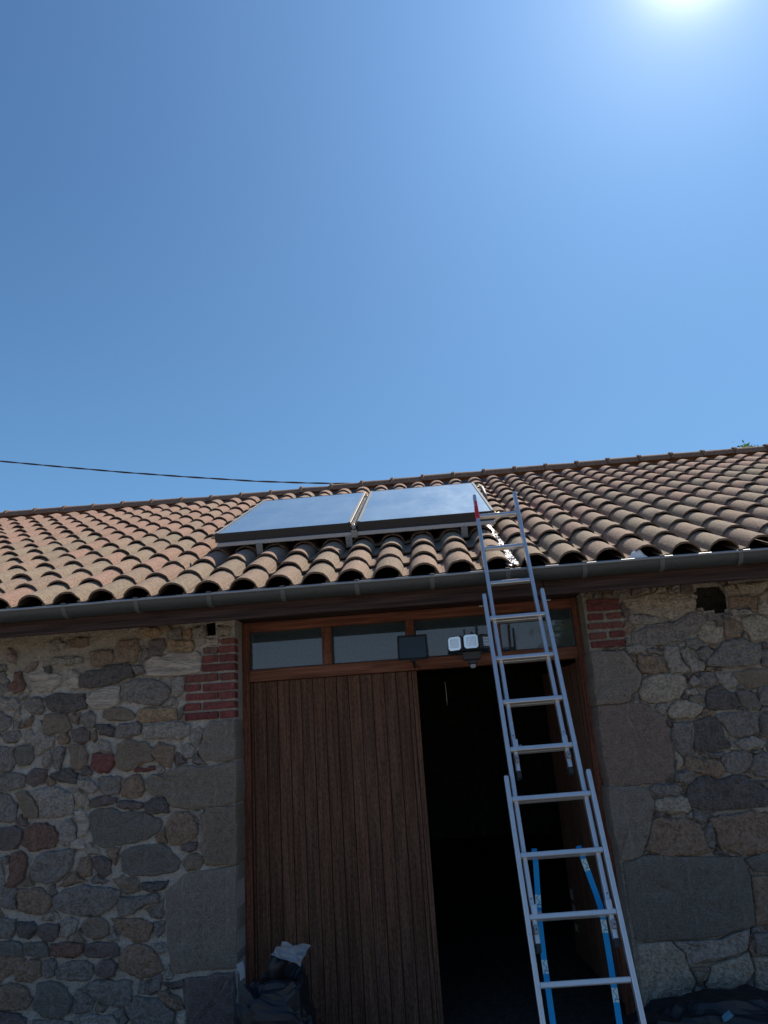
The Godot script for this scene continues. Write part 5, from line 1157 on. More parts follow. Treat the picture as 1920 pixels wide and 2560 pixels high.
	stone(right, "clay", [Vector2(1.699, 0.006), Vector2(1.755, 0.001), Vector2(1.770, -0.068), Vector2(1.730, -0.103), Vector2(1.703, -0.124), Vector2(1.627, -0.144), Vector2(1.550, -0.129), Vector2(1.628, -0.016), Vector2(1.653, 0.018)], 0.010)
	stone(right, "slate", [Vector2(1.518, 0.946), Vector2(1.493, 0.957), Vector2(1.509, 1.016), Vector2(1.550, 1.004), Vector2(1.564, 0.998), Vector2(1.604, 0.980), Vector2(1.583, 0.960), Vector2(1.577, 0.936), Vector2(1.540, 0.915)], 0.009)
	stone(right, "umber", [Vector2(2.206, 2.025), Vector2(2.211, 2.050), Vector2(2.218, 2.093), Vector2(2.293, 2.101), Vector2(2.290, 2.060), Vector2(2.292, 2.005), Vector2(2.259, 2.000), Vector2(2.240, 1.998), Vector2(2.203, 2.010)], 0.005)
	stone(right, "grey", [Vector2(1.387, 1.610), Vector2(1.370, 1.626), Vector2(1.404, 1.655), Vector2(1.430, 1.654), Vector2(1.464, 1.657), Vector2(1.463, 1.623), Vector2(1.453, 1.607), Vector2(1.450, 1.562), Vector2(1.416, 1.591)], 0.009)
	stone(right, "umber", [Vector2(1.264, 2.167), Vector2(1.280, 2.197), Vector2(1.298, 2.207), Vector2(1.320, 2.170), Vector2(1.355, 2.146), Vector2(1.324, 2.130), Vector2(1.296, 2.100), Vector2(1.272, 2.114), Vector2(1.241, 2.138)], 0.007)
	stone(right, "slate", [Vector2(1.288, 2.343), Vector2(1.267, 2.333), Vector2(1.241, 2.352), Vector2(1.218, 2.389), Vector2(1.263, 2.422), Vector2(1.303, 2.433), Vector2(1.342, 2.407), Vector2(1.341, 2.352), Vector2(1.314, 2.344)], 0.005)
	stone(right, "plum", [Vector2(1.757, 2.362), Vector2(1.756, 2.339), Vector2(1.724, 2.337), Vector2(1.709, 2.344), Vector2(1.674, 2.352), Vector2(1.679, 2.398), Vector2(1.685, 2.435), Vector2(1.743, 2.420), Vector2(1.756, 2.395)], 0.003)
	stone(right, "plum", [Vector2(1.324, 2.264), Vector2(1.320, 2.236), Vector2(1.305, 2.214), Vector2(1.277, 2.213), Vector2(1.268, 2.241), Vector2(1.268, 2.259), Vector2(1.261, 2.284), Vector2(1.279, 2.320), Vector2(1.306, 2.274)], 0.007)
	stone(right, "clay", [Vector2(1.443, 1.252), Vector2(1.450, 1.302), Vector2(1.452, 1.327), Vector2(1.464, 1.367), Vector2(1.486, 1.341), Vector2(1.499, 1.322), Vector2(1.502, 1.312), Vector2(1.494, 1.287), Vector2(1.478, 1.249)], 0.007)
	stone(right, "tan", [Vector2(1.279, -0.043), Vector2(1.287, -0.027), Vector2(1.299, -0.008), Vector2(1.332, 0.028), Vector2(1.341, 0.000), Vector2(1.336, -0.028), Vector2(1.332, -0.055), Vector2(1.319, -0.069), Vector2(1.301, -0.057)], 0.010)
	stone(right, "umber", [Vector2(1.672, 1.596), Vector2(1.684, 1.616), Vector2(1.706, 1.602), Vector2(1.725, 1.592), Vector2(1.749, 1.575), Vector2(1.712, 1.559), Vector2(1.691, 1.559), Vector2(1.671, 1.556), Vector2(1.651, 1.572)], 0.010)
	stone(right, "slate", [Vector2(1.283, 1.677), Vector2(1.259, 1.678), Vector2(1.239, 1.678), Vector2(1.242, 1.704), Vector2(1.254, 1.720), Vector2(1.263, 1.727), Vector2(1.284, 1.734), Vector2(1.292, 1.710), Vector2(1.300, 1.677)], 0.007)
	stone(right, "slate", [Vector2(1.644, 0.015), Vector2(1.622, 0.029), Vector2(1.627, 0.056), Vector2(1.639, 0.067), Vector2(1.646, 0.077), Vector2(1.679, 0.086), Vector2(1.676, 0.061), Vector2(1.670, 0.038), Vector2(1.667, 0.021)], 0.005)
	stone(right, "tan", [Vector2(1.185, 2.431), Vector2(1.223, 2.425), Vector2(1.214, 2.380), Vector2(1.225, 2.364), Vector2(1.206, 2.355), Vector2(1.193, 2.355), Vector2(1.164, 2.356), Vector2(1.157, 2.374), Vector2(1.155, 2.417)], 0.009)
	stone(right, "plum", [Vector2(1.386, 2.355), Vector2(1.367, 2.352), Vector2(1.347, 2.353), Vector2(1.349, 2.369), Vector2(1.349, 2.387), Vector2(1.362, 2.413), Vector2(1.386, 2.422), Vector2(1.428, 2.396), Vector2(1.422, 2.367)], 0.002)
	stone(right, "grey", [Vector2(1.620, 2.398), Vector2(1.646, 2.426), Vector2(1.673, 2.415), Vector2(1.671, 2.376), Vector2(1.670, 2.368), Vector2(1.659, 2.353), Vector2(1.637, 2.354), Vector2(1.625, 2.356), Vector2(1.606, 2.383)], 0.003)
	stone(right, "plum", [Vector2(1.614, 0.750), Vector2(1.587, 0.753), Vector2(1.580, 0.765), Vector2(1.600, 0.782), Vector2(1.611, 0.813), Vector2(1.624, 0.792), Vector2(1.634, 0.784), Vector2(1.664, 0.751), Vector2(1.626, 0.750)], 0.007)
	stone(right, "plum", [Vector2(2.107, 1.987), Vector2(2.127, 1.988), Vector2(2.147, 1.992), Vector2(2.162, 1.985), Vector2(2.160, 1.966), Vector2(2.157, 1.946), Vector2(2.143, 1.948), Vector2(2.130, 1.946), Vector2(2.113, 1.955)], 0.007)
	stone(right, "tan", [Vector2(1.771, -0.036), Vector2(1.766, -0.022), Vector2(1.774, -0.003), Vector2(1.795, -0.005), Vector2(1.810, -0.007), Vector2(1.817, -0.028), Vector2(1.804, -0.039), Vector2(1.791, -0.051), Vector2(1.773, -0.052)], 0.003)
	pinning(right, "clay", [Vector2(1.831, 1.342), Vector2(1.818, 1.342), Vector2(1.802, 1.340), Vector2(1.779, 1.351), Vector2(1.799, 1.373), Vector2(1.802, 1.418), Vector2(1.829, 1.382), Vector2(1.839, 1.369), Vector2(1.851, 1.351)], 0.007)
	pinning(right, "grey", [Vector2(2.269, 2.177), Vector2(2.290, 2.143), Vector2(2.267, 2.113), Vector2(2.242, 2.116), Vector2(2.222, 2.114), Vector2(2.222, 2.149), Vector2(2.223, 2.157), Vector2(2.229, 2.190), Vector2(2.253, 2.197)], 0.009)
	pinning(right, "grey", [Vector2(1.667, 1.711), Vector2(1.663, 1.738), Vector2(1.694, 1.728), Vector2(1.703, 1.727), Vector2(1.709, 1.709), Vector2(1.704, 1.699), Vector2(1.692, 1.687), Vector2(1.678, 1.689), Vector2(1.671, 1.702)], 0.005)
	pinning(right, "slate", [Vector2(2.091, 1.584), Vector2(2.091, 1.565), Vector2(2.059, 1.555), Vector2(2.046, 1.555), Vector2(2.020, 1.553), Vector2(2.027, 1.580), Vector2(2.035, 1.593), Vector2(2.045, 1.594), Vector2(2.063, 1.591)], 0.005)
	pinning(right, "slate", [Vector2(1.100, 2.385), Vector2(1.110, 2.400), Vector2(1.143, 2.415), Vector2(1.151, 2.391), Vector2(1.150, 2.377), Vector2(1.154, 2.356), Vector2(1.135, 2.357), Vector2(1.123, 2.358), Vector2(1.099, 2.359)], 0.004)
	pinning(right, "grey", [Vector2(1.333, 0.049), Vector2(1.341, 0.063), Vector2(1.352, 0.084), Vector2(1.365, 0.074), Vector2(1.374, 0.065), Vector2(1.392, 0.056), Vector2(1.375, 0.037), Vector2(1.362, 0.038), Vector2(1.338, 0.028)], 0.004)
	pinning(right, "slate", [Vector2(1.723, 1.314), Vector2(1.723, 1.291), Vector2(1.704, 1.298), Vector2(1.698, 1.303), Vector2(1.671, 1.303), Vector2(1.662, 1.338), Vector2(1.692, 1.340), Vector2(1.709, 1.341), Vector2(1.757, 1.339)], 0.010)
	pinning(right, "grey", [Vector2(1.642, 2.030), Vector2(1.636, 2.003), Vector2(1.623, 1.996), Vector2(1.609, 1.988), Vector2(1.597, 1.982), Vector2(1.592, 1.999), Vector2(1.584, 2.022), Vector2(1.598, 2.025), Vector2(1.613, 2.025)], 0.005)
	pinning(right, "slate", [Vector2(1.951, 2.159), Vector2(1.942, 2.159), Vector2(1.919, 2.158), Vector2(1.909, 2.186), Vector2(1.934, 2.188), Vector2(1.940, 2.196), Vector2(1.958, 2.192), Vector2(1.962, 2.183), Vector2(1.965, 2.169)], 0.010)
	pinning(right, "umber", [Vector2(1.314, 1.941), Vector2(1.311, 1.925), Vector2(1.291, 1.923), Vector2(1.284, 1.938), Vector2(1.278, 1.949), Vector2(1.268, 1.972), Vector2(1.291, 1.967), Vector2(1.308, 1.966), Vector2(1.317, 1.955)], 0.009)
	pinning(right, "tan", [Vector2(1.640, 1.341), Vector2(1.652, 1.340), Vector2(1.657, 1.329), Vector2(1.663, 1.306), Vector2(1.644, 1.304), Vector2(1.631, 1.309), Vector2(1.624, 1.311), Vector2(1.600, 1.340), Vector2(1.624, 1.341)], 0.007)
	pinning(right, "umber", [Vector2(1.768, 1.861), Vector2(1.797, 1.856), Vector2(1.773, 1.828), Vector2(1.762, 1.828), Vector2(1.745, 1.831), Vector2(1.727, 1.832), Vector2(1.734, 1.848), Vector2(1.741, 1.865), Vector2(1.757, 1.863)], 0.004)
	pinning(right, "slate", [Vector2(2.007, 2.035), Vector2(2.011, 2.045), Vector2(2.023, 2.069), Vector2(2.036, 2.051), Vector2(2.045, 2.041), Vector2(2.047, 2.029), Vector2(2.055, 2.003), Vector2(2.030, 2.012), Vector2(2.015, 2.018)], 0.010)
	pinning(right, "plum", [Vector2(1.609, 1.805), Vector2(1.591, 1.824), Vector2(1.605, 1.831), Vector2(1.622, 1.830), Vector2(1.629, 1.832), Vector2(1.658, 1.830), Vector2(1.636, 1.807), Vector2(1.630, 1.798), Vector2(1.616, 1.782)], 0.006)
	pinning(right, "slate", [Vector2(1.896, 0.373), Vector2(1.912, 0.375), Vector2(1.928, 0.377), Vector2(1.926, 0.362), Vector2(1.922, 0.346), Vector2(1.912, 0.341), Vector2(1.905, 0.342), Vector2(1.871, 0.339), Vector2(1.864, 0.368)], 0.005)
	pinning(right, "umber", [Vector2(1.718, 0.273), Vector2(1.715, 0.257), Vector2(1.715, 0.243), Vector2(1.716, 0.210), Vector2(1.697, 0.197), Vector2(1.682, 0.236), Vector2(1.683, 0.252), Vector2(1.686, 0.259), Vector2(1.692, 0.281)], 0.005)
	pinning(right, "plum", [Vector2(1.471, 1.555), Vector2(1.499, 1.540), Vector2(1.466, 1.528), Vector2(1.459, 1.503), Vector2(1.439, 1.523), Vector2(1.440, 1.538), Vector2(1.438, 1.552), Vector2(1.446, 1.558), Vector2(1.463, 1.564)], 0.010)
	pinning(right, "grey", [Vector2(1.516, -0.129), Vector2(1.531, -0.123), Vector2(1.545, -0.118), Vector2(1.557, -0.135), Vector2(1.565, -0.158), Vector2(1.558, -0.184), Vector2(1.524, -0.169), Vector2(1.494, -0.175), Vector2(1.494, -0.138)], 0.006)
	pinning(right, "tan", [Vector2(1.060, 2.397), Vector2(1.085, 2.423), Vector2(1.093, 2.384), Vector2(1.093, 2.373), Vector2(1.087, 2.358), Vector2(1.077, 2.360), Vector2(1.063, 2.359), Vector2(1.033, 2.369), Vector2(1.047, 2.393)], 0.004)
	pinning(right, "umber", [Vector2(1.863, 1.189), Vector2(1.855, 1.202), Vector2(1.869, 1.211), Vector2(1.876, 1.214), Vector2(1.889, 1.212), Vector2(1.896, 1.201), Vector2(1.912, 1.186), Vector2(1.890, 1.169), Vector2(1.877, 1.179)], 0.006)
	pinning(right, "slate", [Vector2(1.781, 0.680), Vector2(1.790, 0.667), Vector2(1.799, 0.659), Vector2(1.810, 0.644), Vector2(1.795, 0.633), Vector2(1.779, 0.630), Vector2(1.769, 0.640), Vector2(1.768, 0.655), Vector2(1.766, 0.665)], 0.003)
	pinning(right, "clay", [Vector2(1.453, 2.416), Vector2(1.466, 2.411), Vector2(1.477, 2.390), Vector2(1.463, 2.369), Vector2(1.451, 2.367), Vector2(1.443, 2.365), Vector2(1.427, 2.366), Vector2(1.433, 2.384), Vector2(1.433, 2.397)], 0.007)
	pinning(right, "clay", [Vector2(1.528, 2.397), Vector2(1.539, 2.406), Vector2(1.562, 2.405), Vector2(1.584, 2.394), Vector2(1.582, 2.371), Vector2(1.564, 2.363), Vector2(1.548, 2.367), Vector2(1.542, 2.366), Vector2(1.507, 2.372)], 0.006)
	pinning(right, "umber", [Vector2(1.816, 1.960), Vector2(1.802, 1.972), Vector2(1.794, 1.977), Vector2(1.777, 1.989), Vector2(1.795, 2.001), Vector2(1.810, 1.997), Vector2(1.831, 2.000), Vector2(1.839, 1.990), Vector2(1.827, 1.972)], 0.004)
	pinning(right, "tan", [Vector2(1.805, 0.336), Vector2(1.800, 0.361), Vector2(1.827, 0.364), Vector2(1.837, 0.365), Vector2(1.850, 0.367), Vector2(1.859, 0.357), Vector2(1.859, 0.339), Vector2(1.840, 0.339), Vector2(1.833, 0.337)], 0.008)
	pinning(right, "slate", [Vector2(1.944, 1.708), Vector2(1.934, 1.707), Vector2(1.923, 1.705), Vector2(1.909, 1.718), Vector2(1.922, 1.730), Vector2(1.930, 1.735), Vector2(1.940, 1.731), Vector2(1.949, 1.725), Vector2(1.967, 1.715)], 0.009)
	pinning(right, "clay", [Vector2(1.992, 1.323), Vector2(1.988, 1.339), Vector2(1.997, 1.345), Vector2(2.002, 1.351), Vector2(2.023, 1.365), Vector2(2.018, 1.338), Vector2(2.018, 1.332), Vector2(2.019, 1.315), Vector2(2.001, 1.321)], 0.002)
	pinning(right, "grey", [Vector2(2.158, 1.660), Vector2(2.155, 1.655), Vector2(2.138, 1.645), Vector2(2.120, 1.639), Vector2(2.126, 1.664), Vector2(2.128, 1.676), Vector2(2.141, 1.694), Vector2(2.155, 1.685), Vector2(2.155, 1.671)], 0.006)
	pinning(right, "tan", [Vector2(1.420, 1.187), Vector2(1.414, 1.179), Vector2(1.407, 1.180), Vector2(1.392, 1.181), Vector2(1.374, 1.182), Vector2(1.389, 1.199), Vector2(1.399, 1.205), Vector2(1.422, 1.224), Vector2(1.425, 1.207)], 0.004)
	pinning(right, "slate", [Vector2(1.724, 0.355), Vector2(1.732, 0.367), Vector2(1.745, 0.361), Vector2(1.774, 0.358), Vector2(1.778, 0.336), Vector2(1.745, 0.334), Vector2(1.733, 0.334), Vector2(1.713, 0.317), Vector2(1.712, 0.348)], 0.009)
	pinning(right, "plum", [Vector2(1.289, 0.988), Vector2(1.278, 0.984), Vector2(1.266, 0.993), Vector2(1.272, 1.005), Vector2(1.277, 1.025), Vector2(1.288, 1.012), Vector2(1.301, 1.010), Vector2(1.313, 1.001), Vector2(1.293, 0.990)], 0.008)
	pinning(right, "grey", [Vector2(1.962, 0.465), Vector2(1.956, 0.473), Vector2(1.958, 0.485), Vector2(1.961, 0.496), Vector2(1.968, 0.510), Vector2(1.981, 0.502), Vector2(1.982, 0.485), Vector2(1.983, 0.477), Vector2(1.978, 0.472)], 0.004)
	pinning(right, "slate", [Vector2(1.288, 2.067), Vector2(1.284, 2.055), Vector2(1.281, 2.036), Vector2(1.260, 2.029), Vector2(1.262, 2.054), Vector2(1.262, 2.063), Vector2(1.258, 2.084), Vector2(1.273, 2.090), Vector2(1.290, 2.084)], 0.004)
	pinning(right, "grey", [Vector2(1.618, 0.996), Vector2(1.624, 0.996), Vector2(1.638, 0.995), Vector2(1.657, 0.978), Vector2(1.629, 0.973), Vector2(1.624, 0.970), Vector2(1.615, 0.969), Vector2(1.610, 0.981), Vector2(1.602, 0.994)], 0.003)
	pinning(right, "slate", [Vector2(1.930, 1.318), Vector2(1.919, 1.324), Vector2(1.925, 1.334), Vector2(1.938, 1.336), Vector2(1.948, 1.336), Vector2(1.966, 1.338), Vector2(1.956, 1.317), Vector2(1.944, 1.313), Vector2(1.940, 1.312)], 0.010)
	pinning(right, "slate", [Vector2(1.558, 1.689), Vector2(1.564, 1.695), Vector2(1.571, 1.707), Vector2(1.576, 1.692), Vector2(1.595, 1.685), Vector2(1.589, 1.671), Vector2(1.569, 1.672), Vector2(1.564, 1.673), Vector2(1.551, 1.681)], 0.004)
	pinning(right, "tan", [Vector2(1.900, 2.125), Vector2(1.894, 2.116), Vector2(1.884, 2.117), Vector2(1.880, 2.118), Vector2(1.858, 2.124), Vector2(1.873, 2.140), Vector2(1.884, 2.142), Vector2(1.891, 2.145), Vector2(1.904, 2.143)], 0.007)
	pinning(right, "clay", [Vector2(2.032, 1.693), Vector2(2.025, 1.684), Vector2(2.015, 1.676), Vector2(2.007, 1.680), Vector2(1.998, 1.686), Vector2(1.986, 1.693), Vector2(2.000, 1.702), Vector2(2.011, 1.701), Vector2(2.022, 1.700)], 0.006)
	pinning(right, "grey", [Vector2(2.040, 1.382), Vector2(2.029, 1.399), Vector2(2.059, 1.395), Vector2(2.063, 1.395), Vector2(2.073, 1.390), Vector2(2.070, 1.379), Vector2(2.070, 1.374), Vector2(2.059, 1.373), Vector2(2.051, 1.377)], 0.007)
	pinning(right, "grey", [Vector2(1.460, 0.973), Vector2(1.455, 0.988), Vector2(1.472, 0.991), Vector2(1.481, 0.999), Vector2(1.502, 1.014), Vector2(1.494, 0.987), Vector2(1.491, 0.971), Vector2(1.484, 0.963), Vector2(1.475, 0.968)], 0.007)
	pinning(right, "plum", [Vector2(1.796, 1.830), Vector2(1.798, 1.845), Vector2(1.804, 1.854), Vector2(1.813, 1.851), Vector2(1.821, 1.848), Vector2(1.839, 1.847), Vector2(1.841, 1.830), Vector2(1.817, 1.829), Vector2(1.809, 1.830)], 0.008)
	pinning(right, "slate", [Vector2(1.223, 2.031), Vector2(1.230, 2.031), Vector2(1.238, 2.030), Vector2(1.253, 2.030), Vector2(1.248, 2.015), Vector2(1.237, 2.007), Vector2(1.229, 2.006), Vector2(1.216, 2.008), Vector2(1.193, 2.020)], 0.003)
	pinning(right, "tan", [Vector2(1.793, 2.206), Vector2(1.760, 2.219), Vector2(1.755, 2.220), Vector2(1.747, 2.225), Vector2(1.748, 2.238), Vector2(1.753, 2.242), Vector2(1.765, 2.240), Vector2(1.770, 2.236), Vector2(1.792, 2.222)], 0.008)
	pinning(right, "umber", [Vector2(1.998, 1.424), Vector2(1.998, 1.416), Vector2(1.999, 1.401), Vector2(1.984, 1.410), Vector2(1.979, 1.413), Vector2(1.953, 1.422), Vector2(1.974, 1.430), Vector2(1.984, 1.434), Vector2(1.995, 1.439)], 0.004)
	pinning(right, "slate", [Vector2(1.301, 1.090), Vector2(1.295, 1.085), Vector2(1.287, 1.083), Vector2(1.281, 1.088), Vector2(1.278, 1.098), Vector2(1.275, 1.113), Vector2(1.289, 1.116), Vector2(1.298, 1.106), Vector2(1.302, 1.101)], 0.006)
	pinning(right, "plum", [Vector2(1.349, 0.999), Vector2(1.356, 0.998), Vector2(1.364, 0.995), Vector2(1.378, 0.981), Vector2(1.360, 0.977), Vector2(1.353, 0.977), Vector2(1.347, 0.978), Vector2(1.323, 0.987), Vector2(1.334, 1.002)], 0.005)
	pinning(right, "grey", [Vector2(1.346, 1.825), Vector2(1.338, 1.820), Vector2(1.332, 1.827), Vector2(1.329, 1.833), Vector2(1.329, 1.843), Vector2(1.339, 1.845), Vector2(1.346, 1.843), Vector2(1.359, 1.839), Vector2(1.363, 1.832)], 0.004)
	pinning(right, "slate", [Vector2(1.195, 0.799), Vector2(1.213, 0.789), Vector2(1.193, 0.779), Vector2(1.186, 0.779), Vector2(1.173, 0.777), Vector2(1.170, 0.787), Vector2(1.174, 0.795), Vector2(1.180, 0.800), Vector2(1.188, 0.800)], 0.006)
	pinning(right, "grey", [Vector2(1.354, 1.639), Vector2(1.336, 1.656), Vector2(1.347, 1.662), Vector2(1.368, 1.655), Vector2(1.383, 1.655), Vector2(1.381, 1.643), Vector2(1.372, 1.635), Vector2(1.366, 1.631), Vector2(1.359, 1.632)], 0.006)
	pinning(right, "umber", [Vector2(1.681, 1.831), Vector2(1.689, 1.833), Vector2(1.686, 1.818), Vector2(1.683, 1.813), Vector2(1.679, 1.805), Vector2(1.667, 1.811), Vector2(1.659, 1.819), Vector2(1.663, 1.828), Vector2(1.672, 1.832)], 0.005)
	pinning(right, "plum", [Vector2(1.911, 1.608), Vector2(1.915, 1.601), Vector2(1.924, 1.593), Vector2(1.929, 1.577), Vector2(1.917, 1.579), Vector2(1.907, 1.581), Vector2(1.881, 1.582), Vector2(1.897, 1.599), Vector2(1.901, 1.605)], 0.008)
	pinning(right, "tan", [Vector2(1.475, 1.997), Vector2(1.461, 2.010), Vector2(1.477, 2.014), Vector2(1.485, 2.012), Vector2(1.496, 2.013), Vector2(1.497, 2.006), Vector2(1.493, 1.996), Vector2(1.488, 1.989), Vector2(1.482, 1.992)], 0.007)
	pinning(right, "clay", [Vector2(1.405, 0.038), Vector2(1.393, 0.036), Vector2(1.384, 0.040), Vector2(1.398, 0.053), Vector2(1.399, 0.070), Vector2(1.412, 0.055), Vector2(1.416, 0.050), Vector2(1.427, 0.038), Vector2(1.413, 0.038)], 0.002)
	pinning(right, "plum", [Vector2(1.702, 0.314), Vector2(1.721, 0.308), Vector2(1.718, 0.297), Vector2(1.719, 0.289), Vector2(1.710, 0.282), Vector2(1.703, 0.284), Vector2(1.697, 0.287), Vector2(1.696, 0.292), Vector2(1.697, 0.298)], 0.004)
	pinning(right, "grey", [Vector2(1.595, 2.395), Vector2(1.601, 2.381), Vector2(1.605, 2.372), Vector2(1.611, 2.365), Vector2(1.604, 2.359), Vector2(1.598, 2.360), Vector2(1.587, 2.360), Vector2(1.588, 2.367), Vector2(1.590, 2.374)], 0.006)
	pinning(right, "umber", [Vector2(1.461, 1.161), Vector2(1.478, 1.156), Vector2(1.487, 1.160), Vector2(1.499, 1.151), Vector2(1.494, 1.144), Vector2(1.490, 1.138), Vector2(1.482, 1.125), Vector2(1.476, 1.133), Vector2(1.468, 1.143)], 0.009)
	pinning(right, "tan", [Vector2(1.152, 2.010), Vector2(1.149, 2.027), Vector2(1.167, 2.029), Vector2(1.173, 2.028), Vector2(1.181, 2.029), Vector2(1.185, 2.021), Vector2(1.198, 2.008), Vector2(1.174, 2.010), Vector2(1.169, 2.010)], 0.009)
	pinning(right, "clay", [Vector2(1.669, 0.754), Vector2(1.667, 0.768), Vector2(1.683, 0.762), Vector2(1.687, 0.760), Vector2(1.704, 0.754), Vector2(1.702, 0.744), Vector2(1.686, 0.745), Vector2(1.680, 0.746), Vector2(1.672, 0.745)], 0.006)
	pinning(right, "tan", [Vector2(1.560, 0.906), Vector2(1.558, 0.897), Vector2(1.552, 0.885), Vector2(1.543, 0.893), Vector2(1.542, 0.902), Vector2(1.541, 0.909), Vector2(1.546, 0.911), Vector2(1.551, 0.914), Vector2(1.570, 0.920)], 0.002)
	pinning(right, "slate", [Vector2(1.463, 1.101), Vector2(1.458, 1.102), Vector2(1.447, 1.111), Vector2(1.457, 1.117), Vector2(1.465, 1.121), Vector2(1.474, 1.125), Vector2(1.475, 1.112), Vector2(1.475, 1.104), Vector2(1.471, 1.096)], 0.008)
	pinning(right, "grey", [Vector2(1.583, 1.323), Vector2(1.572, 1.326), Vector2(1.554, 1.333), Vector2(1.571, 1.340), Vector2(1.578, 1.343), Vector2(1.583, 1.343), Vector2(1.590, 1.344), Vector2(1.596, 1.334), Vector2(1.596, 1.324)], 0.005)
	pinning(right, "clay", [Vector2(1.649, 1.565), Vector2(1.651, 1.563), Vector2(1.659, 1.558), Vector2(1.657, 1.551), Vector2(1.647, 1.548), Vector2(1.642, 1.549), Vector2(1.622, 1.545), Vector2(1.637, 1.561), Vector2(1.643, 1.565)], 0.007)
	pinning(right, "clay", [Vector2(1.505, 2.381), Vector2(1.501, 2.374), Vector2(1.492, 2.374), Vector2(1.477, 2.375), Vector2(1.483, 2.389), Vector2(1.482, 2.399), Vector2(1.499, 2.408), Vector2(1.513, 2.402), Vector2(1.512, 2.387)], 0.008)
	pinning(right, "tan", [Vector2(1.945, 2.405), Vector2(1.958, 2.404), Vector2(1.975, 2.394), Vector2(1.969, 2.375), Vector2(1.949, 2.373), Vector2(1.939, 2.375), Vector2(1.937, 2.381), Vector2(1.933, 2.387), Vector2(1.928, 2.410)], 0.007)
	pinning(right, "slate", [Vector2(1.997, 2.377), Vector2(1.989, 2.376), Vector2(1.982, 2.375), Vector2(1.978, 2.383), Vector2(1.979, 2.390), Vector2(1.976, 2.416), Vector2(1.993, 2.414), Vector2(2.003, 2.401), Vector2(2.006, 2.387)], 0.006)
	pinning(right, "umber", [Vector2(1.138, 2.010), Vector2(1.131, 2.012), Vector2(1.113, 2.014), Vector2(1.110, 2.027), Vector2(1.129, 2.027), Vector2(1.136, 2.027), Vector2(1.143, 2.027), Vector2(1.143, 2.019), Vector2(1.146, 2.012)], 0.009)
	brick(left, "brick_worn", -1.434, -1.338, 2.244, 2.280, 0.026, 0.006)
	brick(left, "brick", -1.449, -1.338, 2.188, 2.232, 0.015, 0.004)
	brick(left, "brick_old", -1.559, -1.458, 2.189, 2.229, 0.007, 0.003)
	brick(left, "brick", -1.562, -1.458, 2.127, 2.175, 0.025, 0.004)
	brick(left, "brick_dark", -1.444, -1.339, 2.127, 2.175, -0.005, 0.004)
	brick(left, "brick_dark", -1.562, -1.340, 2.068, 2.115, -0.007, 0.004)
	brick(left, "brick_worn", -1.679, -1.459, 2.004, 2.053, 0.011, 0.005)
	brick(left, "brick_worn", -1.442, -1.340, 2.004, 2.050, 0.009, 0.007)
	brick(left, "brick", -1.681, -1.576, 1.946, 1.988, 0.006, 0.003)
	brick(left, "brick", -1.558, -1.341, 1.939, 1.986, 0.000, 0.006)
	brick(left, "brick", -1.677, -1.456, 1.885, 1.928, -0.009, 0.004)
	brick(left, "brick", -1.444, -1.341, 1.882, 1.929, 0.001, 0.006)
	brick(left, "brick", -1.680, -1.575, 1.820, 1.867, -0.008, 0.002)
	brick(left, "brick", -1.559, -1.342, 1.819, 1.867, -0.005, 0.002)
	brick(left, "brick_dark", -1.680, -1.457, 1.758, 1.805, -0.002, 0.004)
	brick(left, "brick", -1.443, -1.340, 1.757, 1.804, 0.024, 0.004)
	brick(right, "brick_dark", 1.049, 1.261, 2.326, 2.349, -0.022, 0.002)
	brick(right, "brick_dark", 1.047, 1.254, 2.274, 2.319, -0.010, 0.006)
	brick(right, "brick_dark", 1.043, 1.140, 2.215, 2.256, -0.010, 0.005)
	brick(right, "brick_worn", 1.167, 1.260, 2.216, 2.253, 0.017, 0.002)
	brick(right, "brick_worn", 1.034, 1.257, 2.157, 2.192, -0.005, 0.006)
	brick(right, "brick_worn", 1.034, 1.143, 2.090, 2.131, 0.007, 0.008)
	brick(right, "brick_dark", 1.167, 1.265, 2.094, 2.133, -0.011, 0.002)
	brick(right, "brick_dark", 1.040, 1.255, 2.034, 2.075, 0.005, 0.005)

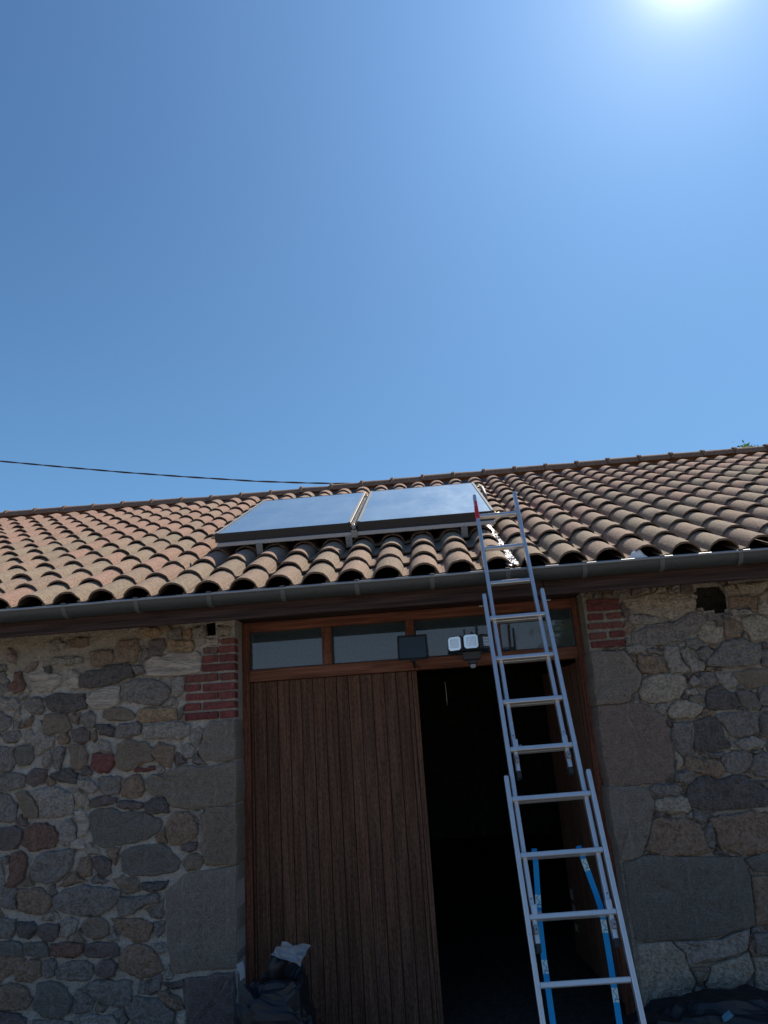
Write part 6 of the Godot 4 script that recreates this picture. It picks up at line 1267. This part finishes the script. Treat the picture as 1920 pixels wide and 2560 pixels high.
func gutter() -> void:
	var g := thing("rain_gutter", Vector3(0, 2.496, 0.4335), "grey zinc half-round rain gutter hung along the tiled eaves", "gutter")
	var st := begin()
	var x0 := -7.1
	var parts := 26
	var len := 13.8 / parts
	for k in parts:
		for s in 14:
			st.set_smooth_group(1)
			var a0 := PI * s / 14.0
			var a1 := PI * (s + 1) / 14.0
			var xa := x0 + len * k
			var xb := xa + len
			var p := func(x: float, a: float, r: float) -> Vector3: return Vector3(x, -r * sin(a) + 0.003 * rough_noise.get_noise_1d(x * 0.8), r * cos(a))
			quad(st, p.call(xa, a0, 0.0670), p.call(xb, a0, 0.0670), p.call(xb, a1, 0.0670), p.call(xa, a1, 0.0670))
			st.set_smooth_group(2)
			quad(st, p.call(xa, a1, 0.0650), p.call(xb, a1, 0.0650), p.call(xb, a0, 0.0650), p.call(xa, a0, 0.0650))
	put("trough", done(st), M.zinc, g)
	st = begin()
	var line := []
	for k in 60: line.append(Vector3(-7.1 + 13.8 * k / 59.0, 0.002 + 0.003 * rough_noise.get_noise_1d((-7.1 + 13.8 * k / 59.0) * 0.8), 0.0685))
	tube(st, line, 0.0085, 10)
	put("bead", done(st), M.zinc_bright, g)
	st = begin()
	for s in 14:
		var a0 := PI * s / 14.0
		var a1 := PI * (s + 1) / 14.0
		for r in [[0.0712, 0.0678]]:
			st.set_smooth_group(1)
			quad(st, Vector3(-0.014, -r[0] * sin(a0), r[0] * cos(a0)), Vector3(0.014, -r[0] * sin(a0), r[0] * cos(a0)), Vector3(0.014, -r[0] * sin(a1), r[0] * cos(a1)), Vector3(-0.014, -r[0] * sin(a1), r[0] * cos(a1)))
			st.set_smooth_group(-1)
			for x in [-0.014, 0.014]:
				quad(st, Vector3(x, -r[1] * sin(a0), r[1] * cos(a0)), Vector3(x, -r[0] * sin(a0), r[0] * cos(a0)), Vector3(x, -r[0] * sin(a1), r[0] * cos(a1)), Vector3(x, -r[1] * sin(a1), r[1] * cos(a1)))
	block(st, Vector3(0.03, 0.012, 0.022), 0.003, Transform3D(Basis(), Vector3(0, 0.012, 0.0685)))
	var hook := done(st)
	for k in range(-10, 10):
		put("bracket", hook, M.zinc_strap, g, Transform3D(Basis(), Vector3(0.031 + 0.4665 * k, 0, 0)))

func solar() -> void:
	# two flat collectors on rails a hand's breadth above the tiles
	var basis := roof_basis()
	var group := "solar collectors side by side on the roof"
	for k in 2:
		var xa: float = [-1.612, -0.500][k]
		var xb: float = [-0.547, 0.553][k]
		var s0 := 1.075
		var s1: float = [2.98, 3.0][k]
		var mid := (s0 + s1) / 2
		var len := s1 - s0
		var c := thing("solar_collector", roof_point((xa + xb) / 2, mid, 0.211), [
			"left flat solar collector on the tiled roof, farther from the ladder", "right flat solar collector on the tiled roof, behind the ladder's top"][k], "solar collector", group)
		c.basis = basis
		var w := xb - xa
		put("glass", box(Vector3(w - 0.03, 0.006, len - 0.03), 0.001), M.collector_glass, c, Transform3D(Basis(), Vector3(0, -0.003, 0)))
		for e in [[Vector3(0, -0.033, len / 2 - 0.008), Vector3(w, 0.070, 0.016)], [Vector3(0, -0.033, -len / 2 + 0.008), Vector3(w, 0.070, 0.016)]]:
			put("frame", box(e[1], 0.003), M.black_metal, c, Transform3D(Basis(), e[0]))
		for s in [-1.0, 1.0]:
			put("frame", box(Vector3(0.016, 0.070, len - 0.033), 0.003), M.black_metal, c, Transform3D(Basis(), Vector3(s * (w / 2 - 0.008), -0.033, 0)))
			put("edge_trim", box(Vector3(0.02, 0.004, len - 0.04), 0.001), M.trim, c, Transform3D(Basis(), Vector3(s * (w / 2 - 0.012), 0.0045, 0)))
		put("back_plate", box(Vector3(w - 0.034, 0.004, len - 0.034), 0.001), M.grey_metal, c, Transform3D(Basis(), Vector3(0, -0.07, 0)))
		for s in [-1.0, 1.0]:
			for z in [len / 2 - 0.09, -len / 2 + 0.09]:
				var st := begin()
				tube(st, [Vector3(s * (w / 2 - 0.004), -0.04, z), Vector3(s * (w / 2 + (0.020 if (k == 0) == (s > 0) else 0.05)), -0.04, z)], 0.013, 10)
				tube(st, [Vector3(s * (w / 2 + 0.006), -0.04, z), Vector3(s * (w / 2 + 0.018), -0.04, z)], 0.019, 6)
				put("pipe_stub", done(st), M.brass, c)
	var r := thing("mounting_rails", roof_point(-0.52, 1.06, 0.10), "aluminium rails and hooks carrying the two solar collectors", "mounting rail")
	r.basis = basis
	var inv := r.transform.affine_inverse()
	for s in [1.075, 2.80]:
		put("rail", box(Vector3(2.15, 0.030, 0.036), 0.003), M.rail_metal, r, inv * Transform3D(basis, roof_point(-0.52, s, 0.126)))
		for x in [-1.266, -0.57, 0.315]:
			var st := begin()
			st.set_smooth_group(-1)
			block(st, Vector3(0.05, 0.085, 0.006), 0.001, Transform3D(Basis(), Vector3(0, -0.05, 0.024)))
			for q in 3: block(st, Vector3(0.052, 0.008, 0.008), 0.002, Transform3D(Basis(), Vector3(0, -0.014 - 0.013 * q, 0.028)))
			block(st, Vector3(0.05, 0.006, 0.14), 0.001, Transform3D(Basis(), Vector3(0, -0.093, -0.043)))
			put("roof_hook", done(st), M.grey_metal, r, inv * Transform3D(basis, roof_point(x, s, 0.126)))
	put("gap_shade_strip", box(Vector3(0.042, 0.004, 1.86), 0.001), M.black_metal, r, inv * Transform3D(basis, roof_point(-0.5235, 2.04, 0.175)))  # added dark strip, stands in for the shade in the gap between collectors
	put("rail_joint", box(Vector3(0.045, 0.06, 0.012), 0.002), M.grey_metal, r, inv * Transform3D(basis, roof_point(-0.524, 1.05, 0.13)))
	put("rail_joint", box(Vector3(0.03, 0.03, 0.03), 0.004), M.zinc_bright, r, inv * Transform3D(basis, roof_point(-0.524, 1.06, 0.18)))

	# bright foil pushed into the valley beside the right collector
	var corners := [roof_point(0.484, 1.50, 0.034), roof_point(0.550, 1.50, 0.034), roof_point(0.572, -0.03, 0.040), roof_point(0.500, -0.03, 0.040)]
	var fo := put("foil_strip", film([corners[0] - corners[3], corners[1] - corners[3], corners[2] - corners[3], Vector3.ZERO], 5, 54, 0.009, 5), M.foil, self, Transform3D(Basis(), corners[3]))
	tag(fo, "crumpled silver foil strip in the tile valley behind the ladder", "foil")
	# a lagged pipe running up the outer side of the right collector
	var pp := thing("lagged_pipe", roof_point(0.62, 3.0, 0.12), "pale lagged pipe along the upper right edge of the right collector", "pipe")
	var o: Vector3 = pp.position
	var st2 := begin()
	tube(st2, [roof_point(0.35, 3.07, 0.15) - o, roof_point(0.52, 3.08, 0.16) - o, roof_point(0.605, 3.03, 0.17) - o, roof_point(0.628, 2.90, 0.16) - o, roof_point(0.632, 2.72, 0.13) - o, roof_point(0.63, 2.60, 0.09) - o], 0.018, 12)
	put("lagging", done(st2), M.lagging, pp)
	st2 = begin()
	tube(st2, [roof_point(-0.15, 3.09, 0.12) - o, roof_point(0.1, 3.10, 0.16) - o, roof_point(0.35, 3.07, 0.15) - o], 0.010, 8)
	put("bare_pipe", done(st2), M.brass, pp)

func lamps() -> void:
	# the little square panel
	var p := thing("small_solar_panel", Vector3(-0.134, 2.123, 0.03), "small square black-framed solar panel standing on the transom rail", "solar panel")
	p.rotation = Vector3(-0.12, 0, -0.012)
	put("cell_plate", box(Vector3(0.178, 0.142, 0.008), 0.002), M.small_panel, p, Transform3D(Basis(), Vector3(0, 0, 0.006)))
	for s in [-1.0, 1.0]:
		put("frame", box(Vector3(0.2, 0.012, 0.022), 0.005), M.black_plastic, p, Transform3D(Basis(), Vector3(0, s * 0.0765, 0)))
		put("frame", box(Vector3(0.012, 0.1405, 0.022), 0.005), M.black_plastic, p, Transform3D(Basis(), Vector3(s * 0.094, 0, 0)))
	put("back_plate", box(Vector3(0.176, 0.14, 0.006), 0.002), M.black_plastic, p, Transform3D(Basis(), Vector3(0, 0, -0.006)))
	var st := begin()
	tube(st, [Vector3(0, -0.078, -0.006), Vector3(0, -0.094, -0.03), Vector3(0.0, -0.088, -0.228)], 0.009, 8)
	block(st, Vector3(0.05, 0.016, 0.02), 0.004, Transform3D(Basis(), Vector3(0, -0.083, -0.006)))
	put("bracket", done(st), M.black_plastic, p)
	st = begin()
	tube(st, [Vector3(0.004, -0.09, -0.02), Vector3(0.02, -0.105, -0.06), Vector3(0.05, -0.125, -0.224)], 0.0022, 6)
	put("wire", done(st), M.cable, p)

	# the lamp with three heads
	var l := thing("security_lamp", Vector3(0.252, 2.05, 0.0), "three-headed white-faced security lamp under the transom, left of the ladder", "security lamp")
	put("base", box(Vector3(0.122, 0.062, 0.06), 0.008), M.black_plastic, l, Transform3D(Basis(Vector3.RIGHT, 0.1), Vector3(0, -0.005, 0.0)))
	put("arm", box(Vector3(0.03, 0.05, 0.20), 0.004), M.black_plastic, l, Transform3D(Basis(), Vector3(0, -0.01, -0.098)))
	put("neck", box(Vector3(0.062, 0.03, 0.05), 0.006), M.black_plastic, l, Transform3D(Basis(), Vector3(0.002, -0.048, 0.0)))
	put("sensor", box(Vector3(0.036, 0.03, 0.036), 0.008), M.lamp_grey, l, Transform3D(Basis(), Vector3(0.002, -0.074, 0.006)))
	for k in 3:
		var at: Vector3 = [Vector3(-0.098, 0.073, 0.040), Vector3(0.0, 0.078, 0.06), Vector3(0.098, 0.073, 0.040)][k]
		var turn := Basis(Vector3.UP, [-0.55, 0.0, 0.55][k]) * Basis(Vector3.RIGHT, -0.04)
		var head := put("lamp_head", box(Vector3(0.104, 0.100, 0.03), 0.012), M.black_plastic, l, Transform3D(turn, at))
		var front := begin()
		front.set_smooth_group(-1)
		var hw := 0.046
		var hh := 0.044
		var cut := 0.012
		var o: Array = [Vector2(-hw + cut, hh), Vector2(hw - cut, hh), Vector2(hw, hh - cut), Vector2(hw, -hh + cut), Vector2(hw - cut, -hh), Vector2(-hw + cut, -hh), Vector2(-hw, -hh + cut), Vector2(-hw, hh - cut)]
		for i in o.size():
			var q: Vector2 = o[i]
			var n: Vector2 = o[(i + 1) % o.size()]
			tri(front, Vector3(0, 0, 0.019), Vector3(q.x, q.y, 0.019), Vector3(n.x, n.y, 0.019))
			quad(front, Vector3(n.x, n.y, 0.013), Vector3(n.x, n.y, 0.019), Vector3(q.x, q.y, 0.019), Vector3(q.x, q.y, 0.013))
		put("face", done(front), M.lamp_face if k < 2 else M.black_plastic, head)
		var grid := begin()
		for i in 8:
			for j in 6:
				var c := Vector3(-0.029 + 0.0083 * i, -0.025 + 0.010 * j, 0.0195)
				block(grid, Vector3(0.0046, 0.0062, 0.004) if k == 2 else Vector3(0.0022, 0.0085, 0.003), 0.0008, Transform3D(Basis(), c))
		var leds := put("led_grid", done(grid), M.lamp_face if k == 2 else M.lamp_grey, head)
		leds.set_meta("kind", "stuff")
	put("rear_stay", box(Vector3(0.012, 0.09, 0.012), 0.003), M.black_plastic, l, Transform3D(Basis(), Vector3(-0.035, 0.12, 0.03)))

func ladder() -> void:
	var foot_k := 12.80
	var u := Vector3(0.0123, -0.9285, 0.3712).normalized()       # down the ladder
	var n := Vector3(1, 0, 0).cross(u).normalized()               # into the wall
	var across := u.cross(n).normalized()
	if across.x < 0: across = -across
	var step := 0.256
	var top := Vector3(0.4888, 2.8946, 0.4124)
	var at := func(k: float, x: float, back: float) -> Vector3: return top + u * (step * k) + across * x + n * back
	var base: Vector3 = at.call(foot_k, 0.0, 0.0)
	var l := thing("extension_ladder", base, "three-section aluminium ladder leaning on the gutter in front of the doorway", "ladder")
	var frame := Basis(across, -u, across.cross(-u))
	var lay := func(called: String, size: Vector3, k: float, x: float, back: float, m: Material, parent: Node) -> MeshInstance3D:
		return put(called, box(size, 0.003), m, parent, Transform3D(frame, at.call(k, x, back) - base))
	var secs := [[-0.66, 6.42, 0.2825, 0.030, 0, 6], [2.37, 9.40, 0.361, -0.002, 3, 9], [6.56, 12.70, 0.425, -0.034, 7, 12]]
	for i in 3:
		var s: Array = secs[i]
		var sec := holder("ladder_section", l)
		tag(sec, ["narrow top section reaching past the eave", "middle section", "wide bottom section"][i])
		var rw := 0.021
		for side in [-1.0, 1.0]:
			var x: float = side * (s[2] / 2 - rw / 2)
			lay.call("rail", Vector3(rw, (s[1] - s[0]) * step, 0.044), (s[0] + s[1]) / 2, x, s[3], M.aluminium, sec)
			lay.call("end_cap", Vector3(rw + 0.002, 0.035, 0.046), s[1] + 0.055, x, s[3], M.rubber, sec)
			lay.call("end_cap", Vector3(rw - 0.001, 0.004, 0.041), s[0] - 0.008, x, s[3], M.rubber, sec)
			if i == 1:
				lay.call("pin", Vector3(0.03, 0.007, 0.007), 2.645, side * (s[2] / 2 + 0.014), s[3], M.zinc_bright, sec)
			if i < 2:
				var kk: float = [6.0, 9.0][i]
				lay.call("catch_hook", Vector3(0.026, 0.05, 0.05), kk - 0.10, x - side * 0.004, s[3] - 0.022, M.aluminium, sec)
				lay.call("catch_hook", Vector3(0.019, 0.036, 0.046), kk + 0.19, x, s[3] - 0.018, M.zinc_bright, sec)
				lay.call("bolt", Vector3(0.007, 0.007, 0.006), kk + 0.19, x, s[3] - 0.043, M.rubber, sec)
				lay.call("bolt", Vector3(0.007, 0.007, 0.006), kk - 0.30, x, s[3] - 0.024, M.rubber, sec)
				if side < 0: lay.call("catch_hook", Vector3(0.016, 0.016, 0.03), kk - 0.06, x + 0.028, s[3] - 0.02, M.zinc_bright, sec)
		for k in range(s[4], s[5] + 1):
			lay.call("rung", Vector3(s[2] - 2 * rw - 0.001, 0.022, 0.032), float(k), 0.0, s[3], M.aluminium, sec)
	var sec0: Node = l.get_child(0)
	lay.call("sticker", Vector3(0.023, 0.10, 0.047), -0.10, -0.1315, 0.029, M.red_plastic, sec0)
	lay.call("sticker", Vector3(0.015, 0.05, 0.049), -0.37, -0.129, 0.028, M.red_plastic, sec0)
	# two lengths of blue webbing hung from behind a rung
	var sl := [Vector3(0.402, 1.015, 1.098), Vector3(0.400, 0.962, 1.120), Vector3(0.379, 0.749, 1.205), Vector3(0.372, 0.589, 1.269), Vector3(0.371, 0.373, 1.355), Vector3(0.366, 0.11, 1.46), Vector3(0.365, -0.145, 1.56)]
	var sr := [Vector3(0.613, 1.015, 1.098), Vector3(0.624, 0.962, 1.120), Vector3(0.654, 0.812, 1.180), Vector3(0.663, 0.751, 1.204), Vector3(0.656, 0.549, 1.285), Vector3(0.646, 0.362, 1.359), Vector3(0.642, 0.11, 1.46), Vector3(0.64, -0.145, 1.56)]
	for k in 2:
		var pts: Array = [sl, sr][k]
		var from: Vector3 = pts[0]
		for i in pts.size(): pts[i] = pts[i] - from
		var o: MeshInstance3D = put("strap", strap_mesh(pts, 0.025, [0.06, 0.20][k]), M.webbing, self, Transform3D(Basis(), from))
		tag(o, ["blue webbing strap hanging behind the ladder's left rail", "blue webbing strap slanting behind the ladder's right rail"][k], "strap", "blue straps hanging behind the ladder")

func loose_things() -> void:
	# rubbish bag against the closed leaf, with clear film spilling from its mouth
	var bag := thing("rubbish_bag", Vector3(-1.03, GROUND, 0.30), "full black rubbish bag standing against the left door jamb", "rubbish bag")
	put("body", crumple(Vector3(0.48, 0.50, 0.42), 8, 0.17, 22, 40, 0.5), M.bag, bag)
	var st := begin()
	tube(st, [Vector3(-0.02, 0.44, 0.0), Vector3(-0.01, 0.52, 0.01), Vector3(0.04, 0.575, 0.02)], 0.05, 9)
	put("neck", done(st), M.bag, bag)
	var c := [Vector3(-1.049, 0.446, 0.37), Vector3(-0.985, 0.492, 0.34), Vector3(-0.83, 0.468, 0.33), Vector3(-0.885, 0.385, 0.38)]
	var f0: Vector3 = c[0]
	for i in 4: c[i] = c[i] - f0
	var fm := put("plastic_film", film(c, 6, 6, 0.014, 17), M.clear_film, self, Transform3D(Basis(), f0))
	tag(fm, "crumpled translucent white plastic film on top of the rubbish bag", "plastic film")
	var sc := [Vector3(-1.249, 0.40, 0.36), Vector3(-1.215, 0.415, 0.35), Vector3(-1.200, 0.34, 0.37), Vector3(-1.228, 0.32, 0.37)]
	f0 = sc[0]
	for i in 4: sc[i] = sc[i] - f0
	var fs := put("plastic_film", film(sc, 2, 3, 0.006, 23), M.clear_film, self, Transform3D(Basis(), f0))
	tag(fs, "tiny white plastic scrap at the rubbish bag's left shoulder", "plastic film")
	# dark sheeting heaped at the foot of the right wall
	var heap := thing("plastic_sheeting", Vector3(1.42, GROUND, 0.30), "heap of dark plastic sheeting at the foot of the right wall", "plastic sheeting")
	put("sheet", crumple(Vector3(1.2, 0.27, 0.5), 31, 0.17, 16, 52, 0.75), M.bag, heap)
	var sp := [Vector3(1.318, 0.062, 0.53), Vector3(1.375, 0.088, 0.52), Vector3(1.362, 0.108, 0.50), Vector3(1.318, 0.088, 0.51)]
	f0 = sp[0]
	for i in 4: sp[i] = sp[i] - f0
	var teal := paint(Color(0.07, 0.19, 0.26), 0.6)
	tag(put("paper_scrap", film(sp, 2, 2, 0.003, 9), teal, self, Transform3D(Basis(), f0)), "small teal scrap lying on the dark plastic sheeting", "scrap")
	# white rag caught between the last tile and the gutter
	var rag := thing("white_rag", Vector3(1.30, 2.49, 0.455), "crumpled white plastic rag caught between eaves tiles and gutter", "rag")
	put("cloth", crumple(Vector3(0.135, 0.085, 0.07), 12, 0.30, 4, 9, 1.25), M.white_film, rag, Transform3D(Basis(Vector3.BACK, -0.05), Vector3(0, 0, 0)))
	# notices on the open leaf and a pale thread drawn for a chink of daylight
	var open := Transform3D(Basis(Vector3.UP, -deg_to_rad(85.0)), Vector3(0.974, 0, -0.27))
	for k in 3:
		var d: Array = [[-1.02, 0.325, 0.085, 0.07], [-1.00, 0.228, 0.08, 0.055], [-1.00, 0.105, 0.075, 0.05]][k]
		var pn := put("paper_notice", box(Vector3(d[2], d[3], 0.002), 0.0005), M.paper, self, open * Transform3D(Basis(Vector3.BACK, 0.03), Vector3(d[0], d[1], -0.0045)))
		tag(pn, ["topmost of three small grey paper notices on the dark open leaf", "middle one of three small grey paper notices on the dark open leaf", "lowest of three small grey paper notices, below the rung"][k], "notice", "paper notices on the open door leaf")
	st = begin()
	tube(st, [Vector3(0, 0.16, 0), Vector3(0.003, 0.08, 0), Vector3(0.001, 0.0, 0)], 0.0016, 5)
	tag(put("chink_streak", done(st), M.chink_streak, self, Transform3D(Basis(), Vector3(0.066, 1.755, -0.5))), "short pale thread drawn in for a chink of daylight in the dark doorway", "chink_streak")

func far_things() -> void:
	# overhead cable: two twisted cores sagging down behind the ridge
	var pts := [Vector3(-14.0, 7.55, -5.5), Vector3(-10.5, 6.83, -5.5), Vector3(-8.0, 6.36, -5.5), Vector3(-6.535, 6.08, -5.5), Vector3(-5.526, 5.89, -5.5), Vector3(-4.531, 5.708, -5.5), Vector3(-3.559, 5.545, -5.5), Vector3(-2.461, 5.372, -5.5), Vector3(-1.673, 5.272, -5.5), Vector3(-1.026, 5.202, -5.5), Vector3(1.0, 4.9, -5.5), Vector3(4.2, 3.86, -5.5)]
	var fine := []
	for i in pts.size() - 1:
		var n := int(maxf(2, (pts[i + 1] - pts[i]).length() / 0.05))
		for k in n: fine.append((pts[i] as Vector3).lerp(pts[i + 1], float(k) / n))
	fine.append(pts[-1])
	var cable := thing("overhead_cable", Vector3(-14.0, 7.55, -5.5), "black twisted overhead cable running down behind the roof ridge", "cable")
	for s in 2:
		var st := begin()
		var line := []
		for i in fine.size():
			var a := i * 0.42 + PI * s
			line.append(fine[i] + Vector3(0, sin(a), cos(a)) * 0.0058 - cable.position)
		tube(st, line, 0.0080, 6)
		put("core", done(st), M.cable, cable)
	tree("tree", Vector3(9.75, GROUND, -16.0), 9.15, Vector3(1.0, 2.2, 1.0), 11000, 0.075, 3, "slim green treetop showing just above the ridge at right")
	tree("tree", Vector3(10.9, GROUND, -16.4), 9.35, Vector3(0.75, 2.2, 0.9), 9000, 0.075, 5, "green treetop at the right edge of the picture, beyond the ridge")
	tree("tree", Vector3(4.62, GROUND, 12.0), 4.9, Vector3(1.7, 1.8, 1.6), 12000, 0.075, 7, "leafy tree across the yard, mirrored in the rightmost transom pane")
